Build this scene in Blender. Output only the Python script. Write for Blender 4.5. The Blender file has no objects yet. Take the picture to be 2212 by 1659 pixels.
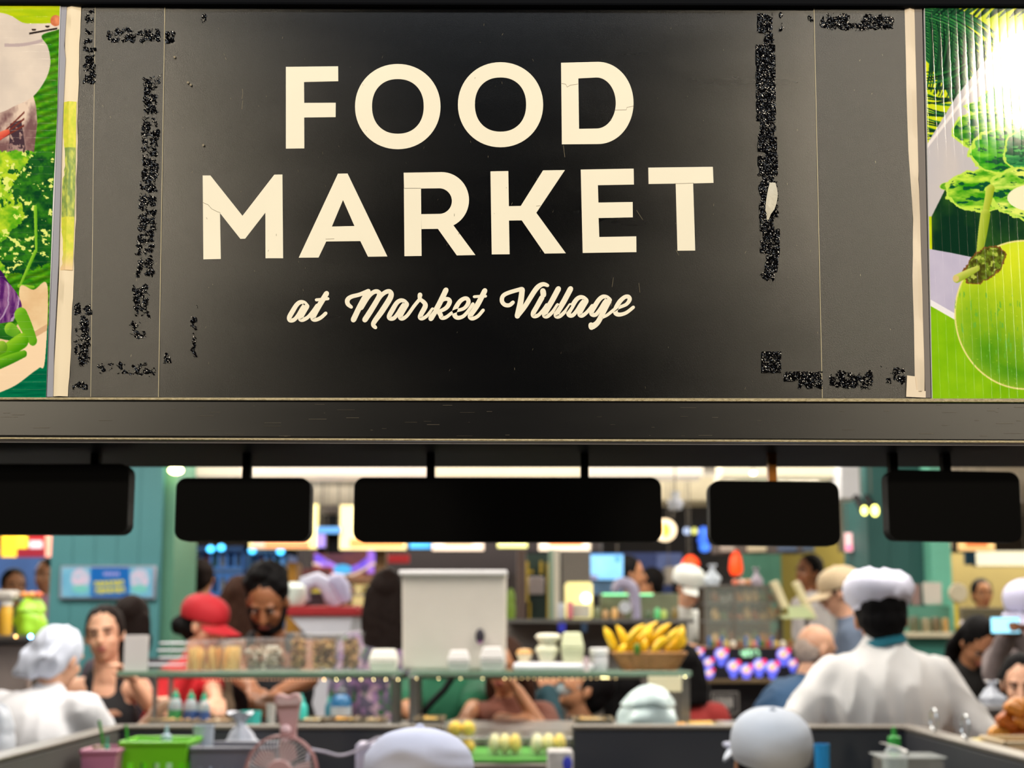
import bpy, math, random
import numpy as np
from mathutils import Vector, Matrix, Euler, noise as mnoise
random.seed(7)
scene = bpy.context.scene
COL = scene.collection
PI = math.pi
# ------------------------------------------------------------------ camera
FPX, CX, CY = 3300.0, 1106.0, 829.5
CAMZ = 1.70
PITCH = math.atan((1350.0 - CY) / FPX)
cd = bpy.data.cameras.new('camera'); cam = bpy.data.objects.new('camera', cd); COL.objects.link(cam)
cam.location = (0, 0, CAMZ); cam.rotation_euler = (PI/2 + PITCH, 0, 0)
cd.sensor_fit = 'HORIZONTAL'; cd.sensor_width = 36.0; cd.lens = FPX/2212*36
cd.clip_start = 0.05; cd.clip_end = 100
cd.dof.use_dof = True; cd.dof.focus_distance = 1.22; cd.dof.aperture_fstop = 9.0
scene.camera = cam
scene.view_settings.view_transform = 'Standard'; scene.view_settings.look = 'None'
scene.view_settings.gamma = 1.0; scene.view_settings.exposure = 0.0
scene.view_settings.use_curve_mapping = False
scene.cycles.use_denoising = True
scene.cycles.max_bounces = 8; scene.cycles.transmission_bounces = 6; scene.cycles.transparent_max_bounces = 12
scene.cycles.sample_clamp_indirect = 6.0
w = bpy.data.worlds.new('world'); scene.world = w; w.use_nodes = True
w.node_tree.nodes['Background'].inputs[0].default_value = (0.8, 0.9, 1, 1)
w.node_tree.nodes['Background'].inputs[1].default_value = 0.05
# ------------------------------------------------------------------ lights of the hall
def area(name, loc, sx, sy, power, col, rot=(0, 0, 0), spread=None):
    l = bpy.data.lights.new(name, 'AREA'); l.shape = 'RECTANGLE'; l.size = sx; l.size_y = sy
    l.energy = power; l.color = col
    if spread: l.spread = spread
    o = bpy.data.objects.new(name, l); COL.objects.link(o); o.location = loc; o.rotation_euler = rot
    return o
def aim(o, tgt):
    d = Vector(tgt) - o.location; o.rotation_euler = d.to_track_quat('-Z', 'Y').to_euler()
WARM = (1.0, 0.86, 0.64); NEUT = (1.0, 0.93, 0.84); COOL = (0.86, 0.93, 1.0)
# warm lamps in the aisle behind the photographer, lighting the sign boards
for sx in (-1, 1):
    a_ = area('aisle_lamp', (1.27 if sx > 0 else -1.45, -1.15, 3.02), 0.17, 0.17, 28, WARM); aim(a_, (sx*0.25, 1.2, 1.9))
    a_ = area('aisle_lamp', (sx*2.5, -3.1, 3.02), 0.7, 1.0, 76, WARM); aim(a_, (sx*0.3, 1.2, 1.9))
area('aisle_light', (0, 0.1, 3.1), 1.6, 0.3, 13, (0.88, 0.94, 1.0))  # added neutral fill, set where its reflection misses the sign
# ceiling lights over the stall and the hall behind
for (x, y, sx, sy, p, c) in [(0.0, 3.0, 2.2, 0.8, 34, COOL), (-2.1, 4.8, 1.4, 1.0, 20, NEUT), (1.9, 4.6, 1.4, 1.0, 30, NEUT), (-0.9, 5.4, 1.2, 0.6, 52, NEUT), (0.9, 5.4, 1.2, 0.6, 42, NEUT),
                            (-2.6, 7.4, 2.0, 1.0, 60, NEUT), (2.6, 7.4, 2.0, 1.0, 60, NEUT), (0, 9.6, 4, 1.2, 115, NEUT),
                            (-4, 12.5, 3, 1.5, 170, COOL), (4.5, 12.5, 3, 1.5, 200, (1, .88, .68)), (0, 15.5, 6, 1.5, 260, NEUT)]:
    area('ceiling_light', (x, y, 3.12), sx, sy, p, c)

for (x, y, p) in ((0, 11.5, 60), (0, 16, 120)):      # unseen uplights added to brighten the far ceiling
    area('cove_light', (x, y, 2.62), 9, 0.3, p, NEUT, (PI, 0, 0))

# ------------------------------------------------------------------ pixel <-> place
_c, _s = math.cos(PITCH), math.sin(PITCH)
def P(px, py, Y):
    u = -(py - CY)/FPX
    fy = _c - _s*u; fz = _s + _c*u
    t = Y/fy
    return Vector(((px - CX)/FPX*t, Y, CAMZ + fz*t))
def PS(px, Y, py=1350):        # metres per pixel at that depth
    return (P(px+1, py, Y) - P(px, py, Y)).x
def lin(c):
    return tuple(((v/255)/12.92 if v/255 <= 0.04045 else ((v/255+0.055)/1.055)**2.4) for v in c)

# ------------------------------------------------------------------ materials
_M = {}
def mat(key, rgb, rough=0.5, metal=0.0, bump=0.0, bscale=40, vary=0.0, emit=0.0, trans=0.0, ior=1.45, coat=0.0, spec=None, alpha=1.0, sss=0.0, vscale=8):
    if key in _M: return _M[key]
    m = bpy.data.materials.new(key); m.use_nodes = True; _M[key] = m
    nt = m.node_tree; b = nt.nodes['Principled BSDF']
    c = lin(rgb)
    b.inputs['Base Color'].default_value = (*c, 1)
    b.inputs['Roughness'].default_value = rough; b.inputs['Metallic'].default_value = metal
    if spec is not None: b.inputs['Specular IOR Level'].default_value = spec
    if coat: b.inputs['Coat Weight'].default_value = coat
    if trans: b.inputs['Transmission Weight'].default_value = trans; b.inputs['IOR'].default_value = ior
    if alpha < 1: b.inputs['Alpha'].default_value = alpha
    if sss: b.inputs['Subsurface Weight'].default_value = sss; b.inputs['Subsurface Scale'].default_value = 0.02
    if emit: b.inputs['Emission Color'].default_value = (*c, 1); b.inputs['Emission Strength'].default_value = emit
    tc = nt.nodes.new('ShaderNodeTexCoord')
    n = nt.nodes.new('ShaderNodeTexNoise'); n.inputs['Scale'].default_value = vscale; n.inputs['Detail'].default_value = 4
    nt.links.new(tc.outputs['Object'], n.inputs['Vector'])
    v = vary if vary else 0.06
    mx = nt.nodes.new('ShaderNodeMixRGB'); mx.blend_type = 'MIX'
    mx.inputs[1].default_value = (*[max(0, x*(1-v*1.6)) for x in c], 1); mx.inputs[2].default_value = (*[min(1, x*(1+v*1.2)) for x in c], 1)
    nt.links.new(n.outputs['Fac'], mx.inputs[0]); nt.links.new(mx.outputs[0], b.inputs['Base Color'])
    if emit: nt.links.new(mx.outputs[0], b.inputs['Emission Color'])
    if bump:
        n2 = nt.nodes.new('ShaderNodeTexNoise'); n2.inputs['Scale'].default_value = bscale; n2.inputs['Detail'].default_value = 5
        nt.links.new(tc.outputs['Object'], n2.inputs['Vector'])
        bp = nt.nodes.new('ShaderNodeBump'); bp.inputs['Strength'].default_value = min(1, bump); bp.inputs['Distance'].default_value = 0.01*bump
        nt.links.new(n2.outputs['Fac'], bp.inputs['Height']); nt.links.new(bp.outputs[0], b.inputs['Normal'])
    return m
def glass(key, rgb, alpha=0.25, rough=0.08):
    """clear thin plastic or glass: mostly see-through with a sharp sheen"""
    if key in _M: return _M[key]
    m = bpy.data.materials.new(key); m.use_nodes = True; _M[key] = m
    nt = m.node_tree; nt.nodes.clear()
    o = nt.nodes.new('ShaderNodeOutputMaterial'); mx = nt.nodes.new('ShaderNodeMixShader')
    t = nt.nodes.new('ShaderNodeBsdfTransparent'); p = nt.nodes.new('ShaderNodeBsdfPrincipled')
    p.inputs['Base Color'].default_value = (*lin(rgb), 1); p.inputs['Roughness'].default_value = rough
    n = nt.nodes.new('ShaderNodeTexNoise'); n.inputs['Scale'].default_value = 30
    tc = nt.nodes.new('ShaderNodeTexCoord'); nt.links.new(tc.outputs['Object'], n.inputs['Vector'])
    bp = nt.nodes.new('ShaderNodeBump'); bp.inputs['Strength'].default_value = 0.25; bp.inputs['Distance'].default_value = 0.004
    nt.links.new(n.outputs['Fac'], bp.inputs['Height']); nt.links.new(bp.outputs[0], p.inputs['Normal'])
    mx.inputs[0].default_value = alpha
    nt.links.new(t.outputs[0], mx.inputs[1]); nt.links.new(p.outputs[0], mx.inputs[2]); nt.links.new(mx.outputs[0], o.inputs[0])
    return m
def colattr(key, rough=0.5, emit=0.0, ribs=None, rib_period=0.006, coat=0.0):
    """printed surface: ink colours live in the mesh's colour attribute"""
    if key in _M: return _M[key]
    m = bpy.data.materials.new(key); m.use_nodes = True; _M[key] = m
    nt = m.node_tree; b = nt.nodes['Principled BSDF']; b.inputs['Roughness'].default_value = rough
    if coat: b.inputs['Coat Weight'].default_value = coat; b.inputs['Coat Roughness'].default_value = 0.07
    a = nt.nodes.new('ShaderNodeAttribute'); a.attribute_name = 'ink'
    nt.links.new(a.outputs['Color'], b.inputs['Base Color'])
    if emit: nt.links.new(a.outputs['Color'], b.inputs['Emission Color']); b.inputs['Emission Strength'].default_value = emit
    if ribs is not None:
        g = nt.nodes.new('ShaderNodeNewGeometry'); sp = nt.nodes.new('ShaderNodeSeparateXYZ')
        nt.links.new(g.outputs['Position'], sp.inputs[0])
        ns = nt.nodes.new('ShaderNodeTexNoise'); ns.inputs['Scale'].default_value = 260; nt.links.new(g.outputs['Position'], ns.inputs['Vector'])
        ad = nt.nodes.new('ShaderNodeMath'); ad.operation = 'MULTIPLY_ADD'; ad.inputs[1].default_value = 0.0012
        nt.links.new(ns.outputs['Fac'], ad.inputs[0]); nt.links.new(sp.outputs[ribs], ad.inputs[2])
        mu = nt.nodes.new('ShaderNodeMath'); mu.operation = 'MULTIPLY'; mu.inputs[1].default_value = PI/rib_period
        nt.links.new(ad.outputs[0], mu.inputs[0])
        si = nt.nodes.new('ShaderNodeMath'); si.operation = 'SINE'; nt.links.new(mu.outputs[0], si.inputs[0])
        ab = nt.nodes.new('ShaderNodeMath'); ab.operation = 'ABSOLUTE'; nt.links.new(si.outputs[0], ab.inputs[0])
        pw = nt.nodes.new('ShaderNodeMath'); pw.operation = 'POWER'; pw.inputs[1].default_value = 0.45; nt.links.new(ab.outputs[0], pw.inputs[0])
        n3 = nt.nodes.new('ShaderNodeMath'); n3.operation = 'MULTIPLY_ADD'; n3.inputs[1].default_value = 0.25
        nt.links.new(ns.outputs['Fac'], n3.inputs[0]); nt.links.new(pw.outputs[0], n3.inputs[2])
        bp = nt.nodes.new('ShaderNodeBump'); bp.inputs['Strength'].default_value = 0.5; bp.inputs['Distance'].default_value = 0.00005
        nt.links.new(n3.outputs[0], bp.inputs['Height']); nt.links.new(bp.outputs[0], b.inputs['Normal'])
        gloss(nt, rough, csock=a.outputs['Color'], nsock=bp.outputs[0])
    return m

def gloss(nt, rough, ior=1.46, col=None, csock=None, nsock=None, rsock=None):
    """matt body under a thin glossy skin"""
    o = nt.nodes['Material Output']; d = nt.nodes.new('ShaderNodeBsdfDiffuse'); g = nt.nodes.new('ShaderNodeBsdfGlossy'); g.distribution = 'BECKMANN'
    g.inputs['Roughness'].default_value = rough; f = nt.nodes.new('ShaderNodeFresnel'); f.inputs[0].default_value = ior; mx = nt.nodes.new('ShaderNodeMixShader')
    if col: d.inputs[0].default_value = (*lin(col), 1)
    if csock: nt.links.new(csock, d.inputs[0])
    if rsock: nt.links.new(rsock, g.inputs['Roughness'])
    if nsock: nt.links.new(nsock, g.inputs['Normal']); nt.links.new(nsock, d.inputs['Normal'])
    nt.links.new(f.outputs[0], mx.inputs[0]); nt.links.new(d.outputs[0], mx.inputs[1]); nt.links.new(g.outputs[0], mx.inputs[2]); nt.links.new(mx.outputs[0], o.inputs[0])

# ------------------------------------------------------------------ mesh building
class MB:
    def __init__(s): s.v = []; s.f = []; s.m = []; s.mi = 0
    def add(s, vs, fs):
        o = len(s.v); s.v += [tuple(v) for v in vs]
        s.f += [tuple(i+o for i in f) for f in fs]; s.m += [s.mi]*len(fs); return s
    def box(s, a, b, bev=0.0, M=None):
        x0, y0, z0 = [min(a[i], b[i]) for i in range(3)]; x1, y1, z1 = [max(a[i], b[i]) for i in range(3)]
        if bev <= 0:
            vs = [Vector(p) for p in ((x0,y0,z0),(x1,y0,z0),(x1,y1,z0),(x0,y1,z0),(x0,y0,z1),(x1,y0,z1),(x1,y1,z1),(x0,y1,z1))]
            fs = [(0,3,2,1),(4,5,6,7),(0,1,5,4),(1,2,6,5),(2,3,7,6),(3,0,4,7)]
        else:
            bev = min(bev, (x1-x0)*.49, (y1-y0)*.49, (z1-z0)*.49)
            vs = []; key = {}
            c = [((x0+bev, x1-bev), (x0, x1)), ((y0+bev, y1-bev), (y0, y1)), ((z0+bev, z1-bev), (z0, z1))]
            def vid(i, j, k, ax):
                kk = (i, j, k, ax)
                if kk not in key:
                    key[kk] = len(vs)
                    ii = (i, j, k)
                    vs.append(Vector([c[q][1 if q == ax else 0][ii[q]] for q in range(3)]))
                return key[kk]
            fs = []
            quad = {0: [(0,0),(1,0),(1,1),(0,1)]}
            for ax in range(3):
                for sd in (0, 1):
                    r = []
                    for (p, q) in [(0,0),(1,0),(1,1),(0,1)]:
                        t = [0,0,0]; t[ax] = sd; t[(ax+1)%3] = p; t[(ax+2)%3] = q
                        r.append(vid(*t, ax))
                    fs.append(tuple(r if sd else r[::-1]))
            for ax in range(3):   # edges along ax
                b1, b2 = (ax+1)%3, (ax+2)%3
                for p in (0,1):
                    for q in (0,1):
                        t0 = [0,0,0]; t1 = [0,0,0]; t0[b1]=t1[b1]=p; t0[b2]=t1[b2]=q; t1[ax]=1
                        r = [vid(*t0,b1), vid(*t1,b1), vid(*t1,b2), vid(*t0,b2)]
                        fs.append(tuple(r if (p ^ q) else r[::-1]))
            for i in (0,1):
                for j in (0,1):
                    for k in (0,1):
                        r = [vid(i,j,k,0), vid(i,j,k,1), vid(i,j,k,2)]
                        fs.append(tuple(r if ((i+j+k) % 2) else r[::-1]))
        if M is not None: vs = [M @ v for v in vs]
        return s.add(vs, fs)
    def lathe(s, prof, n=24, M=None, close=True):
        vs = []; fs = []
        for (r, z) in prof:
            for i in range(n):
                a = 2*PI*i/n; vs.append(Vector((r*math.cos(a), r*math.sin(a), z)))
        for j in range(len(prof)-1):
            for i in range(n):
                fs.append((j*n+i, j*n+(i+1)%n, (j+1)*n+(i+1)%n, (j+1)*n+i))
        if close:
            fs.append(tuple(range(n))[::-1]); fs.append(tuple((len(prof)-1)*n+i for i in range(n)))
        if M is not None: vs = [M @ v for v in vs]
        return s.add(vs, fs)
    def cyl(s, a, b, r, r2=None, n=16):
        a = Vector(a); b = Vector(b); d = b-a
        M = Matrix.Translation(a) @ d.to_track_quat('Z', 'Y').to_matrix().to_4x4()
        return s.lathe([(r, 0), (r if r2 is None else r2, d.length)], n, M)
    def ell(s, c, r, n=20, m=12, R=None, sup=1.0):
        vs = []; fs = []; c = Vector(c)
        for j in range(m+1):
            t = PI*j/m
            for i in range(n):
                a = 2*PI*i/n
                v = Vector((r[0]*math.sin(t)*math.cos(a), r[1]*math.sin(t)*math.sin(a), -r[2]*math.cos(t)))
                if R is not None: v = R @ v
                vs.append(c+v)
        for j in range(m):
            for i in range(n):
                fs.append((j*n+i, j*n+(i+1)%n, (j+1)*n+(i+1)%n, (j+1)*n+i))
        return s.add(vs, fs)
    def tube(s, pts, rad, n=8, cap=True):
        pts = [Vector(p) for p in pts]; vs = []; fs = []
        k = len(pts)
        if not hasattr(rad, '__len__'): rad = [rad]*k
        up = None
        for i in range(k):
            d = (pts[min(i+1, k-1)] - pts[max(i-1, 0)])
            d = d.normalized() if d.length > 1e-9 else Vector((0, 0, 1))
            if up is None:
                up = Vector((0, 0, 1)) if abs(d.z) < .9 else Vector((1, 0, 0))
            x = d.cross(up).normalized(); up = x.cross(d).normalized()
            for j in range(n):
                a = 2*PI*j/n; vs.append(pts[i] + (x*math.cos(a) + up*math.sin(a))*rad[i])
        for i in range(k-1):
            for j in range(n):
                fs.append((i*n+j, i*n+(j+1)%n, (i+1)*n+(j+1)%n, (i+1)*n+j))
        if cap:
            fs.append(tuple(range(n))[::-1]); fs.append(tuple((k-1)*n+j for j in range(n)))
        return s.add(vs, fs)
    def cap(s, a, b, ra, rb, n=12, m=4):
        """tapered capsule with round ends"""
        a = Vector(a); b = Vector(b); d = (b-a)
        L = d.length
        if L < 1e-6: return s.ell(a, (ra, ra, ra), n, 8)
        u = d/L; pts = []; rad = []
        for i in range(m): t = PI/2*(i+.15)/m; pts.append(a - u*ra*math.cos(t)); rad.append(ra*math.sin(t))
        pts += [a, b]; rad += [ra, rb]
        for i in range(m)[::-1]: t = PI/2*(i+.15)/m; pts.append(b + u*rb*math.cos(t)); rad.append(rb*math.sin(t))
        return s.tube(pts, rad, n)
    def prism(s, poly, y0, y1):
        """closed outline in x,z between two y planes (concave is fine)"""
        from mathutils.geometry import tessellate_polygon
        pts = [Vector((p[0], p[1], 0)) for p in poly]
        tri = tessellate_polygon([pts]); n = len(poly)
        vs = [(p[0], y0, p[1]) for p in poly] + [(p[0], y1, p[1]) for p in poly]
        fs = []
        for t in tri: fs.append(tuple(t)); fs.append(tuple(i+n for i in t)[::-1])
        for i in range(n): fs.append((i, (i+1)%n, n+(i+1)%n, n+i))
        return s.add(vs, fs)
    def mesh(s, name, mats):
        me = bpy.data.meshes.new(name); me.from_pydata(s.v, [], s.f); 
        if not isinstance(mats, (list, tuple)): mats = [mats]
        for m in mats: me.materials.append(m)
        if len(mats) > 1: me.polygons.foreach_set('material_index', s.m)
        me.update(); return me
    def build(s, name, mats, parent=None, smooth=True, bev=0.0, fixn=True):
        me = s.mesh(name, mats)
        if fixn:
            import bmesh
            bm = bmesh.new(); bm.from_mesh(me); bmesh.ops.recalc_face_normals(bm, faces=bm.faces); bm.to_mesh(me); bm.free()
        o = bpy.data.objects.new(name, me); COL.objects.link(o)
        if smooth:
            me.polygons.foreach_set('use_smooth', [True]*len(me.polygons))
            try: me.set_sharp_from_angle(angle=math.radians(40))
            except Exception: pass
        if parent is not None:
            o.parent = parent; o.matrix_parent_inverse = wm(parent).inverted()
        return o
def wm(o):
    l = Matrix.Translation(o.location) @ o.rotation_euler.to_matrix().to_4x4()
    return wm(o.parent) @ o.matrix_parent_inverse @ l if o.parent else l
def tag(o, label=None, cat=None, group=None, kind=None):
    if label: o['label'] = label
    if cat: o['category'] = cat
    if group: o['group'] = group
    if kind: o['kind'] = kind
    return o
def empty(name, loc, label, cat, group=None, rz=0):
    o = bpy.data.objects.new(name, None); COL.objects.link(o); o.location = loc; o.rotation_euler = (0, 0, rz); o.empty_display_size = 0.05
    return tag(o, label, cat, group)
def thing(mb, name, mats, label, cat, group=None, **k):
    """a thing that is one mesh; its origin moves to the middle of its foot"""
    o = mb.build(name, mats, **k)
    v = np.array(mb.v); c = (v.min(0)+v.max(0))/2; c[2] = v[:, 2].min()
    o.data.transform(Matrix.Translation(-Vector(c))); o.location = Vector(c)
    return tag(o, label, cat, group)
def struct(mb, name, mats, **k):
    o = mb.build(name, mats, **k); o['kind'] = 'structure'; return o
def remesh(mb, voxel, smooth=2, wr=0.0, wscale=9.0, seed=0):
    """fuse overlapping solids into one continuous skin"""
    me = mb.mesh('tmp', []); me.materials.clear()
    o = bpy.data.objects.new('tmp', me); COL.objects.link(o)
    r = o.modifiers.new('r', 'REMESH'); r.mode = 'VOXEL'; r.voxel_size = voxel
    if smooth:
        q = o.modifiers.new('s', 'SMOOTH'); q.factor = 0.5; q.iterations = smooth
    dg = bpy.context.evaluated_depsgraph_get(); ev = o.evaluated_get(dg)
    m2 = bpy.data.meshes.new_from_object(ev, depsgraph=dg)
    n = len(m2.vertices); co = np.empty(n*3, np.float32); m2.vertices.foreach_get('co', co); co = co.reshape(-1, 3)
    if wr:
        nr = np.empty(n*3, np.float32); m2.vertices.foreach_get('normal', nr); nr = nr.reshape(-1, 3)
        d = np.array([mnoise.noise(Vector((p[0]*wscale+seed, p[1]*wscale, p[2]*wscale*0.45))) for p in co.tolist()])
        d2 = np.array([1-abs(mnoise.noise(Vector((p[0]*wscale*1.3+seed+9, p[1]*wscale, p[2]*wscale*0.5+p[0]*3)))) for p in co.tolist()])
        co = co + nr*((d*0.6+(d2**4)*0.9-0.3)*wr)[:, None]
    fs = [tuple(p.vertices) for p in m2.polygons]
    bpy.data.objects.remove(o); bpy.data.meshes.remove(me); bpy.data.meshes.remove(m2)
    out = MB(); out.add(co.tolist(), fs); return out
def catmull(pts, k=8, closed=False):
    p = [np.array(q, float) for q in pts]; n = len(p); out = []
    rng = range(n) if closed else range(n-1)
    for i in rng:
        g = (lambda j: p[j % n]) if closed else (lambda j: p[min(max(j, 0), n-1)])
        a, b, c, d = g(i-1), g(i), g(i+1), g(i+2)
        for t in np.arange(k)/k:
            out.append(0.5*((2*b)+(-a+c)*t+(2*a-5*b+4*c-d)*t*t+(-a+3*b-3*c+d)*t**3))
    if not closed: out.append(p[-1])
    return out
# numpy value noise for prints and torn tape
def vnoise(x, y, seed=0):
    xi = np.floor(x).astype(int); yi = np.floor(y).astype(int); xf = x-xi; yf = y-yi
    def h(a, b):
        n = (a*374761393 + b*668265263 + seed*982451653) & 0x7fffffff
        n = ((n ^ (n >> 13))*1274126177) & 0x7fffffff
        return ((n ^ (n >> 16)) & 0xffff)/65535.0
    u = xf*xf*(3-2*xf); v = yf*yf*(3-2*yf)
    return (h(xi, yi)*(1-u)+h(xi+1, yi)*u)*(1-v)+(h(xi, yi+1)*(1-u)+h(xi+1, yi+1)*u)*v
def fbm(x, y, seed=0, o=4):
    r = 0; a = .5; t = 0
    for i in range(o): r = r+a*vnoise(x*2**i, y*2**i, seed+i); t += a; a *= .55
    return r/t
# ================================================================== the sign header in the foreground
YS = 1.20                                    # the sign's plane
def S(px, py, off=0.0):
    p = P(px, py, YS); return Vector((p.x, YS-off, p.z))
def flat(mb, poly, off, th=0.0003):
    """cut sheet lying on the sign plane, outline given as photo points"""
    pts = [S(x, y) for x, y in poly]
    return mb.prism([(p.x, p.z) for p in pts], YS-off, YS-off-th)
def sheen(key, rgb, rough, grain, gs, gd=0.00006, ior=1.6):
    if key in _M: return _M[key]
    m = bpy.data.materials.new(key); m.use_nodes = True; _M[key] = m
    nt = m.node_tree; b = nt.nodes['Principled BSDF']; b.inputs['Base Color'].default_value = (*lin(rgb), 1)
    b.inputs['Roughness'].default_value = rough; b.inputs['Specular IOR Level'].default_value = 0.5
    tc = nt.nodes.new('ShaderNodeTexCoord')
    n = nt.nodes.new('ShaderNodeTexNoise'); n.inputs['Scale'].default_value = gs; n.inputs['Detail'].default_value = 3
    nt.links.new(tc.outputs['Object'], n.inputs['Vector'])
    bp = nt.nodes.new('ShaderNodeBump'); bp.inputs['Strength'].default_value = grain; bp.inputs['Distance'].default_value = gd
    nt.links.new(n.outputs['Fac'], bp.inputs['Height']); nt.links.new(bp.outputs[0], b.inputs['Normal'])
    # broad scuffing changes the gloss, not the colour
    n2 = nt.nodes.new('ShaderNodeTexNoise'); n2.inputs['Scale'].default_value = 5; n2.inputs['Detail'].default_value = 6
    mp = nt.nodes.new('ShaderNodeMapping'); mp.inputs['Scale'].default_value = (0.6, 1, 3)
    nt.links.new(tc.outputs['Object'], mp.inputs['Vector']); nt.links.new(mp.outputs[0], n2.inputs['Vector'])
    mr = nt.nodes.new('ShaderNodeMapRange'); mr.inputs['To Min'].default_value = rough-0.05; mr.inputs['To Max'].default_value = rough+0.05
    nt.links.new(n2.outputs['Fac'], mr.inputs['Value']); gloss(nt, rough, ior, col=rgb, nsock=bp.outputs[0], rsock=mr.outputs[0])
    return m
M_FACE = sheen('black_vinyl', (5, 6, 9), 0.29, 0.8, 2200, .00008, 1.68)
M_FILM = sheen('black_grained_film', (7, 7, 8), 0.30, 1.0, 2400, .00016, 1.64)
M_RAIL = sheen('black_rail_metal', (16, 17, 20), 0.36, 0.2, 900)
M_BLACK = mat('matt_black', (7, 8, 11), 0.6, spec=.15)
M_BEAM = mat('beam_black', (5, 7, 13), 0.6, spec=.06)
M_CREAM = mat('cream_vinyl', (236, 231, 214), 0.45, bump=0.02, bscale=800)
M_SEAM_HIGHLIGHT = mat('seam_edge', (190, 180, 150), 0.3)
M_CRACK = mat('crack_dark', (120, 108, 88), 0.8)
M_TAPE = mat('torn_tape', (6, 6, 8), 0.2); gloss(M_TAPE.node_tree, .17, col=(4, 4, 6))

sign = empty('sign_board', S(1066, 860), 'large black sign board reading FOOD MARKET at Market Village in cream letters', 'sign')
mb = MB(); flat(mb, [(165, 8), (1968, 14), (1985, 864), (145, 860)], 0, -0.006); flat(mb, [(170, 10), (1962, 14), (1978, 864), (148, 858)], 0, 0.0006)
mb.build('face_panel', M_FACE, sign, smooth=False)
mb = MB(); flat(mb, [(178, 11), (357, 12), (343, 858), (151, 858)], 0.0006, 0.0004); mb.build('side_film', M_FILM, sign, smooth=False)
mb = MB(); flat(mb, [(1757, 14), (1953, 15), (1968, 330), (1976, 862), (1775, 860)], 0.0006, 0.0004); mb.build('side_film', M_FILM, sign, smooth=False)
mb = MB(); flat(mb, [(356.3, 12), (357.6, 12), (343.6, 858), (342.3, 858)], 0.001, 0.0002); flat(mb, [(1757, 14), (1758.3, 14), (1776.3, 860), (1775, 860)], 0.001, 0.0002)  # pale lines paint the highlight along the film seams
flat(mb, [(206, 12), (206.8, 12), (197, 858), (196.2, 858)], 0.001, 0.0001)
mb.build('seam', M_SEAM_HIGHLIGHT, sign, smooth=False)

def oval(cx, cy, rx, ry, e=2.0, n=64, a0=0, a1=2*PI):
    out = []
    for i in range(n):
        a = a0 + (a1-a0)*i/(n if a1-a0 > 6.2 else n-1); c, s_ = math.cos(a), math.sin(a)
        out.append((cx + rx*math.copysign(abs(c)**(2/e), c), cy + ry*math.copysign(abs(s_)**(2/e), s_)))
    return out
def ring(mb, outer, inner, off, th):
    """sheet with a hole: both outlines sampled alike"""
    n = len(outer); O = [S(*p) for p in outer]; I = [S(*p) for p in inner]
    vs = []
    for d in (off, off+th): vs += [(p.x, YS-d, p.z) for p in O] + [(p.x, YS-d, p.z) for p in I]
    fs = []
    for i in range(n):
        j = (i+1) % n
        fs += [(2*n+i, 2*n+j, 3*n+j, 3*n+i), (i, n+i, n+j, j), (i, j, 2*n+j, 2*n+i), (n+i, 3*n+i, 3*n+j, n+j)]
    mb.add(vs, fs)
LO, LT = 0.0006, 0.0003
def letter(*polys, rings=()):
    mb = MB()
    for p in polys: flat(mb, p, LO, LT)
    for o_, i_ in rings: ring(mb, o_, i_, LO, LT)
    return mb.build('letter', M_CREAM, sign, smooth=False)
letter([(617.9,145.2),(730.6,144),(731,176.2),(657,178),(657.4,223),(725.5,222.7),(725.2,253.7),(657.4,254.6),(657.7,321.2),(617.9,321.8)])
letter(rings=[(oval(859.4,231,92.3,92,2.04), oval(859.6,230.6,55.8,59,2.2))])
letter(rings=[(oval(1081.2,227,92,91.8,2.04), oval(1081.2,226.6,55.3,58.5,2.2))])
# D: outline and counter resampled by the same angles
def dshape(xl, yt, yb, xs, xr, n=40, slant=0):
    cy = (yt+yb)/2; out = []
    for i in range(n+1):
        a = -PI/2 + PI*i/n
        out.append((xs+(xr-xs)*abs(math.cos(a))**0.98, cy+(yb-yt)/2*math.sin(a)))
    m = 24
    left = [(xl+slant, yb+0.6)] + [(xl+slant*(1-t/m), yb+0.6+(yt+2-yb)*t/m) for t in range(1, m)] + [(xl, yt+2)]
    return out+left
letter(rings=[(dshape(1211.9,134.4,311.9,1291,1368.3,slant=1.8), dshape(1249.2,168.2,278.4,1288,1330,slant=1.6))])
letter([(438.3,379.7),(454.9,379.7),(524.2,466.8),(592.9,377.9),(610.4,377.6),(611.9,558.4),(573.9,558.4),(573.6,459.9),(529.9,516.2),(519.6,516.5),(475.6,460.8),(477.5,559.9),(439.8,560.8)])
letter([(645.6,557.2),(730.3,375.8),(741.2,375.6),(741.2,432.7),(717.1,490),(765.9,488.8),(741.2,432.7),(741.2,375.6),(751.1,375.5),(837,554.5),(795.1,555.1),(778.5,521.3),(705,522.2),(688.4,556.9)][:0] or
       [(645.6,557.2),(730.3,375.8),(741.2,375.6),(741.2,432.7),(717.1,490),(741.2,489.4),(741.2,521.7),(705,522.2),(688.4,556.9)],
       [(741.2,375.6),(751.1,375.5),(837,554.5),(795.1,555.1),(778.5,521.3),(741.2,521.7),(741.2,489.4),(765.9,488.8),(741.2,432.7)])
def arc(cx, cy, rx, ry, a0, a1, n=24): return [(cx+rx*math.cos(a0+(a1-a0)*i/n), cy+ry*math.sin(a0+(a1-a0)*i/n)) for i in range(n+1)]
Rb = arc(954, 432.8, 59.2, 60.4, -PI/2, math.radians(64)); Ri = arc(949, 435, 27.2, 27.6, PI/2, -PI/2)
letter([(872.1,373.8)] + Rb + [(979.3,487.1),(1027.1,551.5),(986.9,552.3),(946,494.9),(910.7,495.4),(910.0,463.2)] + Ri + [(909.5,407.9),(873,407.9)],
       [(872.6,407),(909.5,407),(910.9,553.4),(873.8,553.9)])
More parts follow.
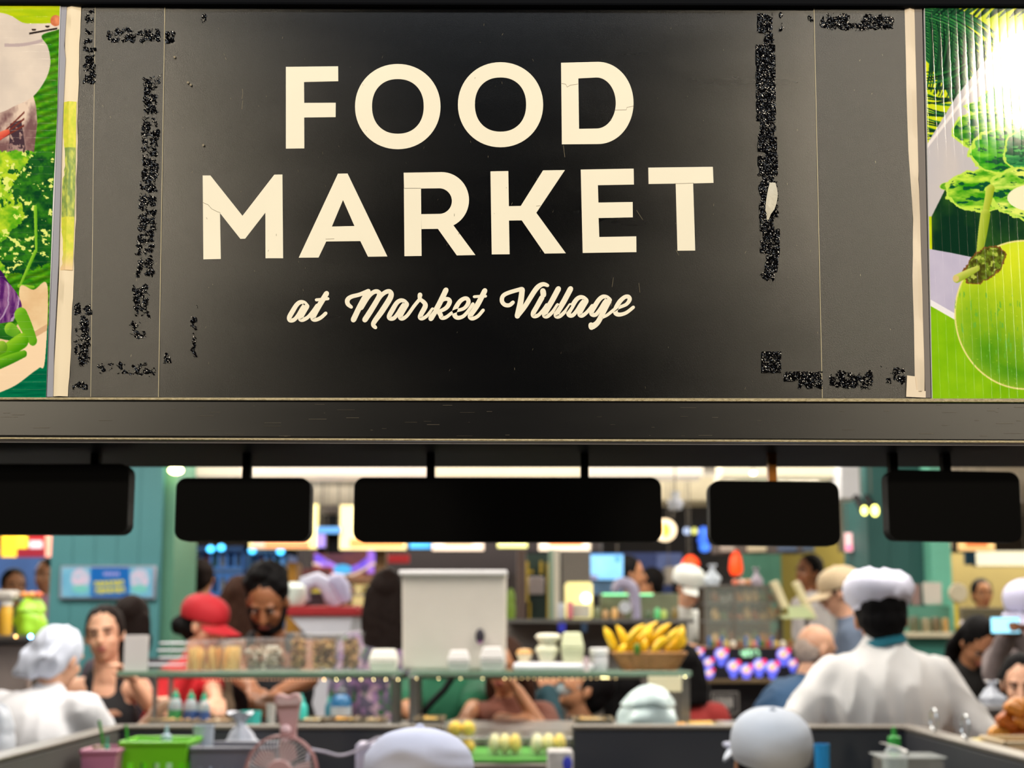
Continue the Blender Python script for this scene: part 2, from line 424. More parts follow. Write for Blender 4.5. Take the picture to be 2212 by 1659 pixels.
letter([(1059.5,370.8),(1098,370.1),(1099.2,446),(1124.9,445.5),(1173,368.7),(1220.3,368),(1158.5,460.3),(1222.2,547.6),(1176.6,548.3),(1127,476.6),(1099.5,477),(1100.9,549.7),(1062.3,550.1)])
letter([(1254.4,367),(1368.6,364.9),(1369.2,399.3),(1291.4,400.8),(1292.6,438.2),(1366.5,437),(1366.8,470.1),(1292.9,471.6),(1294.5,512.6),(1374.3,511.1),(1374.6,545.1),(1258.6,547)])
letter([(1400.2,362.8),(1539.5,361),(1541,395.7),(1497,396.9),(1501.5,541.8),(1463.2,542.1),(1459.3,397.2),(1400.8,398.1)])

def stroke(mb, pts, w, off=LO, th=LT, smooth=True):
    """brush stroke along a centre line (photo points), w = width(s) in pixels"""
    ww = w if hasattr(w, '__len__') else [w]*len(pts)
    q = catmull([(p[0], p[1], ww[i]) for i, p in enumerate(pts)], 7) if smooth else [np.array((p[0], p[1], ww[i]), float) for i, p in enumerate(pts)]
    L, R = [], []
    for i in range(len(q)):
        d = q[min(i+1, len(q)-1)][:2]-q[max(i-1, 0)][:2]; d = d/(np.linalg.norm(d)+1e-9); nrm = np.array((-d[1], d[0]))*q[i][2]/2
        L.append(q[i][:2]+nrm); R.append(q[i][:2]-nrm)
    n = len(q); vs = []
    for d in (off, off+th):
        for a in L+R: p = S(a[0], a[1]); vs.append((p.x, YS-d, p.z))
    fs = []
    for i in range(n-1): fs += [(2*n+i, 2*n+i+1, 3*n+i+1, 3*n+i), (i, i+1, 2*n+i+1, 2*n+i), (n+i, 3*n+i, 3*n+i+1, n+i+1)]
    mb.add(vs, fs)
    for e in (0, n-1):     # slightly rounded ends
        o_ = oval(q[e][0], q[e][1], q[e][2]*0.47, q[e][2]*0.47, 2, 14); flat(mb, o_, off, th-0.00001)
k = 5.53
def A_(X, Y): return (600+X/k, 590+Y/k)
def B_(X, Y): return (1000+X/k, 590+Y/k)
def glyph(F, strokes):
    mb = MB()
    for i, (pts, w_) in enumerate(strokes):
        stroke(mb, [F(*p) for p in pts], [x/k for x in w_] if hasattr(w_, '__len__') else w_/k, LO+i*0.00002)
    mb.build('script_letter', M_CREAM, sign, smooth=False)
glyph(A_, [([(352,392),(318,356),(270,350),(225,385),(178,460),(140,530),(150,566),(195,560),(240,510),(300,410),(330,380)], [46,46,50,54,58,56,50,48,44,44,44]), ([(350,398),(290,500),(272,545),(300,560),(360,530),(420,460),(470,385)], [62,62,58,50,44,40,36])])
glyph(A_, [([(585,245),(500,385),(435,500),(422,545),(455,560),(515,535),(575,482)], [62,64,64,58,46,44,42]), ([(462,322),(530,316),(602,308)], 36)])
glyph(A_, [([(880,408),(838,370),(835,322),(880,285),(980,258),(1085,215)], [40,52,56,50,48,50]), ([(1080,225),(990,385),(905,560)], 66), ([(1000,420),(1085,285),(1150,228),(1200,228),(1212,280),(1120,440),(1042,560)], [50,50,52,54,62,66,66]),
           ([(1140,420),(1225,285),(1290,230),(1340,225),(1350,285),(1250,450),(1160,575),(1142,620),(1168,652)], [48,50,52,56,66,68,60,52,44])])
glyph(A_, [([(1545,368),(1510,335),(1465,330),(1420,362),(1372,440),(1332,515),(1345,545),(1388,540),(1430,490),(1490,395),(1520,365)], [44,46,50,54,58,56,50,48,44,44,44]), ([(1540,375),(1480,480),(1463,528),(1492,545),(1550,505),(1630,395),(1700,310)], [62,60,56,48,42,42,42])])
glyph(A_, [([(1700,262),(1700,310),(1750,355),(1762,400),(1715,490),(1700,530),(1728,545),(1785,510),(1850,430)], [58,46,52,60,58,52,44,40,38])])
glyph(A_, [([(2010,205),(1925,380),(1830,545)], 64), ([(1905,400),(1970,325),(2030,312),(2055,345),(2020,410),(1955,450),(1910,455)], [38,42,48,54,52,44,40]), ([(1915,450),(1945,500),(1960,535),(2010,530),(2075,480)], [54,56,50,42,38])])
glyph(B_, [([(-140,480),(-90,455),(10,425),(62,365),(60,318),(20,305),(-40,345),(-90,430),(-100,500),(-65,535),(0,520),(60,460),(120,370)], [34,38,42,50,50,48,52,58,58,50,44,42,40])])
glyph(B_, [([(262,212),(175,380),(100,490),(88,528),(120,545),(180,515),(242,445)], [62,64,62,56,46,42,40]), ([(135,285),(200,280),(272,278)], 34)])
glyph(B_, [([(598,352),(555,385),(500,380),(466,335),(480,275),(550,235),(705,190)], [46,48,50,52,50,48,48]), ([(708,200),(690,340),(650,515)], [64,68,66]), ([(655,510),(740,400),(850,225),(905,160),(960,135),(1010,150)], [56,58,60,58,50,42])])
glyph(B_, [([(955,215),(962,262)], 68), ([(945,292),(885,400),(840,480),(850,515),(900,505),(960,440),(1000,380)], [62,60,58,54,44,40,38])])
glyph(B_, [([(1140,190),(1060,340),(985,470),(978,512),(1015,515),(1075,460),(1130,380)], [66,66,64,58,46,42,40])])
glyph(B_, [([(1285,190),(1205,340),(1125,475),(1118,515),(1160,515),(1225,455),(1280,380)], [66,66,64,58,46,42,40])])
glyph(B_, [([(1478,325),(1440,295),(1395,292),(1350,325),(1300,405),(1262,475),(1275,508),(1315,503),(1360,450),(1410,370),(1450,325)], [44,46,50,54,58,56,50,48,44,44,44]), ([(1472,335),(1410,445),(1395,495),(1425,510),(1480,470),(1545,390)], [62,60,56,48,42,40])])
glyph(B_, [([(1752,315),(1715,288),(1670,285),(1625,320),(1575,395),(1535,470),(1550,500),(1590,495),(1640,430),(1690,350),(1725,315)], [44,46,50,54,58,56,50,48,44,44,44]), ([(1750,325),(1680,460),(1610,590),(1545,640)], [62,62,64,74]), ([(1530,622),(1535,650)], 66), ([(1580,640),(1650,545),(1720,505),(1790,450),(1850,400)], [30,34,36,38,36])])
glyph(B_, [([(1800,450),(1860,415),(1950,375),(1990,320),(1975,285),(1930,290),(1870,345),(1825,430),(1825,480),(1870,498),(1950,475),(2035,410)], [34,38,42,50,50,48,54,58,56,48,42,40])])
mb = MB()
for c_ in ([(438,438),(450,443),(458,452),(470,458),(476,460)], [(1213,181),(1222,183),(1225,189),(1232,185),(1248,182.5)], [(1329,238.5),(1353,238),(1354,233),(1368,230)], [(1457,397.5),(1476,397),(1498,396)], [(1158.5,446),(1167,445)], [(704,517),(722,516.5)], [(1321,651),(1320,662)]):
    stroke(mb, c_, 0.9, LO+LT, 0.00005, smooth=False)
mb.build('crack', M_CRACK, sign, smooth=False)

def torn(x0, y0, x1, y1, cover=0.6, seed=1, slant=0.0, step=1.5, name='tape_residue', m=None, dp=0.0011, taper=0.0):
    """glossy torn adhesive film: ragged mask, crumpled surface"""
    nx = max(3, int((x1-x0)/step)); ny = max(3, int((y1-y0)/step))
    X, Y = np.meshgrid(np.linspace(x0, x1, nx+1), np.linspace(y0, y1, ny+1))
    e = np.minimum(np.minimum(X-x0, x1-X)/7.0, np.minimum(Y-y0, y1-Y)/9.0)
    n1 = fbm(X/9, Y/9, seed, 4); n2 = fbm(X/1.7, Y/1.7, seed+5, 2)
    sc = n1*0.75 + n2*0.25 + np.clip(e, 0, 1)*0.25 - taper*(X-x0)/(x1-x0)*0
    thr = np.quantile(sc, 1-cover) if cover < 1 else -1
    keep = sc > thr
    H = fbm(X/2.3, Y/2.3, seed+9, 3)
    mb = MB(); idx = -np.ones(X.shape, int); vs = []
    A = S(0, 0); 
    for j in range(ny+1):
        for i in range(nx+1):
            p = S(X[j, i]+slant*(Y[j, i]-y0)/(y1-y0), Y[j, i]); idx[j, i] = len(vs); vs.append((p.x, YS-0.0011-dp*H[j, i], p.z))
    fs = []
    for j in range(ny):
        for i in range(nx):
            if keep[j, i] and keep[j+1, i+1]: fs.append((idx[j, i], idx[j+1, i], idx[j+1, i+1], idx[j, i+1]))
    used = sorted({i for f in fs for i in f}); rm = {u: q for q, u in enumerate(used)}
    mb.add([vs[u] for u in used], [tuple(rm[i] for i in f) for f in fs])
    if fs: mb.build(name, m or M_TAPE, sign, smooth=False, fixn=False)
for a_ in [(1636,30,1668,72,.9,1),(1650,70,1672,102,.75,2),(1632,98,1674,262,.97,3,2),(1640,262,1676,300,.85,4),(1637,292,1678,328,.9,5),(1650,325,1678,338,.8,6),(1637,335,1680,380,.93,7),
           (1646,378,1672,400,.8,8),(1638,392,1680,472,.85,9,2),(1642,462,1672,500,.9,10),(1648,495,1684,522,.95,11),(1642,520,1684,550,.9,12),(1656,545,1684,592,.85,13,-6),(1642,585,1672,607,.6,14),
           (1645,760,1687,806,.98,15),(1694,803,1776,824,.85,16),(1722,818,1776,840,.75,17),(1788,800,1888,842,.6,18),(1898,788,1958,834,.3,19),(1770,30,1836,68,.7,20),(1832,52,1880,68,.7,21),(1858,30,1932,68,.62,22),
           (1683,28,1692,68,.45,23),(1745,30,1757,60,.3,24),
           (182,16,210,100,.35,30,-4),(180,100,209,186,.72,31),(228,60,350,97,.6,32),(355,66,380,96,.7,33),(318,158,352,200,.35,34),(308,165,330,290,.62,35,-3),(322,200,345,280,.42,36),(306,280,346,420,.78,37,-4),(300,415,343,530,.7,38,-6),(292,525,336,600,.6,39),
           (286,612,326,690,.62,40),(280,690,320,736,.4,41),(160,655,200,682,.7,42),(170,675,198,795,.68,43,-2),(160,700,172,770,.3,44),(205,778,338,816,.34,45),(156,824,190,842,.75,46),(412,685,426,772,.55,47),(350,755,372,792,.35,48),(430,25,456,55,.22,49),
           (424,660,428,668,.5,50)]:
    torn(*a_[:4], a_[4]*(.85 if a_[0] < 600 else 1), a_[5], slant=(a_[6] if len(a_) > 6 else 0))
mb = MB()
for i in range(120):
    r_ = random.random; x = random.uniform(190, 1940); y = random.uniform(20, 850); a = random.uniform(-.5, .5)+PI/2; l = random.uniform(1, 5)
    stroke(mb, [(x, y), (x+l*math.cos(a), y+l*math.sin(a))], random.uniform(.3, .8), 0.0011, 0.00006, smooth=False)
for (x, y) in ((378, 125), (413, 185), (440, 315), (407, 180)): flat(mb, oval(x, y, 2.6, 2.6, 2, 10), 0.001, 0.0012)
for c_ in ([(524,193),(525,204),(523,214)],[(525,218),(524,226),(523,236)],[(1217,315),(1220,340)],[(1460,540),(1466,552)],[(1375,455),(1388,475)],[(1325,600),(1322,620)],[(1380,612),(1382,632)]):
    stroke(mb, c_, 0.8, 0.0007, 0.0002, smooth=False)
mb.build('scratch_marks', mat('scuff_pale', (120, 112, 92), 0.35), sign, smooth=False)
# peeled curl of pale film hanging from the torn strip
mb = MB(); out = []
for i in range(9):
    t = i/8; xc = 1668-11*t+2*math.sin(t*3); wd = (3+8*math.sin(PI*min(1, t*.8+.12)))*(1 if t < .85 else .5); y = 396+80*t
    for s_ in (-1, 1): p = S(xc+s_*wd, y); out.append((p.x, YS-0.002-0.006*math.sin(PI*t)*(.6+.4*s_), p.z))
mb.add(out, [(2*i, 2*i+1, 2*i+3, 2*i+2) for i in range(8)]); mb.build('peeled_film', mat('peel_cream', (200, 196, 182), 0.4, bump=.3, bscale=150, vary=.25), sign)

# ---- printed food posters either side
def inpoly(X, Y, poly):
    r = np.zeros(X.shape, bool); n = len(poly)
    for i in range(n):
        x0, y0 = poly[i]; x1, y1 = poly[(i+1) % n]
        if y0 == y1: continue
        c = ((y0 <= Y) != (y1 <= Y)) & (X < (x1-x0)*(Y-y0)/(y1-y0)+x0); r ^= c
    return r
class Art:
    def __init__(s, x0, y0, x1, y1, st):
        st /= 2; s.nx = int((x1-x0)/st)//2*2; s.ny = int((y1-y0)/st)//2*2
        s.X, s.Y = np.meshgrid(np.linspace(x0, x1, s.nx+1), np.linspace(y0, y1, s.ny+1)); s.C = np.zeros(s.X.shape+(3,))
    def put(s, mask, col):
        col = np.array(col, float)
        if mask.dtype != bool: s.C = s.C*(1-mask[..., None]) + (col if col.ndim > 1 else col[None, None])*mask[..., None]
        else: s.C[mask] = col[mask] if col.ndim > 1 else col
    def mixn(s, a, b, sx, sy, seed=0, gain=1.6):
        t = np.clip((fbm(s.X/sx, s.Y/sy, seed)-.5)*gain+.5, 0, 1)[..., None]; return np.array(a)*(1-t)+np.array(b)*t
    def cap(s, a, b, r, c0, c1):
        ax, ay = a; bx, by = b; L = (bx-ax)**2+(by-ay)**2
        t = np.clip(((s.X-ax)*(bx-ax)+(s.Y-ay)*(by-ay))/L, 0, 1); d = np.hypot(s.X-ax-t*(bx-ax), s.Y-ay-t*(by-ay))/(r*(1-.35*t*t)); 
        m = d < 1; q = np.clip(1-((s.X-ax-t*(bx-ax))+(s.Y-ay-t*(by-ay))+r)/(2*r), 0, 1)[..., None]
        s.put(m, np.array(c0)*(1-q)+np.array(c1)*q); return m
    def mesh(s, name, m, parent, F):
        Q = np.pad(s.C, ((1, 1), (1, 1), (0, 0)), 'edge'); Q = (Q[:-2]+2*Q[1:-1]+Q[2:])/4; Q = (Q[:, :-2]+2*Q[:, 1:-1]+Q[:, 2:])/4; s.X = s.X[::2, ::2]; s.Y = s.Y[::2, ::2]; s.nx //= 2; s.ny //= 2
        C = Q[::2, ::2]/255.0; C = np.where(C <= 0.04045, C/12.92, ((np.clip(C, 0, 1)+0.055)/1.055)**2.4)
        vs = [F(x, y) for x, y in zip(s.X.ravel().tolist(), s.Y.ravel().tolist())]
        W = s.nx+1; fs = [(j*W+i, (j+1)*W+i, (j+1)*W+i+1, j*W+i+1) for j in range(s.ny) for i in range(s.nx)]
        me = bpy.data.meshes.new(name); me.from_pydata(vs, [], fs); me.materials.append(m)
        at = me.color_attributes.new('ink', 'FLOAT_COLOR', 'POINT')
        at.data.foreach_set('color', np.concatenate([C, np.ones(C.shape[:2]+(1,))], -1).astype(np.float32).ravel())
        o = bpy.data.objects.new(name, me); COL.objects.link(o)
        if parent: o.parent = parent; o.matrix_parent_inverse = wm(parent).inverted()
        return o
a = Art(-70, -60, 136, 864, 1.3); X, Y = a.X, a.Y
a.C[:] = a.mixn((96, 160, 20), (36, 120, 22), 14, 8, 1)
st = ((Y*1.0+X*0.35) % 17)/17; a.C *= (0.78+0.35*np.sin(st*PI)**2)[..., None]
a.put(inpoly(X, Y, [(-90, -80), (150, -80), (150, 58), (-90, 58)]), a.mixn((205, 214, 24), (150, 190, 20), 90, 14, 2))
a.put(inpoly(X, Y, [(-90,770),(150,700),(150,900),(-90,900)]), a.mixn((0, 92, 66), (8, 124, 84), 60, 5, 3))
a.put(inpoly(X, Y, [(-90,240),(80,205),(88,232),(92,270),(88,320),(80,395),(-90,420)]), a.mixn((228, 208, 196), (120, 88, 92), 26, 40, 4, 2.6))
a.put(inpoly(X, Y, [(30,270),(55,262),(70,340),(50,372),(28,360)]) & (fbm(X/9, Y/14, 8) > .42), (70, 52, 64))
for q in (0, 1, 2): a.put(np.abs((Y-275+q*14)+(X-60)*(.55+.2*q)) < 2.4*(X < 62)*(X > -5), (112, 52, 46))
a.cap((-10, 305), (24, 288), 9, (200, 70, 60), (232, 120, 96))
eg = inpoly(X, Y, [tuple(p) for p in catmull([(-90, 20), (0, 30), (30, 38), (58, 53), (100, 54), (136, 54), (136, 66), (98, 80), (112, 105), (118, 140), (108, 175), (80, 212), (40, 232), (0, 248), (-90, 262)], 8)])
a.put(eg, a.mixn((226, 214, 206), (206, 196, 192), 60, 60, 5))
a.put(eg & (np.abs(Y-(97-0.14*(X-20)+8*np.sin(X/40))) < 3.5) & (X > 15) & (X < 100), (186, 170, 176))
a.put((np.abs(Y-(76-.18*(X-70))) < 2) & (X > 70) & (X < 132), (34, 26, 24)); 
for (cx, cy) in ((80, 67), (110, 60)): a.put((np.hypot(X-cx, (Y-cy)*1.6) < 5) & (Y > cy-1), (50, 38, 32))
a.put(np.hypot(X-128, Y-48) < 12, a.mixn((232, 150, 110), (190, 100, 66), 10, 10, 6))
le = (Y > 322+14*fbm(X/9, Y/9, 11)) & (Y < 600-.2*X+40*(fbm(X/14, Y/14, 12)-.5))
a.put(le, a.mixn((186, 218, 50), (84, 168, 26), 22, 16, 13, 2.6))
a.put(le & (X+26*fbm(X/12, Y/12, 15) > 88-(Y-330)*.22+20*np.sin(Y/23)), a.mixn((52, 128, 30), (12, 66, 34), 20, 14, 16, 2.6))
a.put(le & (fbm(X/16, Y/22, 17) > .66), (28, 92, 36)); a.put(le & (fbm(X/13, Y/10, 18) > .66), (226, 240, 130))
for (p0, p1) in (((98, 545), (62, 620)), ((95, 450), (100, 545)), ((60, 620), (96, 622))): a.cap(p0, p1, 4, (96, 170, 30), (150, 205, 60))
pl = inpoly(X, Y, [tuple(p) for p in catmull([(-90, 860), (-30, 862), (20, 848), (60, 832), (100, 806), (116, 796), (130, 780), (130, 620), (96, 628), (62, 622), (60, 700), (0, 740), (-90, 760)], 6)])
a.put(pl, a.mixn((244, 222, 184), (226, 192, 150), 50, 40, 20)); a.put(pl & (Y > 760-.55*(X-40)) , (246, 220, 190)); a.put(pl & (np.abs(Y-(745-.5*(X-60))) < 7), (214, 176, 140))
ca = inpoly(X, Y, [tuple(p) for p in catmull([(-90, 575), (0, 578), (34, 612), (58, 640), (68, 668), (50, 690), (34, 698), (-90, 712)], 6)])
rr = np.hypot(X+40, Y-640); a.put(ca, a.mixn((84, 32, 112), (150, 104, 160), 9, 30, 21, 2.8)); a.put(ca & ((rr+10*fbm(X/20, Y/20, 22)) % 26 < 4), (176, 150, 196)); a.put(ca & (Y < 590+X*.7), (60, 28, 90))
a.cap((66, 682), (98, 738), 16, (72, 150, 16), (130, 196, 50)); a.cap((10, 716), (48, 728), 15, (18, 84, 26), (60, 140, 40)); a.cap((40, 712), (58, 722), 14, (60, 140, 26), (150, 205, 60))
a.cap((70, 738), (-20, 790), 17, (70, 152, 14), (140, 200, 44)); a.cap((20, 752), (-40, 778), 14, (90, 150, 30), (150, 196, 60)); a.cap((0, 792), (76, 766), 12, (50, 130, 16), (120, 190, 40))
pl_ = empty('food_poster', S(40, 860), 'glossy poster of lettuce, purple cabbage and green chillies beside the black sign', 'poster')
mb = MB(); flat(mb, [(-75, -62), (135, -62), (134, 0), (120, 430), (101, 860), (-75, 860)], -0.003, 0.0062); mb.build('backing_sheet', mat('poster_edge', (206, 208, 214), .5), pl_, smooth=False)
def edgeL(y): return float(np.interp(y, [-62, 0, 250, 430, 640, 864], [136, 132, 126, 117, 110, 102]))
a.mesh('print', colattr('ink_left', .10, ribs=2, rib_period=0.0061), pl_, lambda x, y: S(-70+(x+70)*(edgeL(y)+70)/206, min(y, 861), 0.0034))

a = Art(1994, -60, 2300, 864, 1.35); X, Y = a.X, a.Y
a.C[:] = a.mixn((226, 232, 50), (190, 214, 20), 40, 40, 31)
a.put((Y > 640), a.mixn((150, 206, 26), (120, 184, 14), 60, 60, 32))
rs = np.random.RandomState(3)
def frond(ax, ay, ang, L, w0, c, bend=0.0, taper=True):
    pts = [(ax+L*t*math.cos(ang+bend*t), ay+L*t*math.sin(ang+bend*t)) for t in np.linspace(0, 1, 9)]
    for i in range(8):
        (x0_, y0_), (x1_, y1_) = pts[i], pts[i+1]; r_ = max(.8, w0*math.sin(PI*min(1, (i+1.2)/9.5)))
        sl = (X > min(x0_, x1_)-r_-2) & (X < max(x0_, x1_)+r_+2) & (Y > min(y0_, y1_)-r_-2) & (Y < max(y0_, y1_)+r_+2)
        if not sl.any(): continue
        t = np.clip(((X-x0_)*(x1_-x0_)+(Y-y0_)*(y1_-y0_))/((x1_-x0_)**2+(y1_-y0_)**2+1e-6), 0, 1)
        d = np.hypot(X-x0_-t*(x1_-x0_), Y-y0_-t*(y1_-y0_)); a.put(sl & (d < r_), c)
for i in range(46):   # leaflets of several palm fronds
    t = i/46; c = [(22, 74, 46), (38, 112, 60), (14, 50, 36), (62, 136, 70)][i % 4]
    frond(1990, 10+t*120, 0.05+t*0.75, 150+40*rs.rand(), 3.6, c, .35)
for i in range(30):
    t = i/30; c = [(20, 66, 40), (30, 92, 48), (12, 44, 30)][i % 3]; frond(1994+t*150, 40+60*t, 1.25+.5*rs.rand(), 150, 3.0, c, .2)
for i in range(26):
    c = [(20, 66, 40), (40, 110, 52), (12, 44, 30)][i % 3]; frond(1985, 160+i*6, -.1+.6*rs.rand(), 110, 2.4, c, -.3)
for i in range(40):
    c = [(24, 74, 44), (12, 44, 30)][i % 2]; frond(2300-i*7, 8+3*rs.rand(), (2.3 if i % 3 else -2.3)+.3*rs.rand(), 46, 3, c)
a.put(np.abs(Y-(16-(X-2000)*.012)) < 2, (20, 60, 30))
bo = inpoly(X, Y, [(1994, 312), (2060, 210), (2110, 150), (2160, 90), (2320, 20), (2320, 420), (2120, 400), (2040, 395), (2000, 470), (1994, 470)])
a.put(bo, a.mixn((206, 200, 204), (190, 190, 204), 60, 120, 33)); a.put(bo & (np.abs((X-1994)*1.24+Y-318) < 5), (236, 232, 236))
a.put(inpoly(X, Y, [(2000, 470), (2040, 395), (2110, 400), (2320, 440), (2320, 575), (2100, 572), (2000, 542)]), a.mixn((14, 50, 34), (44, 86, 36), 40, 60, 34, 2))
a.put(inpoly(X, Y, [(1994, 540), (2040, 548), (2110, 562), (2110, 700), (2050, 690), (2020, 674), (1994, 660)]), a.mixn((200, 196, 226), (184, 180, 214), 60, 60, 35))
a.put((Y > 560) & (np.abs((Y-656)-(X-1994)*.55) < 7) & (X < 2070), (238, 238, 250))
def blob(cx, cy, rx, ry, seed, lo=(40, 130, 30), hi=(180, 226, 60)):
    d = ((X-cx)/rx)**2+((Y-cy)/ry)**2+.5*(fbm(X/16, Y/16, seed)-.5)
    mx_ = a.mixn(lo, hi, 40, 13, seed+3, 2.6); a.put(d < 1, mx_); a.put((d < 1) & (d > .84), (196, 232, 90)); a.put((d < .8) & (fbm(X/22, Y/8, seed+6) > .62), (16, 84, 52))
blob(2140, 236, 66, 16, 41); blob(2200, 215, 90, 30, 42, (20, 90, 60), (90, 180, 80)); blob(2120, 285, 72, 42, 43); blob(2170, 330, 88, 52, 44, (30, 140, 30), (120, 210, 50)); blob(2250, 330, 90, 60, 45, (10, 90, 60), (80, 180, 90)); blob(2040, 405, 22, 9, 46)
blob(2110, 415, 80, 46, 47, (50, 150, 20), (200, 236, 80)); blob(2220, 420, 100, 58, 48, (70, 170, 20), (230, 246, 120)); a.put((((X-2235)/66)**2+((Y-430)/30)**2) < 1, (246, 244, 214))
cx, cy = 2206, 682; d = np.hypot(X-cx, (Y-cy)*.985); co = d < 159
t = np.clip(((X-cx)*.35-(Y-cy))/300+.5+.25*(fbm(X/34, Y/34, 51)-.5), 0, 1)[..., None]
cc = np.array((70, 146, 22))*(1-t)**1.3+np.array((222, 236, 44))*(1-(1-t)**1.3); rim = np.clip((d-120)/39, 0, 1)[..., None]*.55*(X < cx)[..., None]
cc = cc*(1-rim)+np.array((196, 222, 60))*rim; a.put(co, cc); a.put(co & (d > 155.5), (232, 226, 150))
a.put(co & (fbm(X/3.2, Y/3.2, 52) > .8), (206, 230, 90)); a.put(co & (fbm(X/5, Y/22, 53) > .70) & (Y > 630), (110, 180, 60))
a.cap((2132, 410), (2118, 470), 9, (150, 176, 40), (196, 212, 90)); a.cap((2120, 465), (2106, 548), 11, (136, 166, 36), (190, 208, 84))
d = ((X-2112)*.75+(Y-580)*.65)**2/46**2+((X-2112)*-.65+(Y-580)*.75)**2/36**2+.7*(fbm(X/9, Y/9, 55)-.5); d = ((X-2116)*.8-(Y-574)*.6)**2/54**2+((X-2116)*.6+(Y-574)*.8)**2/32**2+.7*(fbm(X/9, Y/9, 55)-.5)
a.put(d < 1, a.mixn((110, 140, 40), (70, 70, 24), 9, 9, 56, 3)); a.put((d < 1) & (d > .82), (120, 80, 40)); a.put((d < .7) & (fbm(X/8, Y/8, 57) > .6), (170, 190, 80))
a.cap((2054, 604), (2100, 582), 9, (150, 176, 50), (206, 214, 110)); a.put(np.hypot(X-2052, Y-604) < 7, (214, 196, 130))
pr_ = empty('food_poster', S(2130, 860), 'glossy poster of a green coconut under palm leaves beside the black sign', 'poster')
mb = MB(); flat(mb, [(1990, -62), (2300, -62), (2300, 866), (2011, 862), (1994, 0)], -0.003, 0.0062); mb.build('backing_sheet', _M['poster_edge'], pr_, smooth=False)
def edgeR(y): return float(np.interp(y, [-62, 0, 864], [1994, 1995, 2012]))
a.mesh('print', colattr('ink_right', .11, ribs=0, rib_period=0.0068), pr_, lambda x, y: S(2300-(2300-x)*(2300-edgeR(y))/306, min(y, 862), 0.0034))

# ---- paper strips left at both ends of the sign, and the fold edge of each poster
def strip(name, L, R, m, lab, off=0.003):
    """wavy band between two lists of (x, y)"""
    n = 40; ys = np.linspace(L[0][1], L[-1][1], n+1); out = []
    for y in ys:
        xl = np.interp(y, [p[1] for p in L], [p[0] for p in L]); xr = np.interp(y, [p[1] for p in R], [p[0] for p in R])
        j = 1.1*math.sin(y/23)+.8*math.sin(y/9.1)
        for x, o_ in ((xl, off*.3), ((xl*.55+xr*.45), off+.0006*math.sin(y/31)), (xr+j*.6, off*.5)): p = S(x, y); out.append((p.x, YS-o_, p.z))
    vs = out+[(x, y+.0007, z) for x, y, z in out]; N = len(out); fs = []
    for i in range(n):
        for q in (0, 1): b = 3*i+q; fs += [(b, b+1, b+4, b+3), (N+b, N+b+3, N+b+4, N+b+1)]
        fs += [(3*i, 3*i+3, N+3*i+3, N+3*i), (3*i+2, N+3*i+2, N+3*i+5, 3*i+5)]
    mb = MB(); mb.add(vs, fs); return thing(mb, name, m, lab, 'paper strip')
M_PAPER = mat('paper_cream', (232, 218, 198), .6, bump=.15, bscale=90, vary=.1)
M_PAPERC = mat('paper_grey', (150, 152, 168), .6, vary=.05)
strip('poster_offcut', [(141, 9), (141, 130), (136, 250), (133, 400), (128, 600), (117, 800), (113, 857)], [(176, 8), (172, 130), (170, 190), (166, 430), (160, 600), (152, 800), (148, 857)], mat('offcut_print', (232, 218, 192), .5, bump=.12, bscale=120), 'narrow cream paper offcut running down the left edge of the sign')
# printed greens showing on that offcut
mb = MB(); 
for (y0, y1, c) in ((222, 262, 0), (262, 330, 1), (330, 470, 2), (470, 536, 1), (536, 556, 3)):
    pass
a = Art(0, 0, 1, 1, .02); a = Art(0, 222, 34, 585, 1.7); X, Y = a.X, a.Y
a.C[:] = a.mixn((230, 226, 80), (200, 214, 60), 6, 9, 60, 2); a.put((Y > 320) & (Y < 470), a.mixn((206, 214, 96), (120, 150, 80), 5, 14, 61, 2.6)); t = np.clip((Y-540)/40, 0, 1)[..., None]; a.C = a.C*(1-t)+np.array((236, 206, 160))*t
oc = [o for o in bpy.data.objects if o.name == 'poster_offcut'][0]
def offc(x, y):
    xl = np.interp(y, [222, 250, 400, 600], [137, 136, 133, 128]); xr = np.interp(y, [222, 430, 600], [169, 166, 160]); u = x/34
    return S(float(xl+(xr-xl)*(.08+.86*u)), y, .0009+.0021*(u/.45 if u < .45 else (1-.5*(u-.45)/.55)) + .0006*math.sin(y/31)*(1-abs(u-.45))+.0004)
a.mesh('printed_greens', colattr('ink_offcut', .45), oc, offc)
mb = MB(); flat(mb, [(134, 3), (147, 5), (140, 100), (143, 130), (136, 280), (128, 560), (118, 760), (116, 858), (103, 858), (112, 640), (119, 430), (127, 250)], .0008, .0016)
thing(mb, 'edge_strip', M_PAPERC, 'grey folded strip between the vegetable poster and the cream offcut', 'paper strip')
strip('paper_strip', [(1953, 14), (1957, 200), (1961, 330), (1972, 470), (1970, 600), (1973, 700), (1976, 846)], [(1975, 13), (1980, 200), (1984, 400), (1991, 560), (1994, 700), (1997, 848)], M_PAPER, 'narrow torn cream paper strip down the right edge of the sign')
mb = MB(); flat(mb, [(1974, 12), (1990, 12), (2009, 860), (1998, 860), (1984, 400)], .0006, .0014)
thing(mb, 'edge_strip', mat('grey_edge', (112, 106, 104), .6), 'dull grey strip between the coconut poster and the cream paper', 'paper strip')
mb = MB(); flat(mb, [(1958, 812), (1975, 814), (1978, 844), (1998, 846), (1998, 860), (1956, 858)], .0012, .0012); thing(mb, 'paper_scrap', M_PAPER, 'torn cream paper scrap in the lower right corner of the sign', 'paper scrap')

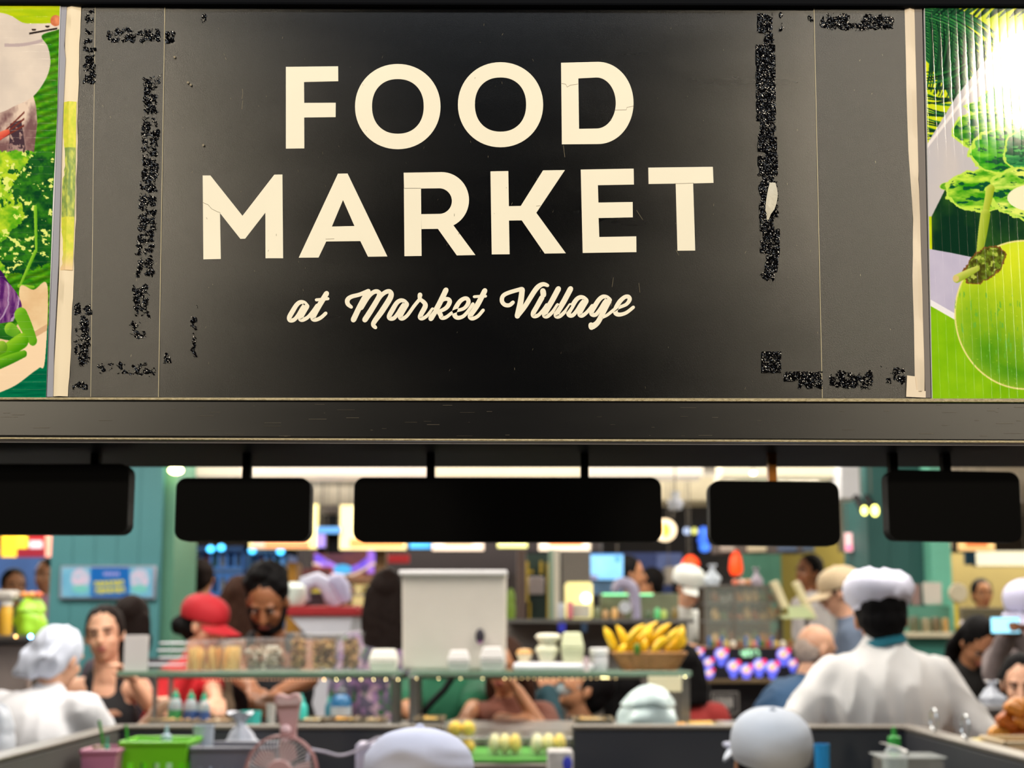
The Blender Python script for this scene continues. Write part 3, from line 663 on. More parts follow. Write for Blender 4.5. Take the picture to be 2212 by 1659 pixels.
# ---- frame rails
def slab(name, m, x0, x1, yl, yr, D0, D1, lab, cat, bev=0.002, group=None):
    """long profile seen front-on: yl/yr = (top, bottom) pixel rows at its left and right end at depth D0"""
    vs = []
    for D in (D0, D1):
        for (x, (t_, b_)) in ((x0, yl), (x1, yr)):
            for y in (t_, b_): p = P(x, y, D0); vs.append((p.x, D, p.z))
    fs = [(0, 2, 3, 1), (4, 5, 7, 6), (0, 4, 6, 2), (1, 3, 7, 5), (0, 1, 5, 4), (2, 6, 7, 3)]
    mb = MB(); mb.add(vs, fs); o = thing(mb, name, m, lab, cat, group, smooth=False)
    if bev:
        bv = o.modifiers.new('b', 'BEVEL'); bv.width = bev; bv.segments = 2
    return o
slab('top_rail', M_BEAM, -120, 2350, (-160, 8), (-160, 14), 1.193, 1.26, 'black rail running above the sign board and posters', 'rail')
slab('bottom_rail', M_RAIL, -120, 2350, (862, 944), (868, 955), 1.178, 1.1985, 'thick scuffed black rail under the sign board', 'rail', .0018)
mb = MB()
for i in range(60):
    x = random.uniform(0, 2212); y = random.uniform(872, 945); l = random.uniform(2, 40); q0 = P(x, y, 1.178); q1 = P(x+l, y+l*random.uniform(-.03, .05), 1.178); 
    r_ = random.uniform(.00005, .00014); mb.box((q0.x, 1.1776, q0.z-r_), (q1.x, 1.1781, q0.z+r_))
mb.build('scuff_marks', mat('scuff_faint', (86, 80, 70), .4), bpy.data.objects['bottom_rail'], smooth=False)
slab('trim_strip', mat('beige_trim', (170, 158, 126), .45, bump=.5, bscale=300, vary=.3, vscale=300), -120, 2350, (858, 863), (861, 869), 1.1765, 1.1778, 'thin dusty beige trim line along the top of the bottom rail', 'trim', .0005, 'dusty trim lines of the bottom rail')  # lit top edge of the rail, painted in as a beige strip
slab('trim_strip', _M['beige_trim'], -120, 2350, (944, 948), (952, 957), 1.1765, 1.1778, 'thin dusty beige trim line along the foot of the bottom rail', 'trim', .0004, 'dusty trim lines of the bottom rail')  # bright lower edge of the rail, painted in the same way
slab('pale_edge', mat('pale_edge', (226, 230, 244), .5), -120, 2350, (948, 954), (956, 962), 1.199, 1.204, 'pale grey plastic edge showing under the bottom rail', 'trim', 0)
# ================================================================== people
def hand(mb, w, d, up, s, curl=0.5, thumb=1):
    """palm and five fingers starting at wrist w, pointing along d"""
    d = d.normalized(); x = d.cross(up).normalized(); u = x.cross(d).normalized()
    R = Matrix((x, d, u)).transposed()
    pc = w + d*0.045*s; mb.ell(pc, (.040*s, .052*s, .016*s), 14, 8, R)
    for i, L in enumerate((.070, .080, .075, .058)):
        b = w + d*.085*s + x*(-.030+.020*i)*s
        a1 = curl*.7; a2 = curl*1.6
        d1 = (d*math.cos(a1) - u*math.sin(a1)).normalized(); d2 = (d*math.cos(a2) - u*math.sin(a2)).normalized()
        m_ = b + d1*L*.5*s; e = m_ + d2*L*.5*s
        mb.cap(b - d*.02*s, m_, .0092*s, .0086*s, 8, 3); mb.cap(m_, e, .0086*s, .0072*s, 8, 3)
    tb = w + d*.03*s - x*thumb*.034*s; td = (d*.75 - x*thumb*.6 - u*.35).normalized()
    mb.cap(tb, tb + td*.035*s, .0115*s, .0105*s, 8, 3); mb.cap(tb + td*.035*s, tb + (td+d*.3).normalized()*.062*s, .0105*s, .009*s, 8, 3)
def ik(a, c, l1, l2, hint):
    d = c-a; L = d.length; L2 = min(L, (l1+l2)*.998); k_ = L2/L if L else 1
    c = a + d*k_; u = d.normalized(); x = (l1*l1-l2*l2+L2*L2)/(2*L2); h2 = max(0, l1*l1-x*x)
    n = hint - u*hint.dot(u); n = n.normalized() if n.length > 1e-5 else Vector((0, 0, -1))
    return a + u*x + n*math.sqrt(h2), c
SK = {'fair': (222, 170, 140), 'tan': (184, 128, 92), 'brown': (140, 88, 56)}
HC = {'black': (12, 10, 11), 'dark': (30, 20, 17), 'brown': (58, 36, 26), 'grey': (176, 160, 150)}
PEOPLE = []
def person(label, head, h=0, H=1.68, lean=0, hp=0, hy=0, roll=0, skin='tan', hair='short', hcol='black', hat=None, hatcol=(220, 224, 236), top=(225, 225, 225), sleeve='short', bottom=(40, 42, 50),
           arms=None, b=1.0, vox=.010, wr=.006, legs=True, group=None, apron=None, beard=False, strap=None, feet_z=0.0, mats=None, wid=1.0, nk=0.0, hatw=0.008, sd=0.0, slv=.8):
    s = H/1.7; C = P(*head); hr = math.radians(h)
    F = Vector((math.sin(hr), math.cos(hr), 0)); R = Vector((F.y, -F.x, 0)); U = Vector((0, 0, 1))
    yr = hr + math.radians(hy); Fh = Vector((math.sin(yr), math.cos(yr), 0)); Rh = Vector((Fh.y, -Fh.x, 0))
    pr = math.radians(hp); Uh = (U*math.cos(pr) + Fh*math.sin(pr)).normalized(); Fh = (Fh*math.cos(pr) - U*math.sin(pr)).normalized()
    rl = math.radians(roll); Rn = Rh*math.cos(rl) + Uh*math.sin(rl); Uh = Uh*math.cos(rl) - Rh*math.sin(rl); Rh = Rn
    HM = Matrix((Rh, Fh, Uh)).transposed()
    def hd(x, y, z): return C + (Rh*x + Fh*y + Uh*z)*s
    lr = math.radians(lean); T = (-U*math.cos(lr) - F*math.sin(lr)).normalized()
    NB = C - Uh*(.105-nk)*s - Fh*.015*s + (T*.55 - U*.45).normalized()*.06*s
    Ft = (F*math.cos(lr) - U*math.sin(lr)).normalized(); TM = Matrix((R, Ft, -T)).transposed()
    hip = NB + T*.54*s; sh = {q: NB + T*(.065+sd)*s + R*.165*s*b*(1 if q == 'r' else -1) for q in 'lr'}
    root = empty('person', (hip.x, hip.y, feet_z), label, 'person', group)
    mb = MB()
    # head
    mb.ell(hd(0, -.012, .028), (.076*s, .096*s, .092*s), 20, 14, HM); mb.ell(hd(0, .018, -.035), (.060*s, .070*s, .078*s), 18, 12, HM)
    mb.ell(hd(0, .052, -.088), (.026*s, .024*s, .022*s), 12, 8, HM); mb.cap(hd(0, .088, .012), hd(0, .106, -.028), .009*s, .015*s, 8)
    mb.ell(hd(0, .078, -.058), (.024*s, .016*s, .012*s), 10, 6, HM); mb.cap(hd(-.035, .078, .026), hd(.035, .078, .026), .011*s, .011*s, 8)
    for q in (-1, 1): mb.ell(hd(q*.078, -.006, -.008), (.010*s, .018*s, .031*s), 10, 8, HM); mb.ell(hd(q*.036, .058, -.028), (.022*s, .02*s, .022*s), 10, 8, HM)
    mb.cap(NB + T*.02*s, hd(0, -.012, -.06), .056*s, .052*s, 12)
    mb.cap(sh['l'], sh['r'], .052*s, .052*s, 12); mb.cap(sh['l']*.35+sh['r']*.65-T*.0, NB-T*.02*s, .05*s, .05*s); mb.cap(sh['r']*.35+sh['l']*.65, NB-T*.02*s, .05*s, .05*s)
    mb.ell(NB+T*.20*s, (.155*s*b, .10*s*b, .20*s), 18, 12, TM); mb.ell(NB+T*.36*s, (.135*s*b, .092*s*b, .17*s), 18, 12, TM); mb.ell(NB+T*.50*s, (.155*s*b, .105*s*b, .13*s), 18, 12, TM)
    arms = arms or {}; J = {}
    for q in 'lr':
        sg = 1 if q == 'r' else -1; a = sh[q]; tg = arms.get(q)
        if tg is None: tgt = a + Vector((0, 0, -.50*s)) + R*sg*.06*s + F*.08*s; hint = -F + R*sg*.3
        else:
            tgt = P(*tg[:3]); hint = (tg[3] if len(tg) > 3 else (R*sg*.8 - U))
            if isinstance(hint, tuple): hint = Vector(hint)
        e, w_ = ik(a, tgt, .29*s, .255*s, hint); J[q] = (a, e, w_)
        mb.cap(a, e, .049*s*b**.5, .041*s, 12); mb.cap(e, w_, .041*s, .027*s, 12)
        cu = tg[4] if tg and len(tg) > 4 else .6
        hu = U if abs((w_-e).normalized().z) < .9 else F
        hand(mb, w_, (w_-e), hu, s, cu, sg)
    hl = .87*s
    for sg in (-1, 1):
        hj = hip + R*sg*.085*s; ft = Vector((hj.x, hj.y, feet_z+.075)) + R*sg*.02
        need = hj.z-ft.z
        if legs == 'sit' or need < hl*.8:
            kn = hj + F*.40*s + R*sg*.05 + Vector((0, 0, .02)); ft = Vector((kn.x, kn.y, feet_z+.075)) - F*.04
        else: kn = (hj+ft)*.5 + F*.03
        J['k', sg] = (hj, kn, ft)
        mb.cap(hj, kn, .078*s, .052*s, 12); mb.cap(kn, ft, .050*s, .036*s, 12); mb.cap(ft + F*-.03 - Vector((0, 0, .03)), ft + F*.15 - Vector((0, 0, .045)), .036, .028, 10)
    sk = mat('skin_'+skin, SK[skin], .5, bump=.08, bscale=120, sss=.15, vary=.10, vscale=14)
    remesh(mb, vox, 1).build('body', sk, root, fixn=False)
    # clothes
    if top:
        mb = MB(); bb = b*wid
        if sleeve != 'none': mb.cap(sh['l'] - R*.0, sh['r'], .068*s, .068*s, 14); mb.cap(sh['l']*.3+sh['r']*.7, NB-T*.01*s, .058*s, .06*s); mb.cap(sh['r']*.3+sh['l']*.7, NB-T*.01*s, .058*s, .06*s); mb.ell(NB+T*.19*s, (.178*s*bb, .128*s*bb, .20*s), 20, 14, TM)
        else:
            mb.ell(NB+T*.205*s, (.168*s*bb, .132*s*bb, .15*s), 20, 14, TM)
            for q in 'lr': mb.cap(NB*.55+sh[q]*.45-T*.03*s+Ft*.02, NB*.6+sh[q]*.4+T*.25*s+Ft*.07*s, .026*s, .03*s, 10); mb.cap(NB*.55+sh[q]*.45-T*.03*s, NB*.6+sh[q]*.4+T*.25*s-Ft*.07*s, .026*s, .03*s, 10)
        mb.ell(NB+T*.36*s, (.168*s*bb, .122*s*bb, .19*s), 20, 14, TM); mb.ell(NB+T*.52*s, (.178*s*bb, .128*s*bb, .12*s), 20, 12, TM)
        for q in 'lr':
            a, e, w_ = J[q]
            if sleeve == 'none': continue
            if sleeve == 'long': mb.cap(a, e, .066*s, .056*s, 14); mb.cap(e, e+(w_-e)*.93, .056*s, .042*s, 14)
            else: mb.cap(a, a+(e-a)*slv, .070*s*b**.5, .068*s*b**.5, 14, 2)
        if sleeve == 'none':
            pass
        tm = mats or mat('cloth_%d_%d_%d' % tuple(top), top, .8, bump=.25, bscale=30, vary=.07, vscale=5)
        remesh(mb, max(vox, .011), 12, wr, 11, seed=len(PEOPLE)*3).build('shirt' if sleeve != 'none' else 'vest', tm, root, fixn=False)
    mb = MB()
    mb.ell(hip, (.168*s*b, .122*s*b, .12*s), 18, 10, TM)
    for sg in (-1, 1):
        hj, kn, ft = J['k', sg]; mb.cap(hj, kn, .09*s, .066*s, 12); mb.cap(kn, ft+Vector((0, 0, .03)), .064*s, .052*s, 12)
    remesh(mb, .014, 2, .004, 9).build('trousers', mat('trousers_%d_%d_%d' % tuple(bottom), bottom, .85), root, fixn=False)
    # hair
    hm = mat('hair_'+hcol, HC[hcol], .7, bump=.3, bscale=60, vary=.3, vscale=40, spec=.12)
    if hair:
        mb = MB(); rr = random.Random(len(PEOPLE))
        mb.ell(hd(0, -.026, .040), (.085*s, .096*s, .094*s), 20, 14, HM)
        if hair in ('long', 'bun', 'bob', 'short'):
            mb.ell(hd(0, -.055, -.01), (.076*s, .058*s, .075*s), 16, 12, HM)
            for q in (-1, 1): mb.ell(hd(q*.066, -.02, .02), (.02*s, .05*s, .055*s), 10, 8, HM)
        if hair == 'bun': mb.ell(hd(0, -.135, .035), (.048*s, .045*s, .045*s), 14, 10, HM)
        if hair == 'lowbun': mb.ell(hd(0, -.05, -.02), (.078*s, .065*s, .07*s), 16, 12, HM); mb.ell(hd(0, -.12, -.03), (.05*s, .045*s, .048*s), 14, 10, HM)
        if hair in ('long', 'bob'):
            L = .30 if hair == 'long' else .14
            for q in np.linspace(-1, 1, 7):
                a_ = hd(q*.07, -.05-.03*(1-q*q), .02); m_ = hd(q*.088, -.055-.035*(1-q*q), -.10); e_ = m_ + (T*.6 - U*.4).normalized()*(L-.08)*s + F*-.02*s
                mb.cap(a_, m_, .034*s, .034*s, 8); mb.cap(m_, e_, .034*s, .02*s, 8)
        if hair == 'afro':
            for i in range(90):
                v = Vector((rr.gauss(0, 1), rr.gauss(-.35, 1), abs(rr.gauss(.5, .8)))).normalized(); 
                if v.y > .4: v.y = .4
                mb.ell(hd(v.x*.080, -.02+v.y*.095, .062+v.z*.085), (.02*s,)*3, 8, 6)
        remesh(mb, .009, 1, .004, 40).build('hair', hm, root, fixn=False)
    if beard:
        mb = MB(); mb.ell(hd(0, .052, -.092), (.044*s, .040*s, .034*s), 14, 10, HM)
        for q in (-1, 1): mb.cap(hd(q*.068, .012, -.03), hd(q*.042, .046, -.088), .014*s, .022*s, 8)
        mb.cap(hd(-.026, .092, -.047), hd(.026, .092, -.047), .008*s, .008*s, 8)
        remesh(mb, .008, 1, .003, 50).build('beard', hm, root, fixn=False)
    fv = -Fh.y   # face towards the camera side?
    if fv > -.35:
        for q in (-1, 1):
            mb = MB(); mb.ell(hd(q*.031, .0805, .006), (.0115*s, .008*s, .0045*s), 12, 8, HM); mb.build('eye', mat('eye_white', (170, 158, 150), .5), root)
            mb = MB(); mb.ell(hd(q*.031, .0865, .006), (.0065*s, .004*s, .0052*s), 10, 6, HM); mb.build('iris', mat('iris_dark', (36, 22, 16), .2), root.children[-1])
            mb = MB(); mb.cap(hd(q*.016, .091, .026), hd(q*.048, .080, .027), .0052*s, .0035*s, 8); mb.build('eyebrow', hm, root)
        mb = MB(); mb.ell(hd(0, .0935, -.054), (.027*s, .006*s, .0045*s), 12, 8, HM); mb.ell(hd(0, .091, -.063), (.020*s, .007*s, .0055*s), 12, 8, HM)
        mb.build('mouth', mat('lips', (168, 92, 84), .4), root)
    hcm = mat('hat_%d_%d_%d' % tuple(hatcol), hatcol, .75, bump=.35, bscale=22, vary=.06, vscale=9)
    if hat == 'mob':      # soft puffed cap gathered on a band
        mb = MB(); n = 36; prof = [(.086, -.020), (.098, -.004), (.112, .018), (.116, .044), (.106, .070), (.078, .090), (.03, .099)]
        vs = []; fs = []
        for j, (r_, z_) in enumerate(prof):
            for i in range(n):
                a_ = 2*PI*i/n; wv = 1+.012*math.sin(a_*7+j)*(1 if j > 0 else 0)+.025*math.sin(a_*3+1)+.010*math.sin(a_*13+j*2)
                vs.append(hd(r_*wv*math.cos(a_), -.012+r_*1.08*wv*math.sin(a_), .052+z_+.012*math.sin(a_*2+.5)*(j > 1)+.006*math.sin(a_*9+j*1.7)))
        for j in range(len(prof)-1):
            for i in range(n): fs.append((j*n+i, j*n+(i+1) % n, (j+1)*n+(i+1) % n, (j+1)*n+i))
        fs.append(tuple((len(prof)-1)*n+i for i in range(n))); mb.add(vs, fs); mb.build('cap', hcm, root)
        mb = MB(); vs = []; fs = []
        for j, (r_, z_) in enumerate([(.087, -.022), (.0885, -.006), (.086, .006)]):
            for i in range(n): a_ = 2*PI*i/n; vs.append(hd(r_*math.cos(a_), -.012+r_*1.12*math.sin(a_), .048+z_))
        for j in range(2):
            for i in range(n): fs.append((j*n+i, j*n+(i+1) % n, (j+1)*n+(i+1) % n, (j+1)*n+i))
        mb.add(vs, fs); mb.build('band', hcm, root)
    if hat == 'cloth':    # soft head cover, long at the back
        mb = MB(); mb.ell(hd(0, -.018, .036), (.088*s, .108*s, .098*s), 22, 14, HM); mb.ell(hd(0, -.060, -.005), (.080*s, .068*s, .080*s), 18, 12, HM)
        for q in (-1, 0, 1): mb.cap(hd(q*.03-.02, -.105, -.03), hd(q*.04-.045, -.12, -.075), .034*s, .02*s, 10)
        for i in range(7): a_ = -1.2+i*.4; mb.cap(hd(.05*math.sin(a_), -.03, .120), hd(.075*math.sin(a_*1.2), -.125, -.01), .008*s, .012*s, 6)
        remesh(mb, .009, 2, .008, 16, 4).build('head_cover', hcm, root, fixn=False)
    if hat == 'ball':
        mb = MB(); n = 72; vs = []; fs = []
        prof = [tuple(q_) for q_ in catmull([(.092, -.012), (.098, .012), (.097, .04), (.086, .07), (.062, .092), (.03, .104), (.008, .107)], 4)]
        for j, (r_, z_) in enumerate(prof):
            for i in range(n): a_ = 2*PI*i/n; wv = 1+.008*math.cos(a_*6)+hatw*(1-abs(mnoise.noise(Vector((r_*12*math.cos(a_), 4*r_*math.sin(a_)+3, z_*22))))*2.4); vs.append(hd(r_*wv*math.cos(a_), -.014+r_*1.16*wv*math.sin(a_), .030+z_))
        for j in range(len(prof)-1):
            for i in range(n): fs.append((j*n+i, j*n+(i+1) % n, (j+1)*n+(i+1) % n, (j+1)*n+i))
        fs.append(tuple((len(prof)-1)*n+i for i in range(n))); mb.add(vs, fs); mb.build('cap', hcm, root)
        mb = MB(); vs = []; fs = []; n = 14
        for i in range(n+1):
            a_ = PI*(.12+.76*i/n)
            for (r_, dz) in ((.098, 0), (.175, -.022)):
                vs.append(hd(r_*math.cos(a_)*(1 if r_ < .1 else .62), -.01+r_*1.12*math.sin(a_), .026+dz-.02*abs(math.cos(a_))))
                vs.append(hd(r_*math.cos(a_)*(1 if r_ < .1 else .62), -.01+r_*1.12*math.sin(a_), .020+dz-.02*abs(math.cos(a_))))
        for i in range(n): o_ = 4*i; fs += [(o_, o_+4, o_+6, o_+2), (o_+1, o_+3, o_+7, o_+5), (o_+2, o_+6, o_+7, o_+3)]
        mb.add(vs, fs); mb.build('brim', hcm, root)
        mb = MB(); mb.ell(hd(0, -.014, .138), (.009*s, .009*s, .006*s), 10, 6, HM); mb.build('button', hcm, root)
    PEOPLE.append(root); root['_h'] = 0
    del root['_h']
    return root, dict(C=C, F=F, R=R, NB=NB, T=T, J=J, s=s, hd=hd, sh=sh, HM=HM)

# ================================================================== the hall
def PBa(mb, x0, y0, x1, y1, D, dep, bev=0.0):
    a = P(x0, y0, D); b_ = P(x1, y1, D); return mb.box((a.x, D, b_.z), (b_.x, D+dep, a.z), bev)
def pbox(name, m, px, D, dep, label, cat, group=None, bev=0.004, **k):
    mb = MB(); PBa(mb, *px, D, dep, bev); return thing(mb, name, m, label, cat, group, **k)
def fbox(name, m, x0, y0, x1, D, dep, label, cat, group=None, bev=0.005, parts=None):
    """cabinet standing on the floor whose top is at pixel row y0"""
    a = P(x0, y0, D); b_ = P(x1, y0, D); mb = MB(); mb.box((a.x, D, 0), (b_.x, D+dep, a.z), bev); return thing(mb, name, m, label, cat, group)
mb = MB(); mb.box((-9, -4, -.1), (9, 21, 0))
M_FLOOR = mat('floor_tile', (150, 140, 126), .35, vary=.2, vscale=2); struct(mb, 'floor', M_FLOOR, smooth=False)
mb = MB(); mb.box((-9, -4, 3.2), (9, 1.32, 3.3)); struct(mb, 'ceiling', mat('aisle_ceiling', (16, 18, 26), .9, spec=.1), smooth=False)
mb = MB(); mb.box((-9, 1.32, 3.2), (9, 21, 3.3)); struct(mb, 'ceiling', mat('ceiling_paint', (205, 198, 184), .9), smooth=False)
M_WALL = mat('wall_dark', (92, 84, 76), .9)
for nm, a_, b_ in (('wall_left', (-9.1, -4, 0), (-9, 21, 3.2)), ('wall_right', (9, -4, 0), (9.1, 21, 3.2)), ('wall_back', (-9, 21, 0), (9, 21.1, 3.2)), ('wall_rear', (-9, -4.1, 0), (9, -4, 3.2))):
    mb = MB(); mb.box(a_, b_); struct(mb, nm, M_WALL if nm != 'wall_rear' else mat('rear_dark', (14, 15, 22), .9, spec=.1), smooth=False)
# the stall's bulkhead above the sign
zt = P(1106, -165, 1.2).z
mb = MB(); mb.box((-2.6, 1.2, zt), (2.6, 1.32, 3.2)); struct(mb, 'wall_bulkhead', M_BEAM, smooth=False)
for i, x in enumerate((-2.6, 2.45)):
    mb = MB(); mb.box((x, 1.17, 0), (x+.15, 1.34, 3.2)); struct(mb, 'trim_%d' % (i+1), M_BEAM, smooth=False)
a_ = P(0, 1009, 2.32); 
mb = MB(); mb.box((-2.44, 2.0, a_.z), (2.44, 2.32, a_.z+.75)); struct(mb, 'trim_3', M_BEAM, smooth=False)
# menu boards seen from behind
GB = 'menu boards hung under the black beam'
M_BOARD = mat('board_black', (3, 4, 7), .6, spec=.08)
def board(px, label, hang, D=2.12, tilt=0.0, hm=None):
    x0, y0, x1, y1 = px; a = P(x0, y0, D); b_ = P(x1, y1, D)
    root = empty('menu_board', ((a.x+b_.x)/2, D, b_.z), label, 'menu board', GB)
    r_ = .014; pts = []
    for (cx, cz, s0) in ((b_.x-r_, a.z-r_, 0), (a.x+r_, a.z-r_, 1), (a.x+r_, b_.z+r_, 2), (b_.x-r_, b_.z+r_, 3)):
        for i in range(6): t = PI/2*(s0+i/5); pts.append((cx+r_*math.cos(t), cz+r_*math.sin(t)+tilt*(cx+r_*math.cos(t)-a.x)))
    mb = MB(); mb.prism(pts, D, D+.035); mb.build('panel', M_BOARD, root, smooth=False)
    for hx in hang:
        q = P(hx, y0, D); mb = MB(); mb.box((q.x-.0055, D+.008, a.z-.01), (q.x+.0055, D+.027, a_.z+.01)); mb.build('hanger', hm or M_BOARD, root, smooth=False)
board((-80, 1002, 274, 1154), 'black board back above the blue-green pillar, touching the beam', (-60, 200))
board((381, 1032, 668, 1168), 'small black board back just right of the blue-green pillar', (529,))
board((765, 1031, 1430, 1170), 'longest black board back, hung on two posts above the white storage bin', (929, 1264))
board((1532, 1038, 1816, 1176), 'black board back hung on a single brassy post', (1672,), tilt=-.01, hm=mat('brass', (150, 96, 44), .3, metal=1))
board((1916, 1014, 2209, 1166), 'black board back above the dark teal pillar, close to the beam', (1935, 2050), tilt=-.02)
EM = lambda key, c, e: mat(key, c, .5, emit=e)
# ceiling lamp troughs seen between the beam and the boards
for (x0, x1, D, c) in ((372, 520, 9.4, (226, 210, 190)), (538, 925, 9.4, (236, 222, 206)), (940, 1257, 9.4, (240, 226, 196)), (1272, 1520, 9.4, (232, 222, 206)), (1560, 1806, 9.4, (230, 220, 190))):
    pbox('lamp_trough', EM('trough_%d' % x0, c, .55), (x0, 990, x1, 1029), D, .3, 'pale lamp trough hung below the ceiling above pixel boards'.replace('above pixel boards', {372: 'between pillar and first hanger', 538: 'left of the long board', 940: 'behind the long board, between its two posts', 1272: 'at the right end of the long board', 1560: 'above the board with the brassy post'}[x0]), 'ceiling light', 'lamp troughs along the ceiling')
for (x, y, s_) in ((380, 1016, 12), (1627, 1022, 5)):
    mb = MB(); c = P(x, y, 8.8); mb.ell(c, (s_/3300*8.8*1.3, .03, s_/3300*8.8*.7)); thing(mb, 'spotlight', EM('hot_lamp', (255, 240, 170), 14), 'small glaring spotlight beside the '+('blue-green pillar' if x < 500 else 'brassy post'), 'spotlight', 'glaring spotlights')
M_PALE = mat('pale_ceiling_box', (200, 192, 176), .8); M_DARKBG = mat('stall_dark', (30, 28, 32), .8); M_STEEL = mat('steel', (150, 150, 148), .3, metal=.85); M_STEELD = mat('steel_brushed', (118, 112, 104), .38, metal=.7)
pbox('soffit', M_PALE, (640, 1000, 800, 1050), 12.8, .6, 'pale boxed soffit under the ceiling, upper gap left of the long board', 'soffit')
pbox('soffit', mat('soffit_low', (184, 176, 160), .8), (640, 1050, 800, 1092), 11.9, .8, 'grey boxed soffit above the glowing yellow sign boxes', 'soffit')
pbox('soffit', mat('soffit_warm', (222, 212, 184), .8), (1425, 1028, 1545, 1082), 12, .6, 'cream boxed soffit behind the dome camera', 'soffit')
pbox('soffit', M_PALE, (1800, 1000, 1935, 1055), 12, .6, 'pale boxed soffit left of the rightmost board', 'soffit')
mb = MB(); PBa(mb, 1300, 1080, 1640, 1250, 14, .3); thing(mb, 'stall_wall', M_DARKBG, 'dark stall fascia behind the gap with blue bottle lights', 'stall')
mb = MB(); PBa(mb, 540, 1115, 1320, 1250, 15.5, .3); thing(mb, 'stall_wall', mat('stall_dark2', (44, 36, 36), .8), 'long dark stall fascia behind the glowing signs', 'stall')
# dome camera
c = P(1459, 1090, 8); dm = empty('dome_camera', c, 'white dome security camera in the gap right of the long board', 'security camera')
mb = MB(); mb.cyl(P(1459, 1062, 8), P(1459, 1080, 8), .025, .022); mb.build('stem', mat('white_plastic', (222, 224, 228), .4), dm)
mb = MB(); mb.lathe([(.01, .028), (.038, .026), (.043, .012), (.042, 0), (.032, -.026), (.0, -.034)][::-1], 20, Matrix.Translation(P(1459, 1090, 8))); mb.build('dome', mat('dome_grey', (206, 210, 220), .2), dm)
pbox('sign_box', mat('sign_box_white', (224, 226, 232), .5), (1815, 1006, 1861, 1076), 9.2, .3, 'white box unit hanging right of the board with the brassy post', 'unit')
# glowing sign boxes behind the gap
def lightbox(x0, y0, x1, y1, D, c, e, label, frame=(90, 80, 70), group='lit menu signs of the far stalls', bands=()):
    a = P(x0, y0, D); b_ = P(x1, y1, D)
    r_ = empty('light_box', ((a.x+b_.x)/2, D, b_.z), label, 'lit sign', group)
    mb = MB(); mb.box((a.x, D+.01, b_.z), (b_.x, D+.12, a.z), .004); mb.build('case', mat('frame_%d_%d_%d' % frame, frame, .6), r_)
    mb = MB(); PBa(mb, x0+1, y0+1, x1-1, y1-1, D, .01); mb.build('lit_panel', EM('lit_%d_%d_%d_%g' % (*c, e), c, e), r_, smooth=False)
    for (bx0, by0, bx1, by1, bc, be) in bands:
        mb = MB(); PBa(mb, bx0, by0, bx1, by1, D-.006, .006); mb.build('picture', EM('lit_%d_%d_%d_%g' % (*bc, be), bc, be), r_, smooth=False)
    return r_
lightbox(540, 1088, 687, 1186, 11, (255, 236, 160), 1.25, 'glowing yellow sign box behind the board right of the blue-green pillar', bands=((572, 1170, 668, 1184, (236, 150, 100), .9), (544, 1168, 572, 1184, (232, 190, 170), .9)))
lightbox(734, 1090, 878, 1188, 11, (255, 232, 168), 1.15, 'glowing yellow sign box behind the left end of the long board', bands=((756, 1164, 872, 1182, (240, 160, 90), .9),))
lightbox(884, 1160, 932, 1186, 11, (70, 170, 240), 1.1, 'small glowing blue sign under the long board')
lightbox(933, 1150, 1046, 1190, 10.9, (240, 216, 196), 1.0, 'pale lit sign with a bowl shape, under the middle of the long board', bands=((960, 1150, 1020, 1176, (200, 160, 90), .7),))
lightbox(1074, 1166, 1140, 1184, 11.2, (252, 246, 160), 1.3, 'narrow yellow lit sign under the long board')
lightbox(1163, 1150, 1278, 1190, 10.9, (246, 226, 200), 1.05, 'pale lit sign with an orange dish, under the right end of the long board', bands=((1186, 1160, 1258, 1178, (236, 130, 60), .9),))
mb = MB(); PBa(mb, 686, 1112, 736, 1194, 11.05, .15); thing(mb, 'stall_wall', M_BLACK, 'black panel between the two glowing yellow sign boxes', 'stall')
lightbox(684, 1137, 736, 1153, 10.95, (86, 150, 216), .9, 'short blue lit strip between the two yellow sign boxes'); lightbox(684, 1153, 703, 1183, 10.9, (150, 130, 220), .9, 'small violet lit square between the yellow sign boxes')
# pot light disc, blue bottles
c = P(1437, 1145, 10.5); r_ = empty('round_sign', c, 'round cream sign with an orange centre at the right end of the long board', 'lit sign')
mb = MB(); mb.cyl(c+Vector((0, .03, 0)), c, .078, n=28); mb.build('disc', EM('disc_cream', (236, 214, 180), .9), r_); mb = MB(); mb.cyl(c, c+Vector((-.01, -.008, 0)), .046, n=24); mb.build('picture', EM('disc_orange', (240, 170, 60), .9), r_)
for (x, y, w_, h_, c) in ((1484, 1147, 8, 9, (190, 210, 250)), (1500, 1147, 7, 8, (220, 220, 120)), (1520, 1150, 12, 14, (70, 120, 240)), (1518, 1167, 11, 12, (60, 110, 240)), (1522, 1182, 12, 12, (70, 130, 250))):
    mb = MB(); p_ = P(x, y, 13.97); q = 13.97/3300; mb.ell(p_, (w_*q, .03, h_*q*.9)); thing(mb, 'neon_light', EM('neon_%d' % x+str(y), c, 1.3), {1484: 'pale blue neon spot on the dark stall', 1500: 'yellow neon spot on the dark stall', 1520: 'topmost of the stacked blue neon blobs', 1518: 'middle one of the stacked blue neon blobs', 1522: 'lowest of the stacked blue neon blobs'}[x], 'neon light', 'neon spots beside the brassy-post board')
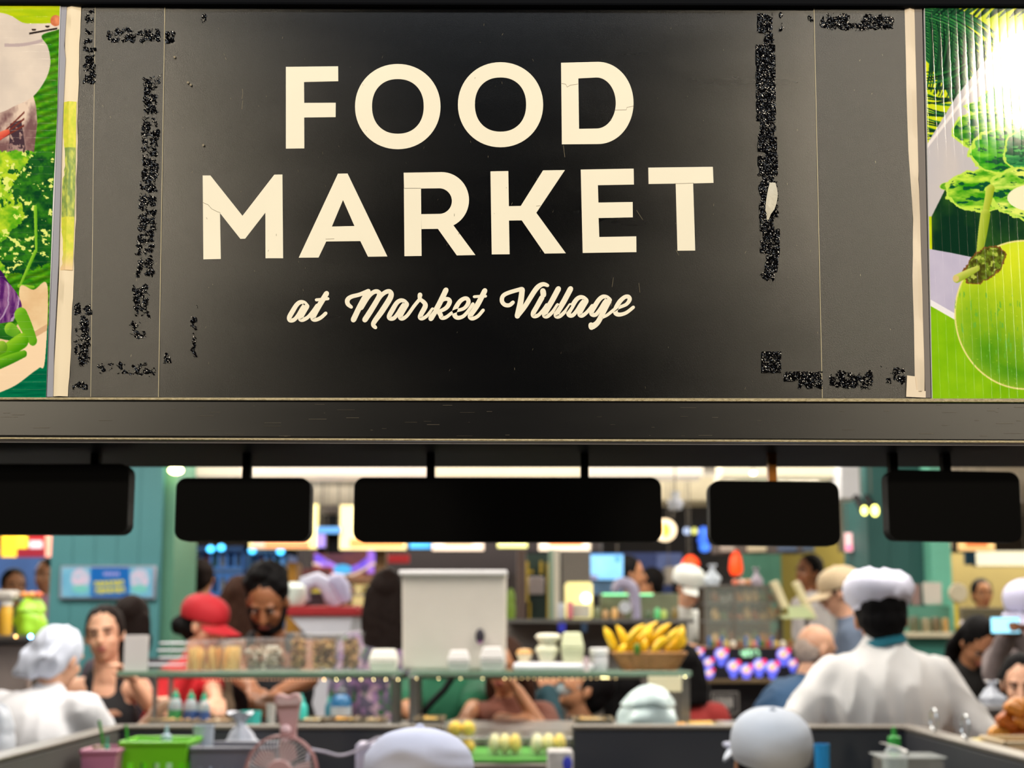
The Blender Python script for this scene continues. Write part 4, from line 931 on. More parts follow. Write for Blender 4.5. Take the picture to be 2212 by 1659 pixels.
# twin spotlights on the right
for (x, w_) in ((1867, 1), (1890, 1.25)):
    c = P(x, 1103, 9); r_ = empty('spotlight', c, ('smaller' if w_ == 1 else 'larger')+' of the twin yellow spotlights left of the rightmost board', 'spotlight', 'glaring spotlights')
    mb = MB(); mb.ell(c, (.017*w_, .02, .026*w_)); mb.build('bulb', EM('bulb_hot', (255, 248, 130), 5), r_); mb = MB(); mb.cyl(c+Vector((0, .02, .01)), c+Vector((-.02, .12, .09)), .028, .02); mb.build('housing', M_BLACK, r_)
mb = MB(); PBa(mb, 1818, 1075, 1920, 1190, 12.4, .2); thing(mb, 'stall_wall', mat('beige_fascia', (150, 138, 120), .8), 'beige stall fascia behind the twin spotlights', 'stall')
pbox('fascia_strip', mat('red_strip', (150, 34, 52), .6), (1866, 1132, 1925, 1142), 12.2, .1, 'crimson strip below the twin spotlights', 'trim'); pbox('fascia_board', mat('white_strip', (200, 190, 196), .6), (1862, 1108, 1925, 1131), 12.2, .1, 'white panel behind the twin spotlights', 'panel')
lightbox(1824, 1150, 1843, 1192, 10, (250, 200, 200), 1.0, 'slim pink lit sign right of the brassy-post board', bands=((1828, 1178, 1840, 1188, (255, 120, 170), 1),)); lightbox(1856, 1150, 1876, 1190, 10, (250, 244, 140), 1.1, 'slim yellow lit sign right of the brassy-post board')
lightbox(1984, 1160, 2056, 1186, 10.4, (250, 196, 150), 1.2, 'lit sign with an orange dish under the rightmost board', bands=((2000, 1166, 2040, 1180, (240, 120, 70), 1),)); lightbox(2068, 1160, 2150, 1190, 10.4, (250, 200, 130), 1.2, 'lit yellow and orange sign at the foot of the rightmost board', bands=((2086, 1168, 2134, 1182, (238, 130, 70), 1),))
lightbox(2108, 1190, 2240, 1223, 11.5, (250, 240, 206), 1.1, 'wide glowing white panel in the top right over the ochre wall'); pbox('signboard', mat('blue_sign', (24, 74, 104), .6), (2085, 1190, 2109, 1220), 11.4, .05, 'small dark blue board left of the glowing white panel', 'sign')
# pillars
def ribbed(name, m, x0, x1, D, dep, label, cat='pillar', y0=930):
    a = P(x0, 1200, D); b_ = P(x1, 1200, D); n = max(3, int((b_.x-a.x)/.11)); mb = MB(); w_ = (b_.x-a.x)/n
    for i in range(n): mb.box((a.x+i*w_, D, 0), (a.x+(i+1)*w_-.004, D+dep, 3.2))
    mb.box((a.x+.005, D+.006, 0), (b_.x-.005, D+dep-.004, 3.2)); return thing(mb, name, m, label, cat, smooth=False)
M_TEAL = mat('teal_paint', (74, 138, 144), .55, vary=.08, vscale=3); M_TEALG = mat('teal_green', (84, 146, 126), .55)
ribbed('pillar', M_TEAL, 110, 348, 8.8, .8, 'wide blue-green panelled pillar behind the woman with tied-back hair')
ribbed('pillar', M_TEALG, 1604, 1688, 12, .3, 'teal wall panel behind the glass food case')
ribbed('pillar', mat('teal_dark', (38, 92, 90), .6), 1876, 2016, 9.6, .7, 'dark teal pillar behind the man in the white puffed cap')
ribbed('pillar', mat('teal_light', (120, 204, 178), .5), 2014, 2056, 9.4, .5, 'bright mint-green pillar edge beside the dark teal pillar')
mb = MB(); a = P(346, 1200, 8.84); b_ = P(374, 1200, 8.84); mb.box((a.x, 8.86, 0), (b_.x, 9.5, 3.2)); thing(mb, 'pillar_casing', mat('green_side', (86, 142, 118), .55), 'green side casing on the right edge of the blue-green pillar', 'pillar', smooth=False)
mb = MB(); PBa(mb, 366, 1010, 402, 1200, 10, .3); a = P(366, 1200, 10); b_ = P(402, 1200, 10); mb.box((a.x, 10, 0), (b_.x, 10.3, a.z)); thing(mb, 'post', mat('beige_post', (166, 158, 134), .6), 'slim beige post right of the blue-green pillar', 'post', smooth=False)
def wallp(m, x0, y0, x1, D, label):
    mb = MB(); a = P(x0, y0, D); b_ = P(x1, y0, D); mb.box((a.x, D, 0), (b_.x, D+.15, a.z)); return thing(mb, 'partition_wall', m, label, 'wall panel', smooth=False)
M_OLIVE = mat('ochre_wall', (158, 144, 70), .8, vary=.08, vscale=1.5)
wallp(M_OLIVE, 1686, 1175, 1882, 13, 'yellow ochre wall behind the man in the tan cap'); wallp(mat('ochre_wall2', (166, 152, 100), .8), 2054, 1195, 2290, 12.6, 'yellow ochre wall under the glowing white panel')
wallp(mat('backstall', (70, 62, 60), .8), 640, 1240, 1130, 15, 'brown back wall of the far stalls'); wallp(M_DARKBG, 1130, 1190, 1610, 15.2, 'dark back wall of the middle stalls')
wallp(mat('backstall_l', (120, 112, 100), .8), -300, 1180, 110, 14, 'dim back wall at the far left')
# banner on the pillar
def artpanel(name, x0, y0, x1, y1, D, paint, st, label, cat, emit=0, frame=None, key=None, group=None):
    a = Art(0, 0, x1-x0, y1-y0, st); paint(a, a.X, a.Y); r_ = empty(name, P((x0+x1)/2, y1, D), label, cat, group)
    a.mesh('print', colattr(key or ('ink_e%g' % emit), .35, emit), r_, lambda x, y: P(x0+x, y0+y, D)+Vector((0, -.004, 0)))
    q = 4 if frame else 0; mb = MB(); PBa(mb, x0-q, y0-q, x1+q, y1+q, D, .03, .004); mb.build('frame', frame or M_DARKBG, r_); return r_
def pt(a, X, Y):
    a.C[:] = a.mixn((104, 176, 214), (130, 196, 226), 30, 30, 1); a.put((X > 62) & (X < 146), (10, 104, 190))
    for cx in (40, 168): a.put(np.hypot((X-cx)/20, (Y-24)/22) < 1, a.mixn((232, 200, 226), (180, 200, 226), 9, 9, 3, 3)); a.put(np.hypot((X-cx)/18, (Y-46)/9) < 1, (120, 204, 200))
    for r in range(2):
        for i in range(7):
            x0 = 70+i*9.4+r*2; y0 = 30+r*15-i*.5; a.put((X > x0) & (X < x0+7.6) & (Y > y0) & (Y < y0+12) & ~((X > x0+2.4) & (X < x0+5) & (Y > y0+4+(i % 3)*2) & (Y < y0+12-(i % 2)*5)), (226, 214, 60))
    a.put((X > 88) & (X < 124) & (Y > 10) & (Y < 18) & ((X % 7) < 5.2), (170, 160, 226))
artpanel('banner', 134, 1226, 330, 1290, 8.768, pt, 1.2, 'blue banner with yellow lettering and two pale pictures on the blue-green pillar', 'banner', frame=mat('frame_silver', (176, 178, 200), .3, metal=.4))
def pt(a, X, Y): a.C[:] = (96, 124, 160); a.put(np.hypot(X-22, (Y-30)/1.5) < 12, (196, 170, 60)); a.put(Y < 8, (206, 210, 214))
artpanel('banner', 368, 1222, 404, 1284, 9.968, pt, 2, 'small grey-blue poster with a yellow figure on the beige post', 'poster', frame=mat('frame_grey', (170, 172, 168), .4))

# ---- far left stall: burger sign, blue shutters, green bag
def pt(a, X, Y):
    a.C[:] = (150, 30, 30); a.put((X < 32) & (Y > 2), (255, 190, 40)); a.put((X > 32) & (X < 56) & (Y < 34), (250, 212, 50)); a.put((X > 60) & (X < 88) & (Y > 18), (214, 190, 186)); a.put((X > 94), (240, 150, 120)); a.put((X > 34) & (Y > 34) & (X < 94), (120, 26, 34))
artpanel('light_box', 4, 1150, 112, 1203, 12.5, pt, 1.4, 'glowing red and yellow sign at the far left edge', 'lit sign', emit=1.0, frame=mat('frame_red', (110, 30, 30), .5), group='lit menu signs of the far stalls')
wallp(mat('blue_shutter', (70, 100, 150), .5, vary=.3, vscale=3), -60, 1204, 112, 12.4, 'blue shutter panel under the red and yellow sign')
mb = MB(); mb.ell(P(92, 1247, 9.9), (.035, .03, .04)); 
# ---- blue bottle fridge right of the pillar
def cabinet(name, x0, y0, x1, y1, D, dep, m, label, cat, emit_c=None, shelves=3, e=.7, frame=None, group=None):
    a = P(x0, y0, D); b_ = P(x1, y1, D); r_ = empty(name, ((a.x+b_.x)/2, D+dep/2, 0), label, cat, group)
    mb = MB(); mb.box((a.x, D+dep-.03, 0), (b_.x, D+dep, a.z)); mb.box((a.x, D, 0), (a.x+.03, D+dep, a.z)); mb.box((b_.x-.03, D, 0), (b_.x, D+dep, a.z)); mb.box((a.x, D, a.z-.04), (b_.x, D+dep, a.z)); mb.box((a.x+.03, D+.01, 0), (b_.x-.03, D+dep, b_.z))
    mb.build('case', m, r_, smooth=False)
    if emit_c:
        mb = MB(); mb.box((a.x+.03, D+dep-.05, b_.z), (b_.x-.03, D+dep-.04, a.z-.05)); mb.build('lit_back', EM('back_%d_%d_%d' % emit_c, emit_c, e), r_, smooth=False)
    for i in range(shelves):
        z = b_.z+(a.z-b_.z)*(i+.0)/shelves+.002; mb = MB(); mb.box((a.x+.031, D+.02, z), (b_.x-.031, D+dep-.06, z+.012)); mb.build('shelf', frame or M_STEEL, r_, smooth=False)
    return r_, a, b_
cabinet('drinks_fridge', 412, 1180, 530, 1345, 11.8, .5, mat('fridge_blue', (50, 90, 150), .4), 'tall lit blue drinks fridge behind the woman in the red cap', 'fridge', (90, 140, 205), 3, .55)
cabinet('drinks_fridge', 534, 1186, 620, 1345, 11.7, .5, mat('fridge_blue2', (80, 130, 190), .4), 'lit pale blue drinks fridge behind the bearded man', 'fridge', (110, 170, 225), 3, .6)
rr = random.Random(5)
def bottle(x, y, D, hpx, wpx, c, label, capc=(240, 240, 240), group=None, clear=False):
    q = D/3300; h_ = hpx*q; w_ = wpx*q/2; b0 = P(x, y, D)
    r_ = empty('bottle', b0, label, 'bottle', group)
    mb = MB(); mb.lathe([(w_*.92, 0), (w_, h_*.05), (w_, h_*.60), (w_*.9, h_*.70), (w_*.38, h_*.86), (w_*.36, h_*.93)], 14, Matrix.Translation(b0)); mb.build('body', glass('clear_pet', (220, 235, 240), .35) if clear else mat('bottle_%d_%d_%d' % c, c, .2), r_)
    mb = MB(); mb.lathe([(w_*.42, h_*.92), (w_*.42, h_)], 12, Matrix.Translation(b0)); mb.build('cap', mat('cap_%d_%d_%d' % capc, capc, .4), r_)
    if clear: mb = MB(); mb.lathe([(w_*1.03, h_*.25), (w_*1.03, h_*.55)], 14, Matrix.Translation(b0), close=False); mb.build('label_band', mat('bottle_%d_%d_%d' % c, c, .4), r_)
    return r_
def seat_on(b_, objs): pass
COLS = [(214, 222, 232), (150, 170, 196), (190, 80, 80), (60, 90, 150), (226, 226, 230), (90, 140, 90)]
CN = ['white', 'pale blue', 'red', 'navy', 'cream', 'green']
for (x0, x1, ys, D, g) in ((424, 524, (1226, 1281, 1336), 11.9, 'bottles in the blue drinks fridge'), (542, 614, (1232, 1286, 1336), 11.8, 'bottles in the pale blue drinks fridge')):
    for yi, y in enumerate(ys):
        for xi, x in enumerate(range(x0+6, x1, 17)):
            k_ = rr.randrange(6); bottle(x, y-1.5, D+.12, 34+rr.random()*6, 11, COLS[k_], '%s bottle, %s from left, %s shelf of the %s' % (CN[k_], ('first', 'second', 'third', 'fourth', 'fifth', 'sixth')[xi], ('top', 'middle', 'bottom')[yi], g.split('the ')[1]), COLS[(k_+1) % 6], g)
for (x, y, c) in ((455, 1186, 0), (478, 1183, 1), (545, 1189, 2), (606, 1191, 3)):
    mb = MB(); mb.ell(P(x, y, 11.3), (.028, .02, .024)); thing(mb, 'fridge_lamp', EM('cyan_lamp', (70, 190, 255), 4), 'small cyan lamp over the drinks fridges, '+('first', 'second', 'third', 'fourth')[c]+' from the pillar', 'lamp', 'cyan lamps over the fridges')
# ---- purple projection screen and red-brown stall
def pt(a, X, Y):
    a.C[:] = a.mixn((70, 40, 60), (120, 60, 50), 20, 12, 1)
    yy = 16+26*np.sin(np.clip((X-8)/120, 0, 1)*PI); a.put((np.abs(Y-yy) < 9+3*np.sin(X/18)) & (X > 4), a.mixn((110, 80, 220), (176, 130, 235), 18, 14, 2, 3)); a.put(np.hypot((X-64)/20, (Y-40)/11) < 1, (70, 170, 225)); a.put((X > 118) & (Y < 48) & (X < 132), (160, 110, 225)); a.put((np.abs(Y-yy-12) < 3), (220, 190, 170)); a.put((X < 44) & (Y > 34), (150, 44, 40))
artpanel('screen', 676, 1190, 816, 1266, 13, pt, 1.4, 'display screen with violet and blue shapes behind the bearded man', 'screen', emit=.8)
pbox('menu_stand', mat('maroon', (84, 34, 34), .6), (652, 1228, 712, 1290), 11, .05, 'dark maroon menu panel left of the violet screen', 'menu'); fbox('box', mat('mustard', (170, 120, 30), .6), 620, 1215, 640, 11.2, .3, 'mustard box column right of the pale blue fridge', 'box')
mb = MB(); a = P(811, 1185, 11.2); b_ = P(833, 1185, 11.2); mb.box((a.x, 11.2, 0), (b_.x, 11.4, a.z)); thing(mb, 'post', mat('wood_post', (140, 104, 66), .6), 'light wooden post right of the violet screen', 'post')
# red edged counter with white sloped front
a = P(615, 1309, 8.6); b_ = P(772, 1309, 8.6); r_ = empty('counter', ((a.x+b_.x)/2, 8.9, 0), 'white counter with a red edge behind the bearded man', 'counter')
mb = MB(); mb.box((a.x, 8.6, a.z-.055), (b_.x, 9.4, a.z), .008); mb.build('red_top', mat('red_edge', (172, 36, 44), .4), r_)
mb = MB(); c = P(640, 1375, 8.6); mb.prism([(a.x+.02, a.z-.056), (b_.x-.03, a.z-.056), (b_.x-.05, P(0, 1372, 8.6).z), (P(690, 0, 8.6).x, P(0, 1372, 8.6).z)], 8.63, 9.3); mb.box((P(690, 0, 8.6).x, 8.7, 0), (b_.x-.06, 9.25, P(0, 1370, 8.6).z)); mb.build('front', mat('white_front', (214, 218, 230), .35), r_)
# arched machine, kettle, heaps on that counter
def heap(name, x0, x1, y, D, hpx, cols, label, cat, n=26, r=.035, group=None, rough=.4):
    """a mound of individual irregular food pieces kept as one pile only where pieces cannot be told apart"""
    q = D/3300; b0 = P((x0+x1)/2, y, D); mb = MB(); ms = [mat('food_%d_%d_%d' % c, c, rough, vary=.25, bump=.3, bscale=60) for c in cols]; rr_ = random.Random(x0)
    for i in range(n):
        t = rr_.random()**.8; ang = rr_.random()*2*PI; rx = (x1-x0)/2*q*(1-t)*1.0; p_ = b0+Vector((rx*math.cos(ang), rx*.7*math.sin(ang)+.1, t*hpx*q*.85))
        mb.mi = rr_.randrange(len(ms)); s_ = r*(.7+.6*rr_.random()); mb.ell(p_+Vector((0, 0, s_*.5)), (s_, s_*.8, s_*.6), 8, 6, Euler((rr_.random()*2, rr_.random()*2, 0)).to_matrix())
    o = mb.build(name, ms, None); v = np.array(mb.v); o['label'] = label; o['category'] = cat; o['kind'] = 'stuff'
    return o
r_ = empty('arch_machine', P(695, 1309, 8.75), 'white arched countertop machine on the red-edged counter', 'machine')
mb = MB(); mb.tube([P(656+0, 1300, 8.85)]+[P(*q, 8.85) for q in ((652, 1280), (660, 1260), (685, 1252), (708, 1266), (718, 1290), (732, 1306))], [.04, .042, .045, .045, .05, .05, .04], 12); mb.build('arch', mat('machine_grey', (196, 198, 222), .35), r_)
mb = MB(); PBa(mb, 655, 1278, 700, 1308, 8.95, .2, .01); mb.build('base', mat('machine_dark', (70, 66, 72), .5), r_); mb = MB(); PBa(mb, 674, 1272, 692, 1280, 8.84, .02); mb.build('sticker', mat('sticker_y', (220, 214, 60), .5), r_)
mb = MB(); mb.tube([P(*q, 8.7) for q in ((712, 1252), (728, 1254), (738, 1270), (748, 1300))], [.03, .05, .05, .03], 12); thing(mb, 'funnel', mat('funnel_lilac', (190, 188, 224), .4), 'pale lilac bent funnel right of the arched machine', 'funnel')
mb = MB(); c = P(634, 1308, 8.7); mb.lathe([(.055, 0), (.075, .03), (.07, .1), (.03, .13)], 16, Matrix.Translation(c)); thing(mb, 'jar', mat('jar_white', (226, 240, 232), .3), 'round white jar at the left end of the red-edged counter', 'jar')
cabinet('food_display', 742, 1244, 832, 1330, 10.4, .4, mat('case_brown', (120, 84, 60), .5), 'warm lit pastry display right of the arched machine', 'display case', (250, 220, 150), 2, .8)
for (x, y, c, n_) in ((756, 1284, (236, 200, 180), 'pale pink'), (776, 1262, (214, 150, 60), 'orange'), (790, 1285, (250, 226, 150), 'cream'), (810, 1284, (170, 110, 60), 'brown'), (770, 1326, (226, 190, 150), 'beige'), (796, 1326, (200, 150, 90), 'golden'), (818, 1326, (232, 214, 180), 'ivory')):
    mb = MB(); p_ = P(x, y, 10.45); mb.ell(p_+Vector((0, .05, .03)), (.035, .05, .032), 14, 10); thing(mb, 'bread_roll', mat('bun_%d' % x, c, .5), n_+' bun in the warm lit pastry display', 'bun', 'buns in the pastry display')

# ---- middle distance: dark stalls, blue screen
pbox('signboard', mat('red_sign', (170, 30, 36), .5, emit=.3), (838, 1198, 884, 1216), 12, .05, 'small red sign in the dark behind the floral dress', 'sign')
def post(x0, x1, D, m, label, y=1186):
    mb = MB(); a = P(x0, y, D); b_ = P(x1, y, D); mb.box((a.x, D, 0), (b_.x, D+.08, a.z), .004); return thing(mb, 'post', m, label, 'post')
post(1116, 1136, 9.5, mat('post_brown', (84, 66, 58), .5), 'dark brown post right of the white storage bin'); post(1186, 1196, 8.8, mat('post_mint', (130, 160, 140), .4), 'slim mint post left of the grey glass panel'); post(1197, 1209, 8.7, mat('post_white', (214, 208, 190), .4), 'slim cream post left of the grey glass panel')
r_ = empty('trolley', P(1162, 1340, 10), 'dark green cart frame with yellow rails between two posts', 'cart')
mb = MB(); PBa(mb, 1137, 1196, 1186, 1330, 10, .3); mb.box((P(1137, 0, 10).x, 10, 0), (P(1186, 0, 10).x, 10.3, P(0, 1330, 10).z)); mb.build('body', mat('cart_green', (26, 50, 44), .6), r_, smooth=False)
for q in ((1136, 1212, 1142, 1340), (1142, 1232, 1152, 1238), (1166, 1212, 1172, 1240), (1181, 1215, 1187, 1340), (1136, 1300, 1146, 1340)): mb = MB(); PBa(mb, *q, 9.96, .03); mb.build('rail', mat('cart_yellow', (176, 150, 40), .5), r_, smooth=False)
pbox('notice', mat('notice_grey', (150, 140, 140), .6), (1142, 1246, 1176, 1284), 9.94, .02, 'grey notice on the dark green cart', 'sign')
mb = MB(); mb.box((P(1209, 0, 9.6).x, 9.6, 0), (P(1266, 0, 9.6).x, 9.7, P(0, 1190, 9.6).z)); thing(mb, 'glass_screen', mat('grey_glass', (118, 112, 104), .3), 'grey glass panel left of the sky-blue screen', 'panel')
def pt(a, X, Y): a.C[:] = a.mixn((108, 170, 226), (130, 190, 236), 30, 30, 1); a.put((Y > 46) & (X < 26), (120, 120, 150)); a.put((X < 3) | (Y < 4), (60, 110, 170)); a.put(np.hypot(X-70, Y-12) < 6, (60, 130, 170))
artpanel('screen', 1264, 1196, 1346, 1252, 10.4, pt, 1.6, 'sky-blue display screen above the grey curved fan', 'screen', emit=.75)
mb = MB(); PBa(mb, 1276, 1256, 1346, 1284, 10.5, .3); thing(mb, 'counter', mat('paleblue_counter', (110, 150, 190), .4), 'pale blue counter front under the sky-blue screen', 'counter')
wallp(mat('blue_poster_wall', (50, 70, 130), .6, vary=.4, vscale=4), 1346, 1194, 1475, 12, 'deep blue stall wall right of the sky-blue screen')
pbox('poster', mat('pinkblue', (90, 110, 170), .5, vary=.5, vscale=12), (1418, 1196, 1474, 1250), 11.968, .03, 'blue and pink poster on the deep blue stall wall', 'poster')
for (x, y0, y1, w_, n_) in ((1492, 1200, 1230, 20, 'left'), (1590, 1190, 1242, 15, 'right')):
    mb = MB(); a = P(x, y1, 11); q = 11/3300; mb.lathe([(w_*q*.7, 0), (w_*q, .04), (w_*q*.8, (y1-y0)*q*.7), (w_*q*.3, (y1-y0)*q)], 18, Matrix.Translation(a)); thing(mb, 'red_lantern', EM('lantern_red', (255, 70, 20), 1.0), 'glowing orange-red lantern '+('above the cook in white' if x < 1500 else 'left of the teal wall panel'), 'lantern')
pbox('hood', mat('hood_grey', (150, 144, 132), .5), (1440, 1224, 1500, 1262), 11.4, .3, 'pale grey hood behind the cook in white', 'hood')
mb = MB(); PBa(mb, 1540, 1176, 1740, 1196, 11, .1); thing(mb, 'fascia', mat('fascia_brown', (92, 82, 78), .6), 'brown fascia strip under the brassy-post board', 'fascia')
for i, (x0, x1, c) in enumerate(((1556, 1588, (176, 160, 150)), (1614, 1656, (206, 190, 160)), (1680, 1722, (84, 100, 130)), (1734, 1760, (80, 96, 120)))):
    pbox('price_card', mat('card_%d' % i, c, .5), (x0, 1179, x1, 1192), 10.95, .02, ('greyish', 'cream', 'slate blue', 'small slate')[i]+' card on the brown fascia strip', 'sign', 'cards on the brown fascia')
# ================================================================== the stall
Z = lambda y, D: P(1106, y, D).z
Xp = lambda x, D: P(x, 1350, D).x
ZP = Z(1568, 4.6)                      # top of the dark coolers round the work space
M_COOL = mat('cooler_grey', (50, 52, 58), .5, bump=.05, bscale=60); M_COOLT = mat('cooler_edge', (120, 112, 102), .35, metal=.3)
def cooler(name, a, b, label, topm=M_COOLT, m=M_COOL, lip=.012):
    r_ = empty(name, ((a[0]+b[0])/2, (a[1]+b[1])/2, 0), label, 'cooler', 'dark coolers round the work space')
    mb = MB(); mb.box((a[0], a[1], 0), (b[0], b[1], ZP-lip), .006); mb.build('body', m, r_, smooth=False)
    mb = MB(); mb.box((a[0]-.004, a[1]-.004, ZP-lip+.0005), (b[0]+.004, b[1]+.004, ZP), .003); mb.build('edge_strip', topm, r_, smooth=False); return r_
cooler('cooler', (Xp(250, 4.6), 4.60), (Xp(950, 4.6), 4.68), 'dark grey cooler back between the green basket and the mango boxes')
cooler('cooler', (Xp(1236, 4.6), 4.60), (Xp(1972, 4.6), 4.68), 'dark grey cooler back behind the white baseball cap', m=mat('cooler_navy', (42, 45, 54), .5))
cooler('cooler', (-1.20, 3.0), (-1.15, 4.58), 'dark partition running toward the viewer at the lower left', m=mat('cooler_olive', (92, 90, 84), .6)); cooler('cooler', (1.15, 3.0), (1.20, 4.58), 'dark partition running toward the viewer at the lower right')
# work top inside
mb = MB(); mb.box((-1.14, 3.95, 1.16), (1.14, 4.58, 1.19), .004); wt = empty('work_table', (0, 4.3, 0), 'steel work table in front of the dark coolers', 'table'); mb.build('top', M_STEELD, wt, smooth=False)
for x in (-1.1, 1.06):
    for y in (4.0, 4.5): mb = MB(); mb.box((x, y, 0), (x+.04, y+.04, 1.159)); mb.build('leg', M_STEELD, wt, smooth=False)
WT = 1.19
# serving counter behind the coolers, customers' side beyond
CT = Z(1570, 5.7)
mb = MB(); mb.box((-1.39, 5.2, 0), (1.05, 6.05, CT-.03), .005); ct = empty('counter', (-.3, 5.6, 0), 'long serving counter with steel top under the glass shelves', 'counter'); mb.build('body', mat('counter_dark', (58, 56, 58), .5), ct, smooth=False)
mb = MB(); mb.box((-1.41, 5.18, CT-.0295), (1.07, 6.07, CT), .004); mb.build('top', M_STEEL, ct, smooth=False)
mb = MB(); a = Xp(2052, 4.5); mb.box((1.21, 3.0, 0), (2.4, 4.62, Z(1648, 4.2)), .006); thing(mb, 'counter', mat('counter_grey', (120, 114, 108), .4, metal=.3), 'grey side counter carrying the pastries at the lower right', 'counter')
CR = Z(1648, 4.2)
mb = MB(); mb.box((-2.6, 3.0, 0), (-1.21, 4.4, Z(1665, 4.2)), .006); thing(mb, 'counter', mat('counter_pale', (160, 156, 150), .4), 'pale side counter at the lower left corner', 'counter')
# ---- glass shelves
SZ = Z(1458, 5.6); M_GL = glass('shelf_glass', (170, 205, 185), .45, .05); M_GE = mat('glass_edge', (120, 150, 128), .15)
def shelf(x0, x1, posts, label, D=5.6, dep=.34, edge_glints=()):
    a = Xp(x0, D); b_ = Xp(x1, D); r_ = empty('glass_shelf', ((a+b_)/2, D+dep/2, CT), label, 'shelf', 'glass shelves over the serving counter')
    mb = MB(); mb.box((a, D+.004, SZ), (b_, D+dep, SZ+.012), .001); mb.build('pane', M_GL, r_, smooth=False)
    mb = MB(); mb.box((a, D-.002, SZ-.004), (b_, D+.0035, SZ+.013), .001); mb.build('front_edge', M_GE, r_, smooth=False)
    mb = MB(); mb.box((a, D+dep-.03, SZ-.024), (b_, D+dep-.006, SZ-.001), .002); mb.build('rear_bar', M_STEELD, r_, smooth=False)
    for (p0, p1) in posts:
        for yy in (D+.03, D+dep-.05):
            mb = MB(); mb.box((Xp(p0, D), yy, CT), (Xp(p1, D), yy+.03, SZ-.0045), .003); mb.build('post', M_STEEL, r_, smooth=False)
    for (l0, l1, y, n, e, c) in edge_glints:  # glowing beads stand in for dotted highlights along the shelf edge
        for i in range(n):
            x = l0+(l1-l0)*i/(n-1); p_ = P(x, y, D+.01); mb = MB(); mb.ell(p_, (.0016, .0016, .0016), 8, 6); mb.build('led', EM('led_%g' % e, c, e), r_)
    return r_
shelf(257, 868, ((330, 338), (846, 856)), 'left glass shelf carrying the snack boxes', edge_glints=((440, 700, 1468, 34, 3, (255, 190, 150)), (700, 860, 1468, 7, 22, (255, 226, 160))))
shelf(884, 1492, ((884, 902), (1466, 1490)), 'right glass shelf carrying the white bin and the bananas', edge_glints=((900, 1090, 1466, 5, 14, (255, 226, 160)), (1100, 1330, 1466, 18, 6, (255, 214, 150)), (1300, 1312, 1464, 3, 26, (255, 240, 170)), (1470, 1480, 1462, 2, 26, (255, 240, 170))))
ST = SZ+.012
def on(x, D, z=None):   # point on the shelf top under pixel column x
    return Vector((Xp(x, D), D, ST if z is None else z))
def clearbox(x0, x1, htop, D, dep, label, cat, fill=None, group=None, z=None, lidc=(232, 232, 236), name='snack_box', fillname='snacks', stack=1):
    z = ST if z is None else z; a = Xp(x0, D); b_ = Xp(x1, D); zt = Z(htop, D); r_ = empty(name, ((a+b_)/2, D+dep/2, z), label, cat, group)
    mb = MB(); t_ = .003
    mb.box((a, D, z), (b_, D+t_, zt-.012)); mb.box((a, D+dep-t_, z), (b_, D+dep, zt-.012)); mb.box((a, D, z), (a+t_, D+dep, zt-.012)); mb.box((b_-t_, D, z), (b_, D+dep, zt-.012)); mb.box((a, D, z), (b_, D+dep, z+t_))
    mb.build('tub', glass('clear_tub', (235, 232, 225), .05, .12), r_, smooth=False)
    mb = MB(); mb.box((a-.003, D-.003, zt-.012), (b_+.003, D+dep+.003, zt), .004); mb.build('lid', glass('lid_%d_%d_%d' % lidc, lidc, .10, .12), r_)
    if fill: fill(r_, a+t_*2, b_-t_*2, D+t_*2, D+dep-t_*2, z+t_, zt-.02, fillname)
    return r_
def sticks(cols, r=.0045, lean=.05, hz=False):
    def f(root, a, b_, y0, y1, z0, z1, nm):
        rr_ = random.Random(int(a*999)); mb = MB(); ms = [mat('stick_%d_%d_%d' % c, c, .6, vary=.2) for c in cols]; n = int((b_-a)/(r*2.1))
        for k_ in range(max(2, int((y1-y0)/(r*4)))):
            for i in range(n):
                x = a+r+(b_-a-2*r)*i/max(1, n-1); y = y0+r+(y1-y0-2*r)*k_/max(1, int((y1-y0)/(r*4))-1); h_ = (z1-z0)*(.78+.2*rr_.random()); mb.mi = rr_.randrange(len(ms))
                mb.cap((x, y, z0+r), (min(b_-r, max(a+r, x+rr_.gauss(0, lean)*.2)), min(y1-r, max(y0+r, y+rr_.gauss(0, .01))), z0+h_-r), r, r, 6, 2)
        o = mb.build(nm, ms, root); o['kind'] = 'stuff'
    return f
def chunks(cols, r=.010, fl=.6):
    def f(root, a, b_, y0, y1, z0, z1, nm):
        rr_ = random.Random(int(a*997)+3); mb = MB(); ms = [mat('chunk_%d_%d_%d' % c, c, .55, vary=.3, bump=.4, bscale=80) for c in cols]
        n = int((b_-a)*(y1-y0)*(z1-z0)/(r**3*8)*2.8)
        for i in range(min(n, 620)):
            mb.mi = rr_.randrange(len(ms)); s_ = r*(.8+.5*rr_.random()); c = Vector((rr_.uniform(a+s_, b_-s_), rr_.uniform(y0+s_, y1-s_), rr_.uniform(z0+s_, z1-s_)))
            mb.ell(c, (s_*.95, s_*.5, s_*fl*.7), 7, 5, Euler((rr_.random()*3, rr_.random()*3, rr_.random()*3)).to_matrix())
        o = mb.build(nm, ms, root); o['kind'] = 'stuff'
    return f
GS = 'clear snack boxes on the left glass shelf'
tans = [(222, 164, 84), (240, 196, 120), (196, 134, 62)]
clearbox(402, 438, 1383, 5.64, .12, 'clear box of upright tan biscuit sticks, leftmost on the shelf', 'snack box', sticks(tans), GS)
clearbox(441, 476, 1382, 5.64, .12, 'clear box of upright tan biscuit sticks, second from the left', 'snack box', sticks(tans[1:]), GS)
clearbox(479, 514, 1381, 5.64, .12, 'clear box of upright tan biscuit sticks, beside the bagged dried slices', 'snack box', sticks(tans[:2]), GS)
clearbox(518, 616, 1378, 5.64, .16, 'wide clear box of whitish and brown dried slices', 'snack box', chunks([(206, 190, 168), (150, 112, 84), (226, 216, 200), (120, 84, 60)], .016, .35), GS)
